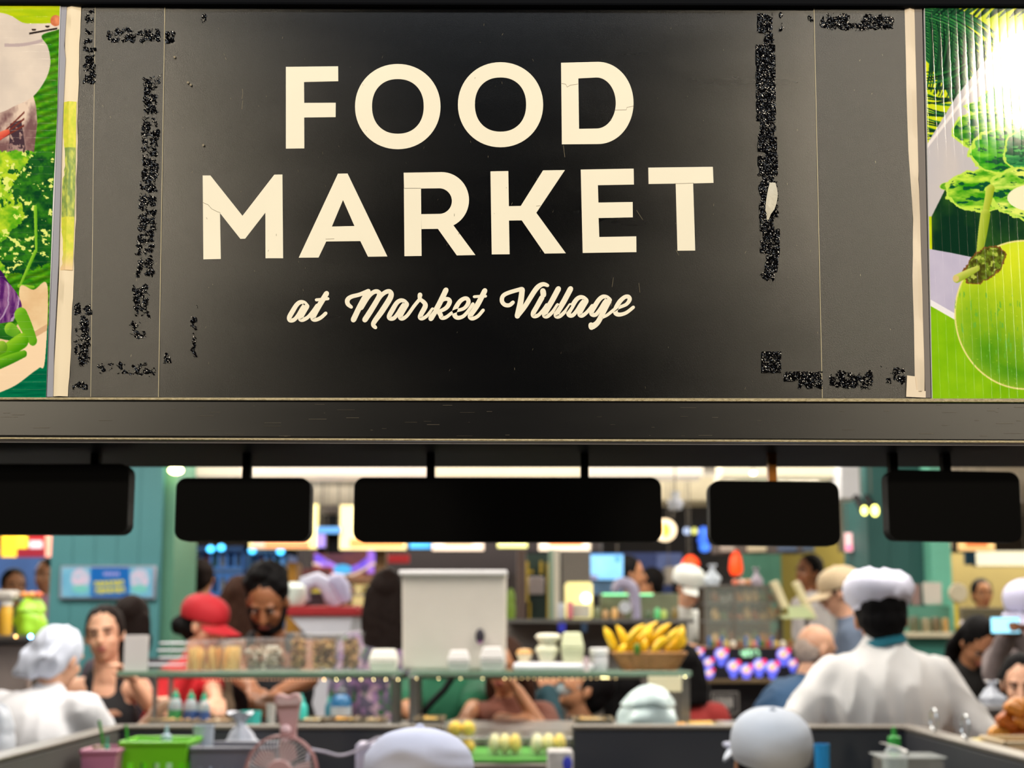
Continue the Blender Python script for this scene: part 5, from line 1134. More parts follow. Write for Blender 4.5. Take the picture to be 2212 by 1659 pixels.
nuts = [(132, 92, 48), (176, 132, 76), (96, 64, 36), (200, 164, 104)]
clearbox(619, 662, 1366, 5.64, .15, 'clear box of brown crisps, left one of three', 'snack box', chunks(nuts, .011, .5), GS); clearbox(665, 728, 1366, 5.64, .15, 'clear box of brown crisps, widest of three', 'snack box', chunks(nuts, .011, .5), GS); clearbox(731, 778, 1364, 5.64, .15, 'clear box of brown crisps, beside the white foam box', 'snack box', chunks(nuts, .011, .5), GS)
for i in range(4):
    x0, y0 = (350, 1384+i*15); a = Xp(348-(i % 2)*4-(40 if i > 2 else 0), 5.66); b_ = Xp(402, 5.66); zt = ST+.104-.026*i
    r_ = empty('lid_box', ((a+b_)/2, 5.72, zt-.025), ('topmost', 'second', 'third', 'lowest')[i]+' of the empty clear boxes stacked left of the biscuit sticks', 'box', 'stacked empty clear boxes')
    mb = MB(); mb.box((a, 5.66, zt-.0245), (b_-.012, 5.78, zt-.006), .006); mb.build('tub', glass('clear_tub', (235, 232, 225), .05, .12), r_); mb = MB(); mb.box((a-.004, 5.655, zt-.0058), (b_-.009, 5.785, zt-.001), .002); mb.build('rim', mat('rim_white', (232, 230, 240), .2), r_)
mb = MB(); mb.box((Xp(270, 5.63), 5.63, ST), (Xp(322, 5.63), 5.635, Z(1372, 5.63)), .001); thing(mb, 'card', mat('card_white', (214, 208, 206), .5), 'blank white card standing at the left end of the left glass shelf', 'card')
def foambox(x0, x1, y0, D, dep, label, group=None, z=None, c=(232, 228, 218), name='foam_box'):
    z = ST if z is None else z; a = Xp(x0, D); b_ = Xp(x1, D); zt = Z(y0, D); h_ = zt-z; r_ = empty(name, ((a+b_)/2, D+dep/2, z), label, 'box', group); m = mat('foam_%d_%d_%d' % c, c, .6, bump=.1, bscale=90)
    for (nm, f0, f1, q) in (('tray', 0, .5, .0), ('lid', .5, 1, .010)):
        mb = MB(); t0, t1 = (.008, 0) if nm == 'tray' else (0, .012)
        vs = []
        for (zz, ins) in ((z+h_*f0, t0), (z+h_*f1-(.001 if nm == 'tray' else 0), t1)):
            vs += [(a+ins, D+ins, zz), (b_-ins, D+ins, zz), (b_-ins, D+dep-ins, zz), (a+ins, D+dep-ins, zz)]
        mb.add(vs, [(3, 2, 1, 0), (4, 5, 6, 7), (0, 1, 5, 4), (1, 2, 6, 5), (2, 3, 7, 6), (3, 0, 4, 7)]); o = mb.build(nm, m, r_, smooth=False); bv = o.modifiers.new('b', 'BEVEL'); bv.width = .005; bv.segments = 2
    return r_
foambox(797, 858, 1403, 5.64, .12, 'white foam box left of the tall white storage bin')
# tall white storage bin
a = Xp(868, 5.78); b_ = Xp(1094, 5.78); zt = Z(1236, 5.78); r_ = empty('storage_bin', ((a+b_)/2, 5.87, ST), 'tall milky white plastic storage bin with a dark oval latch', 'storage bin')
mb = MB(); vs = []
for (zz, i_) in ((ST, .006), (zt, 0)): vs += [(a+i_, 5.74+i_, zz), (b_-i_*.3, 5.74+i_, zz), (b_-i_*.3, 6.12-i_, zz), (a+i_, 6.12-i_, zz)]
mb.add(vs, [(3, 2, 1, 0), (4, 5, 6, 7), (0, 1, 5, 4), (1, 2, 6, 5), (2, 3, 7, 6), (3, 0, 4, 7)]); o = mb.build('body', mat('milky_plastic', (204, 197, 188), .45, vary=.08, vscale=6, bump=.1, bscale=6), r_, smooth=False); bv = o.modifiers.new('b', 'BEVEL'); bv.width = .012; bv.segments = 3
mb = MB(); mb.box((a-.010, 5.728, zt-.012), (b_+.003, 6.13, zt+.006), .004); mb.build('rim', mat('milky_rim', (222, 220, 222), .4), r_)
mb = MB(); q = P(1037, 1374, 5.735); mb.ell(q, (.017, .006, .028), 20, 12); mb.build('latch', mat('latch_dark', (46, 42, 50), .4), r_); mb = MB(); q = P(1037, 1388, 5.729); mb.ell(q, (.010, .003, .004)); mb.build('latch_tip', mat('latch_purple', (120, 40, 120), .4), r_.children[-1])
for i, (x0, x1, y0) in enumerate(((966, 1016, 1405), (1036, 1090, 1398))): foambox(x0, x1, y0, 5.63, .09, ('left' if i == 0 else 'right')+' small translucent tub standing against the white storage bin', 'small tubs before the storage bin', c=(212, 208, 206), name='tub')
# right shelf goods
ty = ST; mb = MB(); mb.box((Xp(1108, 5.65), 5.65, ty), (Xp(1282, 5.65), 5.86, ty+.028), .01); thing(mb, 'tray', mat('tray_white', (214, 212, 218), .4), 'white tray on the right glass shelf', 'tray')
def stackbowl(x, y0, y1, w_, D, c, label, lidc=None):
    a = P(x, y1, D); q = D/3300; h_ = P(x, y0, D).z-a.z; r_ = empty('bowl', a, label, 'bowl', 'bowls and tubs on the white tray')
    mb = MB(); mb.lathe([(w_*q*.6, 0), (w_*q*.95, h_*.55), (w_*q, h_*.6)], 20, Matrix.Translation(a)); mb.build('bowl_body', mat('bowl_%d_%d_%d' % c, c, .35), r_)
    mb = MB(); mb.lathe([(w_*q*1.04, h_*.61), (w_*q*1.04, h_*.72), (w_*q*.8, h_*.95), (w_*q*.3, h_)], 20, Matrix.Translation(a)); mb.build('lid', mat('bowl_%d_%d_%d' % (lidc or c), lidc or c, .35), r_); return r_
tz = 1350+(CAMZ-(ty+.028))/5.7*3300
stackbowl(1182, 1392, tz, 24, 5.72, (226, 226, 196), 'pale lidded bowl under another on the white tray'); stackbowl(1184, 1368, 1392, 26, 5.72, (232, 228, 206), 'pale lidded bowl topmost of its stack on the white tray')
stackbowl(1133, 1402, tz, 17, 5.72, (240, 226, 190), 'small cream bowl at the left end of the white tray', (226, 170, 100))
foambox(1212, 1262, 1366, 5.68, .12, 'square pale green tub on the white tray', c=(214, 218, 180), z=ty+.028, name='tub')
a = on(1294, 5.75); r_ = empty('jar', a, 'squat white jar between the tray and the banana basket', 'jar'); mb = MB(); mb.lathe([(.03, 0), (.033, .01), (.033, .05), (.029, .058)], 20, Matrix.Translation(a)); mb.build('body', mat('jar_w', (206, 204, 210), .3), r_); mb = MB(); mb.lathe([(.036, .0585), (.036, .078), (.03, .082)], 20, Matrix.Translation(a)); mb.build('lid', mat('jar_lid', (226, 226, 230), .3), r_)
a = on(1266, 5.66); mb = MB(); mb.cyl(a, a+Vector((0, 0, .05)), .012, .010); thing(mb, 'bottle', mat('pinkb', (216, 190, 196), .3), 'small pinkish bottle beside the squat white jar', 'bottle')
# banana basket
D = 5.76; a = Xp(1322, D); b_ = Xp(1480, D); zt = Z(1412, D); r_ = empty('basket', ((a+b_)/2, D, ST), 'brown wicker basket holding the bananas', 'basket'); mb = MB(); n = 40
cx, cy = (a+b_)/2, D; rw = (b_-a)/2
rows = 7
for j in range(rows):
    t = j/(rows-1); zz = ST+.006+(zt-ST-.006)*t; sx_ = rw*(.74+.26*t); sy_ = .085*(.76+.24*t); pts = []
    for i in range(n+1): q = 2*PI*i/n; wv = .0025*(1 if (i+j) % 2 else -1); pts.append((cx+(sx_+wv)*math.cos(q), cy+(sy_+wv)*math.sin(q), zz))
    mb.tube(pts, .0045, 6, False)
mb.box((cx-rw*.7, cy-.06, ST), (cx+rw*.7, cy+.06, ST+.004)); 
M_WICK = mat('wicker', (160, 112, 62), .6, vary=.3, vscale=30); mb.build('weave', M_WICK, r_)
mb = MB()
for i in range(n//2): q = 2*PI*i/(n//2); mb.tube([(cx+rw*.74*math.cos(q), cy+.065*math.sin(q), ST+.004), (cx+rw*.99*math.cos(q), cy+.084*math.sin(q), zt)], .003, 5)
mb.build('stake', M_WICK, r_)
mb = MB(); mb.tube([(cx+rw*1.01*math.cos(2*PI*i/n), cy+.087*math.sin(2*PI*i/n), zt+.002) for i in range(n+1)], .006, 8, False); mb.build('rim', M_WICK, r_)
M_BAN = mat('banana_yellow', (236, 190, 20), .45, vary=.14, vscale=18); M_BT = mat('banana_tip', (92, 86, 30), .6)
def banana(p0, p1, p2, r, label):
    pts = [np.array(p0)*(1-t)**2+2*np.array(p1)*t*(1-t)+np.array(p2)*t*t for t in np.linspace(0, 1, 12)]
    rad = [r*x for x in (.42, .7, .92, 1, 1, 1, 1, .98, .9, .74, .5, .3)]; c = pts[0]
    r_ = empty('banana', c, label, 'banana', 'bananas piled in the wicker basket'); mb = MB(); mb.tube([tuple(p) for p in pts], rad, 7); mb.build('peel', M_BAN, r_)
    d = Vector(pts[-1]-pts[-2]).normalized(); mb = MB(); e = Vector(pts[-1]); mb.cyl(e, e+d*.010, r*.32, r*.26, 8); mb.build('tip', M_BT, r_)
bl = [((1330, 1408), (1318, 1375), (1306, 1356)), ((1352, 1408), (1350, 1375), (1332, 1352)), ((1352, 1392), (1372, 1362), (1392, 1350)), ((1362, 1412), (1366, 1380), (1374, 1362)), ((1384, 1410), (1392, 1374), (1410, 1356)),
      ((1400, 1396), (1420, 1364), (1448, 1348)), ((1410, 1414), (1420, 1388), (1440, 1376)), ((1438, 1412), (1452, 1392), (1462, 1378)), ((1340, 1414), (1344, 1402), (1352, 1392)), ((1392, 1412), (1388, 1394), (1394, 1380)),
      ((1424, 1400), (1446, 1380), (1466, 1356)), ((1448, 1414), (1466, 1398), (1482, 1380)), ((1456, 1408), (1474, 1376), (1474, 1352)), ((1366, 1398), (1392, 1362), (1420, 1344))]
wd = ['far left, upright', 'second from the left, curving left', 'lying across the top toward the right', 'upright in the left middle', 'upright in the centre', 'topmost, pointing right', 'short in the right middle', 'low on the right', 'small at the left front', 'small at the centre front', 'slanting up at the right', 'outermost at the right rim', 'upright at the far right', 'peak of the pile']
for i, (q0, q1, q2) in enumerate(bl):
    D2 = 5.72+.014*(i % 4)*(1 if i % 2 else -1)+(.03 if q2[1] < 1358 else 0); banana(P(*q0, D2), P(*q1, D2-.01), P(*q2, D2), .0155, 'ripe yellow banana in the basket, '+wd[i])
mb = MB(); mb.ell(P(1376, 1402, 5.67), (.012, .01, .022)); thing(mb, 'leaf', mat('leaf_green', (60, 110, 20), .5), 'dark green leaf tucked among the bananas', 'leaf')
# price card, things under the shelf
mb = MB(); a = P(1400, 1494, 5.59); b_ = P(1472, 1460, 5.59); mb.box((a.x, 5.585, a.z), (b_.x, 5.59, SZ-.005), .001); thing(mb, 'price_card', mat('card_cream', (238, 232, 196), .5), 'blank cream card hanging under the right glass shelf', 'card')
# ---- goods along the serving counter
def cbox(name, x0, y0, x1, D, dep, m, label, cat, group=None, z=None, bev=.006, y1=None):
    z = CT if z is None else z; mb = MB(); mb.box((Xp(x0, D), D, z if y1 is None else Z(y1, D)), (Xp(x1, D), D+dep, Z(y0, D)), bev); return thing(mb, name, m, label, cat, group)
def traysteel(x0, x1, D, label, y0=1556, fill=None, dep=.2, h=None):
    a = Xp(x0, D); b_ = Xp(x1, D); zt = Z(y0, D) if h is None else CT+h; r_ = empty('food_tray', ((a+b_)/2, D+dep/2, CT), label, 'tray', 'steel food trays along the counter'); mb = MB(); t_ = .004
    mb.box((a, D, CT), (b_, D+t_, zt)); mb.box((a, D+dep-t_, CT), (b_, D+dep, zt)); mb.box((a, D, CT), (a+t_, D+dep, zt)); mb.box((b_-t_, D, CT), (b_, D+dep, zt)); mb.box((a, D, CT), (b_, D+dep, CT+t_))
    mb.build('pan', M_STEEL, r_, smooth=False); mb = MB(); q = .006
    for (u, v) in (((a-q, D-q), (b_+q, D)), ((a-q, D+dep), (b_+q, D+dep+q)), ((a-q, D), (a, D+dep)), ((b_, D), (b_+q, D+dep))): mb.box((*u, zt-.003), (*v, zt+.002))
    mb.build('rim', mat('rim_brass', (200, 176, 140), .25, metal=.6), r_, smooth=False)
    if fill: fill(r_, a+.01, b_-.01, D+.01, D+dep-.01, CT+.005, zt+.006, 'food')
    return r_
fd = [((226, 190, 130), (200, 150, 90)), ((214, 190, 160), (170, 130, 90)), ((230, 214, 180), (220, 180, 110)), ((226, 140, 60), (240, 190, 90)), ((150, 120, 80), (210, 190, 150)), ((240, 200, 110), (226, 170, 60))]
for i, (x0, x1, y0) in enumerate(((330, 420, 1556), (425, 500, 1558), (640, 700, 1556), (705, 765, 1555), (770, 830, 1557), (900, 955, 1554))):
    traysteel(x0, x1, 5.36, 'steel tray of '+('pale', 'beige', 'cream', 'orange', 'brown', 'golden')[i]+' food on the counter, '+('left of the plastic bag', 'behind the clear cup', 'right of the pink fan', 'under the teal bottles', 'left of the shelf post', 'left of the mango boxes')[i], y0, chunks(fd[i], .014, .6))
traysteel(1242, 1322, 5.36, 'steel tray of beige food right of the corn boxes', 1555, chunks(fd[2], .014)); traysteel(1480, 1560, 5.36, 'long steel tray of golden food right of the steel shelf post', 1566, chunks(fd[5], .012))
for i, x in enumerate((1428, 1456, 1470)):
    mb = MB(); D = 5.3; q = Vector((Xp(x, D), D, CT)); mb.ell(q+Vector((0, 0, .021)), (.024, .03, .020)); thing(mb, 'bread_bun', mat('orange_bun', (240, 170, 60), .45), ('leftmost', 'middle', 'rightmost')[i]+' of the orange buns before the steel shelf post', 'bun', 'orange buns on the counter')
def cup(x, y0, D, w_, label, m, z=None, lid=None, name='cup', cat='cup', group=None, taper=.78):
    z = CT if z is None else z; q = D/3300; a = Vector((Xp(x, D), D, z)); h_ = Z(y0, D)-z; r_ = empty(name, a, label, cat, group); mb = MB(); R0 = w_*q/2
    mb.lathe([(R0*taper, 0), (R0, h_*.97), (R0*1.04, h_*.97), (R0*1.04, h_), (R0*.95, h_), (R0*taper*.9, .004)], 22, Matrix.Translation(a), close=True); mb.build('body', m, r_)
    if lid: mb = MB(); mb.lathe([(R0*1.06, h_+.0005), (R0*1.06, h_+.006), (R0*.8, h_+.010)], 22, Matrix.Translation(a)); mb.build('lid', lid, r_)
    return r_
M_TEALP = mat('teal_plastic', (70, 200, 190), .3); M_CLR = glass('cup_clear', (226, 232, 236), .4, .15)
cup(548, 1536, 5.45, 44, 'teal plastic tub behind the white carrier bag', M_TEALP); cup(590, 1520, 5.5, 20, 'slim pale cup left of the pink fan head', mat('cup_pale', (206, 196, 190), .4))
def squeeze(x, y0, D, w_, m, cm, label, z=None, group='squeeze bottles on the counter', band=None):
    z = CT if z is None else z; a = Vector((Xp(x, D), D, z)); q = D/3300; h_ = Z(y0, D)-z; R0 = w_*q/2; r_ = empty('bottle', a, label, 'bottle', group)
    mb = MB(); mb.lathe([(R0*.9, 0), (R0, h_*.06), (R0, h_*.62), (R0*.7, h_*.74), (R0*.45, h_*.78)], 18, Matrix.Translation(a)); mb.build('body', m, r_)
    mb = MB(); mb.lathe([(R0*.5, h_*.781), (R0*.5, h_*.88), (R0*.2, h_*.9), (R0*.15, h_)], 14, Matrix.Translation(a)); mb.build('cap', cm, r_)
    if band: mb = MB(); mb.lathe([(R0*1.02, h_*.2), (R0*1.02, h_*.5)], 18, Matrix.Translation(a), close=False); mb.build('label_band', band, r_)
    return r_
squeeze(655, 1498, 5.5, 26, M_TEALP, M_TEALP, 'teal bottle directly right of the pink fan head'); squeeze(740, 1478, 5.6, 44, mat('blue_lbl', (44, 104, 150), .3), mat('grey_cap', (120, 124, 130), .4), 'fat blue bottle with a grey cap under the left shelf', band=mat('band_pale', (180, 190, 200), .4))
squeeze(715, 1500, 5.62, 20, mat('teal_dk', (60, 130, 150), .3), M_TEALP, 'thin blue-green bottle left of the fat blue bottle')
for (x, w_, k_) in ((385, 30, 0), (418, 30, 1), (446, 26, 2)): squeeze(x, 1488+k_*3, 5.5, w_, glass('pet_water', (190, 214, 220), .5, .06), mat('cap_teal', (60, 190, 150), .4), ('left', 'middle', 'right')[k_]+' of the clear water bottles with teal caps under the left shelf', group='clear water bottles with teal caps', band=mat('band_blue', (60, 90, 150), .4) if k_ else mat('band_green', (60, 150, 90), .4))
# crumpled carrier bags
def bag(px, D, w_, h_, dep, m, label, seed=1, knot=True, z=None, name='carrier_bag', cat='bag'):
    a = P(*px, D) if z is None else Vector((Xp(px[0], D), D, z)); mb = MB(); n = 30; mm = 18; vs = []; fs = []
    for j in range(mm+1):
        t = j/mm; pr = (.86+.14*math.sin(PI*t/.6) if t < .6 else 1)*((1-(max(0, (t-.25)/.75))**2.2)**.5 if not knot else (1 if t < .3 else max(.16, (1-(t-.3)/.55)**.8 if t < .85 else 0)+(.35*(t-.85)/.15 if t > .85 else 0)))
        for i in range(n):
            q = 2*PI*i/n; wv = 1+.22*mnoise.noise(Vector((math.cos(q)*1.6+seed, math.sin(q)*1.6, t*3)))+.10*math.sin(q*5+seed+t*3)*t
            vs.append((a.x+w_/2*pr*wv*math.cos(q)+.04*w_*math.sin(t*3+seed), a.y+dep/2*pr*wv*math.sin(q), a.z+h_*t*(1+.03*math.sin(q*3))))
    for j in range(mm):
        for i in range(n): fs.append((j*n+i, j*n+(i+1) % n, (j+1)*n+(i+1) % n, (j+1)*n+i))
    fs += [tuple(range(n))[::-1], tuple(mm*n+i for i in range(n))]; mb.add(vs, fs); return thing(mb, name, m, label, cat)
M_BAGW = mat('bag_white', (206, 208, 220), .35, bump=.5, bscale=25); bag((530, 1600), 4.5, .14, .16, .1, M_BAGW, 'crumpled white carrier bag left of the pink fan', 2, z=WT+.10)
mb = MB(); mb.box((Xp(480, 4.5), 4.44, WT), (Xp(575, 4.5), 4.57, WT+.10), .006); thing(mb, 'carton', mat('carton_grey', (120, 118, 124), .6), 'low grey carton under the white carrier bag', 'box')
bag((1398, 1568), 5.28, .20, Z(1480, 5.28)-CT, .16, mat('bag_aqua', (204, 222, 222), .3, bump=.6, bscale=20), 'bulging pale aqua plastic bag left of the steel shelf post', 5, knot=False, z=CT)
# ---- green mat and packed boxes in the gap between the coolers
GZ = Z(1632, 4.75); mb = MB(); mb.box((Xp(955, 4.6), 4.6, 0), (Xp(1232, 4.6), 5.1, GZ-.012), .004); thing(mb, 'plinth', M_STEELD, 'steel plinth filling the gap between the two coolers', 'plinth'); mb = MB(); mb.box((Xp(956, 4.6), 4.61, GZ-.0115), (Xp(1231, 4.6), 5.08, GZ), .002); thing(mb, 'mat', mat('mat_green', (62, 138, 34), .7, bump=.5, bscale=90), 'bright green mat under the mango and corn boxes', 'mat')
def packed(x0, x1, y0, D, z, cols, label, group, lidy=(240, 236, 220)):
    a = Xp(x0, D); b_ = Xp(x1, D); zt = Z(y0, D); dep = (b_-a)*.8; r_ = empty('food_box', ((a+b_)/2, D+dep/2, z), label, 'food box', group); c = Vector(((a+b_)/2, D+dep/2, z)); w2 = (b_-a)/2; h_ = zt-z
    def ringy(sc, zz): return [(c.x+w2*sc*sx_*(1-.12*(k_ == 1)), c.y+dep/2*sc*sy_*(1-.12*(k_ == 0)), zz) for (sx_, sy_, k_) in ((1, -1, 1), (1, 1, 0), (-1, 1, 1), (-1, -1, 0))]
    mb = MB(); mb.add(ringy(.86, z)+ringy(1, z+h_*.45), [(0, 1, 5, 4), (1, 2, 6, 5), (2, 3, 7, 6), (3, 0, 4, 7), (3, 2, 1, 0)]); mb.build('tray', glass('pack_tray', (240, 236, 220), .18, .1), r_, smooth=False)
    mb = MB(); mb.add(ringy(1.03, z+h_*.46)+ringy(.94, z+h_*.9)+ringy(.7, z+h_), [(0, 1, 5, 4), (1, 2, 6, 5), (2, 3, 7, 6), (3, 0, 4, 7), (4, 5, 9, 8), (5, 6, 10, 9), (6, 7, 11, 10), (7, 4, 8, 11), (8, 9, 10, 11)]); mb.build('lid', glass('pack_lid', (240, 238, 228), .12, .08), r_, smooth=False)
    for i, cc in enumerate(cols):
        mb = MB(); n = len(cols); x = c.x-w2*.8+w2*1.6*(i+.5)/n; mb.ell((x, c.y, z+h_*.48), (w2*.80/n*1.12, dep*.44, h_*.44), 16, 12); mb.build('piece', mat('piece_%d_%d_%d' % cc, cc, .5, vary=.15, bump=.2, bscale=80), r_)
    return r_
Y1 = (250, 200, 20); zb = GZ
packed(964, 1031, 1595, 4.72, zb, [(240, 180, 20), Y1], 'clear box of yellow mango, lower of the stacked pair', 'packed fruit boxes on the green mat'); packed(963, 1032, 1556, 4.72, Z(1595, 4.72)+.001, [Y1, (252, 212, 40)], 'clear box of yellow mango, upper of the stacked pair', 'packed fruit boxes on the green mat')
packed(1050, 1132, 1583, 4.72, zb, [(226, 222, 170), (240, 226, 150), (246, 214, 90)], 'clear box of pale corn beside the mango boxes', 'packed fruit boxes on the green mat'); packed(1140, 1230, 1583, 4.72, zb, [(226, 224, 180), (236, 226, 150), (246, 214, 90)], 'clear box of pale corn at the right end of the green mat', 'packed fruit boxes on the green mat')
mb = MB(); mb.box((Xp(1182, 4.4), 4.38, WT), (Xp(1236, 4.4), 4.5, Z(1622, 4.4)), .004); thing(mb, 'carton', mat('carton_white', (196, 190, 186), .5, vary=.3, vscale=30), 'pale printed carton left of the navy cooler', 'box')
cb = P(1226, 1650, 4.37); mb = MB(); mb.ell((cb.x, 4.375, cb.z), (.013, .004, .02)); o = mb.build('picture', mat('carton_blue', (50, 60, 190), .5), bpy.data.objects.get('carton.001'))
# ---- work table things
def basket(x0, x1, y0, D, dep, m, label, name='basket', h=None, z=WT):
    a = Xp(x0, D); b_ = Xp(x1, D); zt = Z(y0, D); r_ = empty(name, ((a+b_)/2, D+dep/2, z), label, 'basket', 'plastic baskets on the work table'); t_ = .005; i_ = .014
    mb = MB(); o_ = [(a, D), (b_, D), (b_, D+dep), (a, D+dep)]; ib = [(a+i_, D+i_), (b_-i_, D+i_), (b_-i_, D+dep-i_), (a+i_, D+dep-i_)]
    def qd(p0, p1, q0, q1):
        s0 = len(mb.v); mb.add([(*q0, z), (*q1, z), (*p1, zt), (*p0, zt)], [(0, 1, 2, 3)])
    # walls with slots
    for e in range(4):
        p0, p1, q0, q1 = o_[e], o_[(e+1) % 4], ib[e], ib[(e+1) % 4]; L = math.hypot(p1[0]-p0[0], p1[1]-p0[1]); n = max(4, int(L/.03))
        for k_ in range(n):
            for (u0, u1, v0, v1) in ((k_/n, (k_+1)/n, 0, .35), (k_/n, (k_+1)/n, .75, 1), (k_/n, (k_+.55)/n, .35, .75)):
                pt_ = lambda u, v: ((q0[0]+(q1[0]-q0[0])*u)*(1-v)+(p0[0]+(p1[0]-p0[0])*u)*v, (q0[1]+(q1[1]-q0[1])*u)*(1-v)+(p0[1]+(p1[1]-p0[1])*u)*v, z+(zt-z)*v)
                mb.add([pt_(u0, v0), pt_(u1, v0), pt_(u1, v1), pt_(u0, v1)], [(0, 1, 2, 3)])
    mb.add([(*p, z+.002) for p in ib], [(0, 1, 2, 3)]); ob = mb.build('body', m, r_, smooth=False, fixn=False); sm = ob.modifiers.new('s', 'SOLIDIFY'); sm.thickness = .003
    mb = MB(); mb.tube([(*p, zt) for p in o_+[o_[0]]], .006, 8, False); mb.build('rim', m, r_); return r_
basket(268, 412, 1606, 4.12, .19, mat('lime_plastic', (120, 214, 20), .35), 'lime green plastic basket on the work table')
basket(186, 262, 1624, 4.05, .16, mat('pink_plastic', (210, 130, 160), .35), 'pink plastic basket left of the lime green one')
basket(418, 600, 1618, 4.15, .2, mat('grey_plastic', (112, 112, 126), .4), 'grey plastic bin right of the lime green basket')
squeeze(368, 1566, 4.3, 44, mat('sauce_white', (214, 214, 206), .35), mat('lid_blue', (190, 210, 232), .3), 'white squeeze bottle with a pale blue lid standing in the green basket', z=WT+.006, group=None)
cup(447, 1566, 4.34, 44, 'translucent plastic cup behind the grey bin', mat('cup_grey', (190, 200, 212), .25), z=WT+.01, name='plastic_cup')
squeeze(242, 1590, 4.14, 22, glass('pet_water', (190, 214, 220), .5), mat('cap_teal', (60, 190, 150), .4), 'clear bottle with a green cap standing in the pink basket', z=WT+.01, group=None); 
for (x, y, c, n_) in ((218, 1612, (150, 130, 96), 'brown lidded jar'), (232, 1640, (50, 40, 60), 'dark sauce sachet'), (214, 1648, (226, 196, 70), 'yellow lidded jar')):
    D = 4.10; mb = MB(); a = Vector((Xp(x, D), D+.02*(y % 3), WT+.008)); mb.lathe([(.016, 0), (.018, .01), (.018, max(.03, Z(y, D)-a.z-.01)), (.012, max(.04, Z(y, D)-a.z))], 14, Matrix.Translation(a)); thing(mb, 'jar', mat('sj_%d_%d_%d' % c, c, .35), n_+' inside the pink basket', 'jar')
# ribbon straws
for i, (p0, p1) in enumerate((((214, 1556), (222, 1600)), ((272, 1566), (276, 1606)))):
    mb = MB(); mb.tube([P(*p1, 4.15)-Vector((0, 0, .12)), P(*p1, 4.15), P(*p0, 4.15)], .004, 8); thing(mb, 'straw', mat('straw_green', (60, 160, 50), .4), 'green straw standing in the '+('pink' if i == 0 else 'lime green')+' basket', 'straw')
# pink fan
D = 4.05; c = P(606, 1668, D); r_ = empty('fan', (c.x, D, WT), 'pink clip-on desk fan with a round wire grille', 'fan'); M_PINK = mat('fan_pink', (206, 160, 158), .35); M_PINKD = mat('fan_rose', (178, 124, 122), .4)
R0 = 74*D/3300
mb = MB(); mb.tube([(c.x+R0*math.cos(2*PI*i/48), D-.0, c.z+R0*math.sin(2*PI*i/48)) for i in range(49)], .0032, 8, False); mb.tube([(c.x+R0*math.cos(2*PI*i/48), D+.03, c.z+R0*math.sin(2*PI*i/48)) for i in range(49)], .0032, 8, False); mb.build('ring', M_PINKD, r_)
mb = MB()
for i in range(52):
    q = 2*PI*i/52; mb.tube([(c.x+R0*f_*math.cos(q+.25*(1-f_)), D-.022*math.sqrt(max(0, 1-f_*f_)), c.z+R0*f_*math.sin(q+.25*(1-f_))) for f_ in (.36, .6, .8, 1)], .0011, 5)
mb.build('grille', mat('grille_pale', (206, 196, 192), .35), r_)
mb = MB(); mb.cyl((c.x, D-.018, c.z), (c.x, D-.028, c.z), R0*.38, R0*.34, 28); mb.build('hub', M_PINK, r_)
for i in range(5):
    q = 2*PI*i/5; mb = MB(); pts = [(.12, 0), (.5, -.32), (.85, -.12), (.82, .30), (.45, .2)]; vs = [(c.x+R0*(x*math.cos(q)-y*math.sin(q)), D+.008+.012*y, c.z+R0*(x*math.sin(q)+y*math.cos(q))) for x, y in pts]; mb.add(vs, [(0, 1, 2, 3, 4)]); ob = mb.build('blade', mat('blade_pink', (190, 150, 150), .4), r_, smooth=False, fixn=False); sm = ob.modifiers.new('s', 'SOLIDIFY'); sm.thickness = .002
mb = MB(); ol = [(612, 1600), (604, 1560), (598, 1530), (593, 1512), (600, 1498), (612, 1500), (624, 1504), (636, 1497), (648, 1499), (652, 1512), (646, 1540), (640, 1580), (640, 1600)]; oo = [P(x, y, D+.06) for x, y in ol]; mb.prism([(p.x, p.z) for p in oo], D+.045, D+.075); ob = mb.build('clip_arm', M_PINK, r_, smooth=False); bv = ob.modifiers.new('b', 'BEVEL'); bv.width = .006; bv.segments = 3
mb = MB(); ol = [(596, 1516), (604, 1505), (624, 1512), (642, 1504), (650, 1512), (644, 1522), (602, 1524)]; oo = [P(x, y, D+.04) for x, y in ol]; mb.prism([(p.x, p.z) for p in oo], D+.038, D+.0445); mb.build('clip_pad', mat('fan_pad', (226, 190, 184), .35), r_, smooth=False)
mb = MB(); q = P(617, 1578, D+.03); mb.ell(q, (.015, .02, .016)); mb.cyl(q, (c.x, D+.03, c.z+R0*.5), .009, .009); mb.build('joint', mat('fan_joint', (226, 186, 190), .3), r_); mb = MB(); mb.cyl((c.x, D+.05, WT), (c.x, D+.05, Z(1596, D)), .012, .012); mb.build('stem', M_PINK, r_)
mb = MB(); cz = [P(*p, 4.3) for p in ((668, 1618), (700, 1624), (735, 1632), (770, 1622), (800, 1602), (822, 1594), (838, 1606), (842, 1650))]; mb.tube([tuple(p) for p in catmull(cz, 6)], .0038, 8); mb.tube([(cz[-1].x, 4.3, cz[-1].z), (cz[-1].x, 4.3, WT)], .0038, 8); mb.tube([(cz[0].x, 4.3, cz[0].z), (cz[0].x-.02, 4.25, WT+.02)], .0038, 8); thing(mb, 'cable', mat('cable_lilac', (190, 182, 200), .4), 'pale cable looping right from the pink fan', 'cable')
cbox('box', 772, 1606, 826, 4.35, .1, mat('lilac_box', (190, 184, 206), .4), 'small lilac box under the loop of the cable', 'box', z=WT)
cup(1767, 1607, 4.2, 32, 'bright blue plastic cup right of the white baseball cap', mat('blue_cup', (40, 150, 214), .3), z=WT)
squeeze(1922, 1570, 4.3, 54, glass('pet_clear2', (214, 228, 226), .42, .06), mat('cap_green', (60, 170, 70), .4), 'clear water bottle with a green label before the navy cooler', z=WT, group=None, band=mat('band_green2', (50, 170, 70), .4))
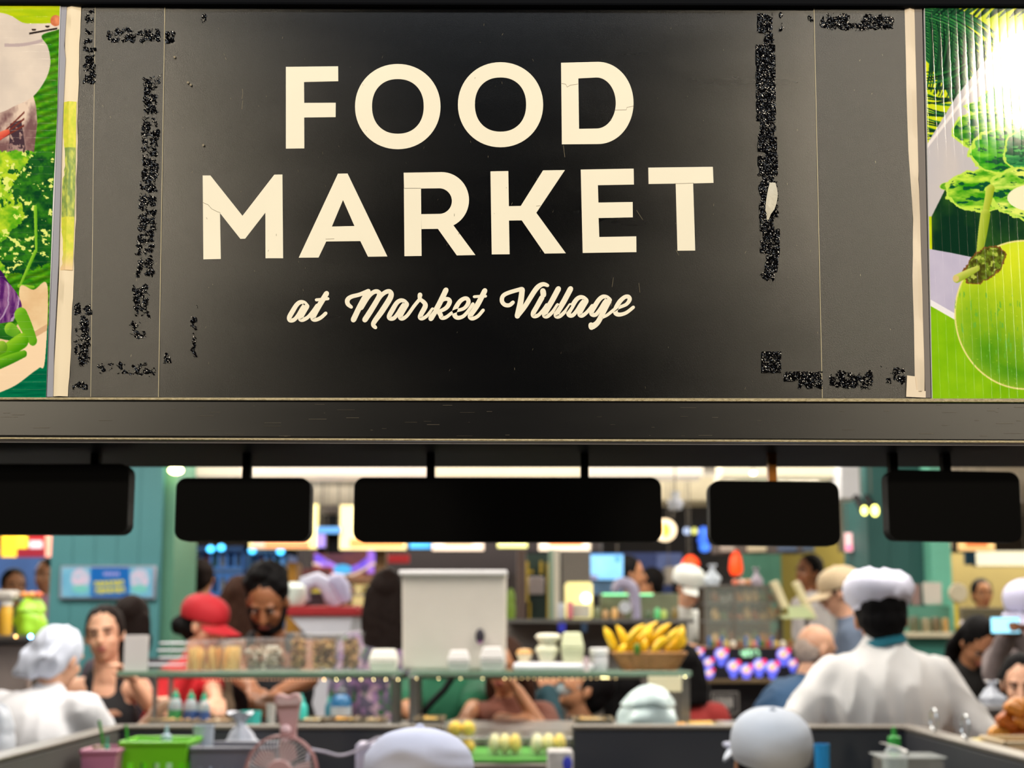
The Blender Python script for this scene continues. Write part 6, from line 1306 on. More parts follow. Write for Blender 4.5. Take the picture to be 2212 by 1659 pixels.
a = Xp(1902, 3.95); b_ = Xp(2030, 3.95); zt = Z(1640, 3.95); r_ = empty('food_box', ((a+b_)/2, 4.0, WT), 'clear lidded box with a metal fork lying on it at the lower right', 'food box'); mb = MB(); mb.box((a, 3.96, WT), (b_, 4.1, zt), .008); mb.build('tray', glass('pack_tray', (240, 236, 220), .35), r_); mb = MB(); mb.box((a-.006, 3.954, zt+.0005), (b_+.006, 4.106, zt+.005), .002); mb.build('lid', glass('lid_sheen', (226, 230, 226), .5, .1), r_)
mb = MB(); p0 = P(1962, 1655, 3.99); p1 = P(1920, 1610, 4.07); p0.z = zt+.012; mb.tube([p0, (p0+p1)/2+Vector((0, 0, .004)), p1], [.006, .003, .0035], 8)
for k_ in (-1, 0, 1): mb.tube([p1, p1+(p1-p0).normalized()*.03+Vector((k_*.006, 0, 0))], .0015, 5)
thing(mb, 'fork', M_STEEL, 'metal fork leaning on the clear lidded box', 'fork')
for i, x in enumerate((2000, 2035)):
    mb = MB(); D = 4.2+.0*i; q = P(x, 1596+i*12, D); mb.tube([(1.175+.0*i, q.y-.02+.035*math.cos(t), ZP+.0335+.03*math.sin(t)) for t in np.linspace(0, 2*PI, 25)], .0035, 6, False)
    o = thing(mb, 'wire_loop', mat('wire_pale', (200, 204, 206), .2, metal=.5), ('farther' if i == 0 else 'nearer')+' bent wire loop on the right partition', 'hook', 'wire loops on the right partition'); o.location.y = 4.35-.3*i
# right side counter: pastries, baskets, sponge
mb = MB(); mb.box((Xp(2072, 4.35), 4.3, CR), (Xp(2152, 4.35), 4.42, Z(1598, 4.35)), .008); thing(mb, 'sponge', mat('sponge_yellow', (222, 206, 130), .8, bump=.6, bscale=90), 'pale yellow sponge block left of the pastries', 'sponge')
D = 4.12; a = Xp(2160, D); b_ = Xp(2330, D); zt = Z(1606, D); bsk = empty('basket', ((a+b_)/2, D+.1, CR), 'pale beige plastic basket under the pastries at the right edge', 'basket'); M_BEI = mat('basket_beige', (206, 182, 146), .5); mb = MB()
for k_ in range(26):
    x = a+(b_-a)*k_/25
    for yy in (D, D+.22): mb.box((x-.0022, yy, CR), (x+.0022, yy+.004, zt))
for zz in (CR, CR+(zt-CR)*.33, CR+(zt-CR)*.66): mb.box((a, D-.001, zz), (b_, D+.005, zz+.004)); mb.box((a, D+.219, zz), (b_, D+.225, zz+.004))
mb.box((a, D, CR), (a+.004, D+.22, zt)); mb.box((b_-.004, D, CR), (b_, D+.22, zt)); mb.box((a, D, CR), (b_, D+.22, CR+.004)); mb.build('slats', M_BEI, bsk, smooth=False); mb = MB(); mb.tube([(a, D, zt), (b_, D, zt), (b_, D+.22, zt), (a, D+.22, zt), (a, D, zt)], .006, 8, False); mb.build('rim', M_BEI, bsk)
rr = random.Random(12); pn = 0; pos = []
for lay, (n_, w0) in enumerate(((7, .23), (6, .19), (5, .14), (3, .08))):
    for i in range(n_):
        x = Xp(2106, 4.42)+.015+ (i+.5)/n_*w0*1.5+lay*.02; pos.append((x, 4.46+rr.uniform(-.02, .03), CR+.022+lay*.037, lay, i))
ords = ['first', 'second', 'third', 'fourth', 'fifth', 'sixth', 'seventh']; lays = ['bottom', 'second', 'third', 'top']
pastry_m = [mat('pastry_%d' % i, c, .3, vary=.3, vscale=30, bump=.4, bscale=60) for i, c in enumerate(((206, 128, 44), (226, 156, 70), (184, 96, 30)))]
for (x, y, z, lay, i) in pos:
    mb = MB(); n = 12
    pts = [(x+.034*math.cos(t)*1.0, y+.02*math.sin(t)*2*.4, z+.012*math.sin(t*2+i)) for t in np.linspace(-1.9+.4*(i % 3), 1.9, n)]; mb.tube(pts, [.009+.012*math.sin(PI*k_/(n-1)) for k_ in range(n)], 10); mb.ell((x+.01, y, z), (.028, .024, .02)); thing(mb, 'pastry', pastry_m[(i+lay) % 3], 'glazed golden pastry, %s from the left in the %s layer of the heap' % (ords[i], lays[lay]), 'pastry', 'golden pastries heaped at the right edge')
bag((2138, 1512), 5.6, .10, .085, .08, glass('bag_clear', (226, 232, 244), .55, .15), 'clear knotted plastic bag behind the pastries', 3, z=Z(1520, 5.7))
mb = MB(); mb.box((Xp(2060, 5.75), 5.45, 0), (Xp(2300, 5.75), 5.8, Z(1520, 5.7)-.002), .006); thing(mb, 'counter', mat('counter_far', (60, 54, 52), .5), 'dark counter behind the pastries', 'counter')
mb = MB(); mb.box((Xp(2078, 5.4), 5.65, 0), (Xp(2100, 5.4), 5.66, Z(1448, 5.65)), .002); thing(mb, 'card', mat('pale_panel', (206, 196, 186), .5), 'tall narrow pale panel right of the man in the puffed cap', 'panel')
# left edge goods
D = 6.0; sh_ = Z(1372, D); r_ = empty('shelf', (Xp(20, D), D, 0), 'steel stand at the left edge carrying jars and the green bag', 'shelf'); mb = MB(); mb.box((Xp(-80, D), D-.15, sh_-.02), (Xp(106, D), D+.25, sh_), .003); mb.build('top', M_STEELD, r_, smooth=False)
for x in (-78, 98):
    for y in (D-.14, D+.2): mb = MB(); mb.box((Xp(x, D), y, 0), (Xp(x, D)+.02, y+.02, sh_-.0205)); mb.build('leg', M_STEELD, r_, smooth=False)
z2 = Z(1500, D); mb = MB(); mb.box((Xp(-78, D)+.021, D-.13, z2-.015), (Xp(98, D)-.001, D+.22, z2), .002); mb.build('lower_shelf', M_STEELD, r_, smooth=False)
bag((66, 1370), 6.02, .128, Z(1288, 6)-sh_, .14, mat('bag_lime', (160, 216, 50), .4, bump=.5, bscale=20), 'bright lime green cloth bag on the stand at the left edge', 15, knot=False, z=sh_, name='cloth_bag')
for i, (x, y, c, n_) in enumerate(((50, 1288, (240, 150, 70), 'left'), (66, 1284, (250, 176, 90), 'middle'), (80, 1288, (232, 110, 60), 'right'))):
    mb = MB(); zz = Z(1292, 6.0); mb.ell((Xp(x, 6), 6.0, zz+.012), (.017, .02, .013)); thing(mb, 'fruit', mat('fr_%d' % i, c, .4), n_+' orange fruit peeping out of the lime green bag', 'fruit', 'orange fruit in the green bag')
for i, (x, c, n_) in enumerate(((-22, (214, 160, 70), 'amber jar at the very left edge'), (12, (220, 170, 60), 'amber jar left of the lime green bag'))):
    a = Vector((Xp(x, 5.95), 5.95, sh_)); r2 = empty('jar', a, n_+', on the stand', 'jar'); mb = MB(); mb.lathe([(.022, 0), (.025, .01), (.025, .10), (.02, .112)], 18, Matrix.Translation(a)); mb.build('body', mat('jar_amber%d' % i, c, .25), r2); mb = MB(); mb.lathe([(.024, .1125), (.024, .13)], 18, Matrix.Translation(a)); mb.build('lid', mat('lid_w', (226, 222, 214), .4), r2)
mb = MB(); zz = Z(1314, 6.0); mb.box((Xp(-30, 6), 5.92, sh_+.1315), (Xp(40, 6), 6.02, Z(1276, 6)), .01); thing(mb, 'tub', mat('tub_grey', (190, 184, 176), .3), 'greyish clear tub resting on the amber jars', 'tub')
mb = MB(); mb.box((Xp(-70, 5.9), 5.9, z2), (Xp(64, 5.9), 6.1, Z(1390, 5.9)), .01); thing(mb, 'drawer_unit', mat('drawer_trans', (150, 140, 136), .3, vary=.2), 'translucent drawer unit on the lower shelf at the left edge', 'drawers')
bag((70, 1500), 5.75, .16, .10, .1, mat('bag_orange', (170, 90, 40), .6, bump=.4, bscale=30), 'rusty orange bag beside the white head cover', 9, knot=False, z=CT, name='cloth_bag')
bag((5, 1600), 4.3, .10, .17, .1, mat('bag_whiteb', (226, 230, 238), .4, bump=.4, bscale=30), 'bright white bag at the lower left edge', 11, knot=False, z=Z(1665, 4.2), name='carrier_bag')
for (x, y, c, e, n_) in ((66, 1375, (110, 180, 255), 30, 'icy blue'), (34, 1375, (255, 190, 110), 9, 'amber')):  # small glowing beads stand in for glints of light, no lamps here
    mb = MB(); mb.ell(P(x, y, 5.846), (.0065 if x == 66 else .0045,)*3, 10, 8); thing(mb, 'lamp', EM('glint_%d' % x, c, e), 'tiny glaring %s lamp by the white head cover' % n_, 'lamp', 'tiny lamps near the left edge')  # this 'lamp' is only a glint bead
# ================================================================== far stalls, right half
M_CASE = mat('case_steel', (128, 124, 116), .4, metal=.4)
# long steel shelf behind the bananas with things on it
D = 7.6; z = Z(1337, D); r_ = empty('steel_shelf', (Xp(1250, D), D, 0), 'steel shelf unit behind the bananas and the storage bin', 'shelf'); mb = MB(); mb.box((Xp(1092, D), D, z-.02), (Xp(1500, D), D+.35, z), .003); mb.build('shelf_top', M_STEEL, r_, smooth=False)
mb = MB(); mb.box((Xp(1092, D), D+.30, 0), (Xp(1500, D), D+.35, z-.021)); mb.build('back_panel', mat('panel_grey', (120, 114, 108), .4), r_, smooth=False)
for x in (1094, 1212, 1396): mb = MB(); mb.box((Xp(x, D), D+.01, 0), (Xp(x, D)+.02, D+.03, z-.021)); mb.build('leg', M_STEELD, r_, smooth=False)
mb = MB(); q = Z(1440, D); mb.box((Xp(1100, D), D+.05, q-.012), (Xp(1205, D), D+.29, q)); mb.build('lower_shelf', M_STEELD, r_, smooth=False)
def stand(x0, y0, x1, D, dep, m, label, z0, name, cat, group=None, bev=.006): mb = MB(); mb.box((Xp(x0, D), D, z0), (Xp(x1, D), D+dep, Z(y0, D)), bev); return thing(mb, name, m, label, cat, group)
r_ = empty('glow_box', (Xp(1250, 7.65), 7.7, z), 'cream glowing box lamp on the steel shelf left of the curved fan', 'lamp'); mb = MB(); mb.box((Xp(1222, 7.65), 7.65, z), (Xp(1281, 7.65), 7.78, Z(1257, 7.65)), .012); mb.build('shade', EM('glow_cream', (240, 226, 150), .75), r_); mb = MB(); mb.ell(P(1266, 1292, 7.645), (.026, .008, .026)); mb.build('bulb', EM('glow_bulb', (255, 244, 180), 5), r_); mb = MB(); mb.box((Xp(1230, 7.65), 7.64, Z(1334, 7.65)), (Xp(1274, 7.65), 7.649, Z(1306, 7.65)), .003); mb.build('panel', mat('glow_panel', (206, 206, 190), .4), r_)
stand(1206, 1302, 1221, 7.66, .06, mat('jar_pale2', (206, 216, 226), .3), 'pale blue jar left of the glowing cream box', z, 'jar', 'jar'); stand(1226, 1300, 1238, 7.58, .04, mat('pink_pack', (232, 130, 140), .4), 'slim pink pack in front of the glowing cream box', z, 'pack', 'pack')
# curved fan
D2 = 7.7; r_ = empty('fan', (Xp(1350, D2), D2, z), 'grey curved gooseneck fan on the steel shelf', 'fan'); mb = MB(); mb.tube([tuple(p) for p in catmull([P(*q, D2) for q in ((1328, 1278), (1335, 1264), (1350, 1260), (1366, 1272), (1372, 1300), (1376, 1334))], 5)], [.02+.012*math.sin(PI*i/25) for i in range(26)], 10); mb.build('neck', mat('fan_grey', (170, 164, 190), .35), r_)
mb = MB(); q = P(1350, 1312, D2-.03); mb.cyl(q, q+Vector((0, -.02, 0)), .03, .028, 24); mb.build('head', mat('fan_head', (200, 206, 214), .3), r_); mb = MB(); mb.box((Xp(1366, D2), D2-.04, z), (Xp(1384, D2), D2+.05, z+.012), .004); mb.build('foot', mat('fan_grey', (170, 164, 190), .35), r_)
for i, (x, y, c, h_, n_) in enumerate(((1308, 1322, (200, 160, 110), 20, 'tan'), (1328, 1318, (240, 190, 120), 24, 'amber'), (1342, 1326, (120, 100, 80), 16, 'brown'), (1420, 1310, (110, 220, 140), 24, 'green'), (1434, 1316, (190, 214, 110), 20, 'lime'), (1400, 1318, (90, 110, 80), 20, 'olive'), (1290, 1312, (120, 130, 100), 26, 'grey green'), (1458, 1312, (140, 120, 70), 26, 'mustard'))):
    mb = MB(); a = Vector((Xp(x, 7.66), 7.66, z)); q = 7.66/3300; mb.lathe([(6*q, 0), (7*q, .01), (7*q, h_*q*.7), (3*q, h_*q)], 14, Matrix.Translation(a)); thing(mb, 'bottle', mat('sb_%d' % i, c, .25), 'small '+n_+' bottle on the steel shelf', 'bottle', 'small bottles on the steel shelf')
mb = MB(); mb.box((Xp(1300, 7.9), 7.97, Z(1337, 7.97)), (Xp(1470, 7.9), 8.1, Z(1282, 7.97)), .004); thing(mb, 'display_case', mat('case_green', (120, 126, 100), .3, vary=.3, vscale=10), 'greenish glass case behind the small bottles', 'display case')
mb = MB(); mb.box((Xp(1302, 7.95), 7.955, Z(1286, 7.955)), (Xp(1412, 7.95), 7.968, Z(1282, 7.955))); thing(mb, 'lamp_strip', EM('green_strip', (140, 240, 170), 1.6), 'thin mint green lamp strip on the greenish glass case', 'lamp')
mb = MB(); mb.box((Xp(1206, 7.55), 7.55, Z(1366, 7.55)), (Xp(1222, 7.55), 7.59, z-.021), .002); thing(mb, 'cloth', mat('blue_cloth', (40, 50, 190), .6), 'royal blue cloth hanging under the steel shelf', 'cloth'); mb = MB(); mb.box((Xp(1256, 7.55), 7.55, Z(1366, 7.55)), (Xp(1268, 7.55), 7.59, z-.021), .002); thing(mb, 'cloth', mat('navy_cloth', (30, 60, 90), .6), 'dark blue cloth hanging under the steel shelf', 'cloth')
bag((1103, 1336), 7.7, .05, .15, .05, mat('leafy_green', (110, 140, 40), .6, bump=.6, bscale=50), 'green leafy bunch just right of the storage bin', 4, knot=False, z=z, name='leaf_bunch', cat='greens')
# food case with slanted boards
D = 8.6; a = Xp(1530, D); b_ = Xp(1762, D); zc = Z(1398, D); r_ = empty('display_case', ((a+b_)/2, D+.3, 0), 'glass food case above the lit round pictures', 'display case')
mb = MB(); mb.box((a, D, 0), (b_, D+.6, Z(1402, D)), .004); mb.build('base', mat('case_black', (26, 24, 28), .4), r_, smooth=False)
mb = MB(); mb.box((a, D-.004, Z(1401.5, D)), (b_, D+.6, zc), .002); mb.build('counter_top', mat('warm_rim', (170, 120, 80), .35), r_, smooth=False)
zt = Z(1262, D); mb = MB(); mb.box((a+.01, D+.20, zt-.012), (Xp(1700, D), D+.55, zt)); mb.build('roof', M_CASE, r_, smooth=False)
for x in (1532, 1596, 1696): mb = MB(); mb.box((Xp(x, D), D+.20, zc), (Xp(x, D)+.012, D+.22, zt-.0125)); mb.build('post', M_CASE, r_, smooth=False)
for x, y in ((1540, 1300), (1540, 1340)): mb = MB(); mb.box((a+.02, D+.22, Z(y, D)-.008), (Xp(1694, D), D+.5, Z(y, D))); mb.build('shelf', M_STEEL, r_, smooth=False)
mb = MB(); mb.box((a+.012, D+.205, zc), (Xp(1694, D), D+.209, zt-.0125)); mb.build('pane', glass('case_pane', (200, 210, 200), .18, .05), r_, smooth=False)
mb = MB(); mb.box((a+.012, D+.53, zc), (Xp(1698, D), D+.55, zt-.0125)); mb.build('back', mat('case_back', (110, 96, 78), .6), r_, smooth=False)
cols = [((226, 150, 60), 'orange'), ((150, 90, 50), 'brown'), ((232, 190, 120), 'golden'), ((206, 200, 190), 'white'), ((190, 110, 60), 'rust'), ((120, 140, 90), 'green')]; rr = random.Random(4)
for li, (y, nm_) in enumerate(((1300, 'upper shelf'), (1340, 'middle shelf'), (1397, 'floor'))):
    for i in range(9):
        c, cn = cols[rr.randrange(6)]; x = 1545+i*17; w_ = .020+.006*rr.random(); mb = MB(); p_ = Vector((Xp(x, D+.3), D+.3, Z(y, D) if y < 1390 else zc)); hh = .02+.03*rr.random(); mb.ell(p_+Vector((0, 0, hh)), (w_, .035, hh), 12, 8); mb.ell(p_+Vector((.01, -.02, hh*.6)), (w_*.7, .02, hh*.6), 10, 6)
        thing(mb, 'cooked_food', mat('cf_%d_%d_%d' % c, c, .4, vary=.2), '%s cooked portion, %s from the left on the %s of the glass food case' % (cn, ('first', 'second', 'third', 'fourth', 'fifth', 'sixth', 'seventh', 'eighth', 'ninth')[i], nm_), 'food', 'cooked food in the glass case')
M_PLANK = mat('plank_cream', (226, 216, 176), .5)
for i, (p0, p1, w_) in enumerate((((1674, 1256), (1698, 1312), 7), ((1722, 1257), (1760, 1338), 6))):
    mb = MB(); q0 = P(*p0, D+.1); q1 = P(*p1, D+.1); d = (q1-q0).normalized(); n_ = Vector((-d.z, 0, d.x))*w_*D/3300; vs = []
    for yy in (0, .1): vs += [q0+n_+Vector((0, yy, 0)), q0-n_+Vector((0, yy, 0)), q1-n_+Vector((0, yy, 0)), q1+n_+Vector((0, yy, 0))]
    mb.add(vs, [(0, 1, 2, 3), (7, 6, 5, 4), (0, 4, 5, 1), (1, 5, 6, 2), (2, 6, 7, 3), (3, 7, 4, 0)]); mb.build('side_board', M_PLANK, r_, smooth=False)
mb = MB(); mb.box((Xp(1696, D), D+.05, Z(1336, D)), (Xp(1764, D), D+.3, Z(1328, D))); mb.add([P(1700, 1310, D+.06), P(1738, 1308, D+.06), P(1764, 1336, D+.06), P(1706, 1336, D+.06), P(1700, 1310, D+.2), P(1738, 1308, D+.2), P(1764, 1336, D+.2), P(1706, 1336, D+.2)], [(0, 1, 2, 3), (7, 6, 5, 4), (0, 4, 5, 1), (1, 5, 6, 2), (2, 6, 7, 3), (3, 7, 4, 0)]); mb.build('slanted_tray', mat('tray_mint', (206, 220, 170), .5), r_, smooth=False)
for (x0, x1) in ((1698, 1704), (1756, 1762)): mb = MB(); mb.box((Xp(x0, D), D+.2, zc), (Xp(x1, D), D+.24, Z(1336.3, D))); mb.build('support', M_CASE, r_, smooth=False)
# toppings row + blue spoons
for i in range(14):
    c, cn = (((60, 110, 40), 'green'), ((190, 60, 50), 'red'), ((226, 200, 120), 'yellow'), ((240, 236, 220), 'white'), ((140, 90, 60), 'brown'), ((190, 200, 100), 'lime'), ((230, 150, 130), 'pink'))[i % 7]; x = 1540+i*15.5
    mb = MB(); p_ = Vector((Xp(x, D), D+.07, zc)); mb.lathe([(.012, 0), (.017, .02), (.012, .03), (.004, .036)], 12, Matrix.Translation(p_)); thing(mb, 'topping_pot', mat('tp_%d' % (i % 7), c, .4), cn+' topping pot, number '.replace('number ', '')+('nearest the cook' if i == 0 else '%s place along the case front' % ('second', 'third', 'fourth', 'fifth', 'sixth', 'seventh', 'eighth', 'ninth', 'tenth', 'eleventh', 'twelfth', 'thirteenth', 'last')[i-1]), 'pot', 'topping pots along the food case front')
for i, x in enumerate((1532, 1560, 1612, 1638, 1668)):
    mb = MB(); p_ = Vector((Xp(x, D), D+.02, zc)); mb.cyl(p_, p_+Vector((0, 0, .06)), .007, .009); thing(mb, 'spoon', mat('spoon_blue', (70, 130, 210), .4), ('first', 'second', 'third', 'fourth', 'fifth')[i]+' blue spoon from the left standing before the glass food case', 'spoon', 'blue spoons before the food case')
# lit round pictures
pics = [(1510, 1408, 11), (1558, 1412, 15), (1584, 1438, 15), (1612, 1446, 14), (1640, 1436, 15), (1668, 1440, 15), (1692, 1412, 15), (1530, 1430, 12), (1532, 1452, 11), (1712, 1432, 11)]
def pt(a, X, Y):
    a.C[:] = (16, 16, 24); rr_ = random.Random(2)
    for (x, y, r) in pics:
        x -= 1498; y -= 1398; d = np.hypot(X-x, (Y-y)*.95); a.put(d < r, a.mixn((90, 110, 236), (150, 120, 240), 6, 6, x, 3)); a.put((d < r*.75) & (Y < y+2), (190, 206, 250)); a.put(d < r*.48, (240, 190, 150)); a.put(np.hypot(X-x, Y-y-r*1.15) < r*.55, (90, 100, 230)); a.put(np.hypot(X-x-r*.7, Y-y+r*.6) < r*.4, (240, 60, 110))
    a.put((np.abs(X-122) < 22) & (np.abs(Y-11) < 8) & (fbm(X/3, Y/5, 3) > .45), (170, 240, 190))
artpanel('light_box', 1498, 1400, 1722, 1466, 8.45, pt, 1.0, 'black lit panel with round blue and pink dish pictures', 'lit sign', emit=.9, group=None)
mb = MB(); mb.box((Xp(1496, 8.45), 8.4, Z(1476, 8.4)), (Xp(1724, 8.45), 8.55, Z(1467, 8.4)), .004); thing(mb, 'ledge', mat('ledge_warm', (140, 120, 90), .3, metal=.3), 'warm metal ledge under the lit round pictures', 'ledge')
# small sign reading HINN
D = 8.0; r_ = empty('sign_board', P(1563, 1542, D), 'small dark sign with pale letters HINN in a thin frame', 'sign'); mb = MB(); mb.box((Xp(1533, D), D, Z(1542, D)), (Xp(1593, D), D+.02, Z(1494, D)), .004); mb.build('panel', mat('sign_dkbrown', (50, 46, 46), .5), r_); M_PL = mat('pale_letter', (196, 192, 186), .5)
mb = MB()
for q in ((1534, 1495, 1592, 1497), (1534, 1539, 1592, 1541), (1534, 1495, 1536, 1541), (1590, 1495, 1592, 1541)): mb.box((Xp(q[0], D), D-.003, Z(q[3], D)), (Xp(q[2], D), D, Z(q[1], D)))
mb.build('frame', mat('thin_frame', (140, 136, 130), .5), r_, smooth=False)
def bars(segs):
    mb = MB()
    for (xa, ya, xb, yb) in segs:
        p0 = P(xa, ya, D); p1 = P(xb, yb, D); d = (p1-p0).normalized(); n_ = Vector((-d.z, 0, d.x))*1.1*D/3300; mb.add([(p.x, D-.0015, p.z) for p in (p0+n_, p0-n_, p1-n_, p1+n_)], [(0, 1, 2, 3)]); mb.add([(p.x, D-.0035, p.z) for p in (p0+n_, p0-n_, p1-n_, p1+n_)], [(0, 1, 2, 3)])
    mb.build('letter', M_PL, r_, smooth=False)
T0, B0 = 1504, 1532; bars([(1544, T0, 1544, B0), (1552, T0, 1552, B0), (1544, 1518, 1552, 1518)]); bars([(1557, T0, 1557, B0)]); bars([(1562, B0, 1562, T0), (1562, T0, 1569, B0), (1569, B0, 1569, T0)]); bars([(1574, B0, 1574, T0), (1574, T0, 1581, B0), (1581, B0, 1581, T0)])
mb = MB(); mb.box((Xp(1540, 8), 8.01, 0), (Xp(1546, 8), 8.03, Z(1542.5, 8))); mb.box((Xp(1578, 8), 8.01, 0), (Xp(1584, 8), 8.03, Z(1542.5, 8))); mb.build('leg', M_STEELD, r_, smooth=False)
# white bags on the case roof
bag((1540, 1262), 8.9, .10, .12, .08, mat('bag_w3', (214, 226, 240), .35, bump=.5, bscale=30), 'white plastic bag on top of the glass food case', 6, z=zt); bag((1636, 1262), 8.9, .07, .10, .07, mat('bag_pk', (170, 160, 176), .4, bump=.5, bscale=30), 'greyish pink bag on top of the glass food case', 7, z=zt)
for i, x in enumerate((1590, 1605, 1618)): mb = MB(); mb.ell((Xp(x, 8.9), 8.9, zt+.018), (.02, .02, .018)); thing(mb, 'bread_bun', mat('roofbun_%d' % i, ((236, 130, 100), (240, 190, 170), (214, 150, 110))[i], .4), ('coral', 'pale pink', 'tan')[i]+' bun on top of the glass food case', 'bun', 'buns on the food case roof')
# right side counters
mb = MB(); mb.box((Xp(1960, 9), 9.0, 0), (Xp(2320, 9), 9.35, Z(1378, 9)), .004); thing(mb, 'counter', mat('teal_counter', (52, 120, 108), .5), 'teal fronted counter behind the phone', 'counter'); mb = MB(); mb.box((Xp(1956, 9), 8.94, Z(1377.5, 9)), (Xp(2330, 9), 9.36, Z(1366, 9)), .004); cpt = thing(mb, 'worktop', mat('cream_top', (206, 198, 170), .4), 'cream worktop of the teal fronted counter', 'worktop')
zz = Z(1366, 9)
for i, (x, w_, h_, c, n_) in enumerate(((1975, 22, 34, (96, 100, 76), 'dark green'), (2000, 20, 30, (150, 140, 110), 'beige'), (2022, 20, 32, (110, 96, 70), 'brown'), (2042, 14, 30, (190, 150, 90), 'amber'))):
    mb = MB(); q = 9.1/3300; a = Vector((Xp(x, 9.1), 9.1, zz)); mb.lathe([(w_*q*.45, 0), (w_*q*.5, .01), (w_*q*.5, h_*q*.8), (w_*q*.4, h_*q)], 16, Matrix.Translation(a)); thing(mb, 'jar', mat('cj_%d' % i, c, .3), n_+' jar on the cream worktop right of the puffed cap', 'jar', 'jars on the cream worktop')
for i in range(8):
    x = 2076+i*15; mb = MB(); a = Vector((Xp(x, 9.1), 9.08+.02*(i % 2), zz)); c, cn = (((210, 200, 200), 'white'), ((170, 60, 60), 'red'), ((206, 206, 190), 'cream'), ((120, 90, 90), 'plum'))[i % 4]; mb.lathe([(.016, 0), (.018, .05), (.008, .07)], 12, Matrix.Translation(a)); thing(mb, 'bottle', mat('cb_%d' % (i % 4), c, .3), '%s sauce bottle, %s in the row behind the phone' % (cn, ('first', 'second', 'third', 'fourth', 'fifth', 'sixth', 'seventh', 'last')[i]), 'bottle', 'sauce bottles behind the phone')
mb = MB(); mb.box((Xp(2076, 11), 11, 0), (Xp(2320, 11), 11.5, Z(1312, 11)), .01); thing(mb, 'counter', mat('grey_beige_counter', (150, 140, 116), .6), 'greyish beige counter under the right ochre wall', 'counter')
for (x0, x1, y0, y1, c, n_) in ((1968, 1990, 1262, 1308, (150, 120, 116), 'brownish menu card, left one on the mint green ledge'), (1994, 2036, 1258, 1306, (214, 206, 196), 'white menu card, right one on the mint green ledge')):
    pbox('menu_card', mat('mc_%d' % x0, c, .5), (x0, y0, x1, y1), 9.25, .015, n_, 'menu', 'menu cards on the mint ledge')
mb = MB(); a = Z(1309, 9.2); mb.box((Xp(1960, 9.2), 9.2, zz), (Xp(2054, 9.2), 9.34, a)); thing(mb, 'ledge', mat('mint_ledge', (90, 150, 130), .5), 'mint green ledge under the menu cards', 'ledge')
r_ = empty('fan', P(2070, 1340, 9.1), 'small pale fan with a yellow post on the right worktop', 'fan'); c = P(2068, 1281, 9.1); mb = MB(); mb.lathe([(.05, 0), (.058, .01), (.05, .03)], 20, Matrix.Translation(c) @ Matrix.Rotation(PI/2, 4, 'X')); mb.build('head', mat('fan_cream', (196, 186, 160), .5), r_); mb = MB(); mb.cyl((c.x-.01, 9.1, zz), (c.x-.01, 9.1, c.z-.05), .014, .01); mb.build('stem', mat('fan_yellow', (206, 186, 60), .4), r_)
for i, (x, D3, n_) in enumerate(((2110, 8.0, ''),)):
    mb = MB(); mb.box((Xp(2090, 7.6), 7.9, 0), (Xp(2160, 7.6), 8.2, Z(1440, 7.9))); thing(mb, 'cabinet', mat('mustard_cab', (150, 124, 60), .5), 'mustard cabinet behind the woman bending with black hair', 'cabinet')

# ================================================================== the people
def wrap(i): pass
W = (224, 224, 228)
p1, g1 = person('person in a white head cover and white T-shirt leaning over the counter, back turned', (128, 1424, 5.6), h=28, H=1.58, lean=24, hp=10, roll=-4, nk=.03, skin='fair', hair=None, hat='cloth', hatcol=(206, 212, 228), top=W, b=1.24, wid=1.0, slv=.62, vox=.007, wr=.007,
    arms={'r': (330, 1550, 5.8, Vector((-.3, -.4, -1)), .5), 'l': (50, 1640, 5.7, Vector((-.6, 0, -.6)), .5)})
person('smiling woman with tied-back dark hair and black top facing the viewer', (226, 1372, 6.45), h=176, H=1.64, lean=8, roll=-6, skin='fair', hair='bun', hcol='dark', top=(24, 24, 28), sleeve='none', b=.86, vox=.008, arms={'r': (190, 1560, 6.3), 'l': (292, 1476, 6.2)})
person('person with short dark brown hair seen from behind, right of the smiling woman', (287, 1345, 7.3), h=8, H=1.68, hair='bob', hcol='dark', top=(60, 50, 60), vox=.012)
person('woman in a red cap and red shirt with a black hair bun, in profile', (443, 1350, 6.5), h=108, H=1.58, lean=14, hp=14, skin='fair', hair='lowbun', hcol='black', hat='ball', hatcol=(176, 20, 34), top=(196, 26, 36), b=.88, vox=.008, arms={'r': (345, 1530, 6.1), 'l': (470, 1520, 6.1)})
person('bearded man with curly black hair and black vest looking down', (578, 1300, 6.5), h=184, H=1.80, lean=16, hp=34, skin='brown', hair='afro', hcol='black', top=(22, 24, 30), sleeve='none', b=1.02, vox=.007, beard=True, arms={'r': (552, 1500, 6.02, Vector((-1, 0, -.5)), .9), 'l': (600, 1498, 6.05, Vector((1, 0, -.4)), .9)}, bottom=(180, 150, 40))
MF = colattr('ink_floral', .7)
fm = bpy.data.materials.new('floral_cloth'); fm.use_nodes = True; nt = fm.node_tree; tc = nt.nodes.new('ShaderNodeTexCoord'); vo = nt.nodes.new('ShaderNodeTexVoronoi'); vo.inputs['Scale'].default_value = 38; nt.links.new(tc.outputs['Object'], vo.inputs['Vector']); cr = nt.nodes.new('ShaderNodeValToRGB'); cr.color_ramp.interpolation = 'CONSTANT'
sp = nt.nodes.new('ShaderNodeSeparateColor'); nt.links.new(vo.outputs['Color'], sp.inputs[0]); nt.links.new(sp.outputs[0], cr.inputs[0]); cr.color_ramp.elements[0].color = (*lin((96, 90, 112)), 1); e = cr.color_ramp.elements[1]; e.position = .45; e.color = (*lin((150, 116, 160)), 1); e = cr.color_ramp.elements.new(.68); e.color = (*lin((70, 110, 76)), 1); e = cr.color_ramp.elements.new(.85); e.color = (*lin((190, 160, 180)), 1); nt.links.new(cr.outputs[0], nt.nodes['Principled BSDF'].inputs['Base Color'])
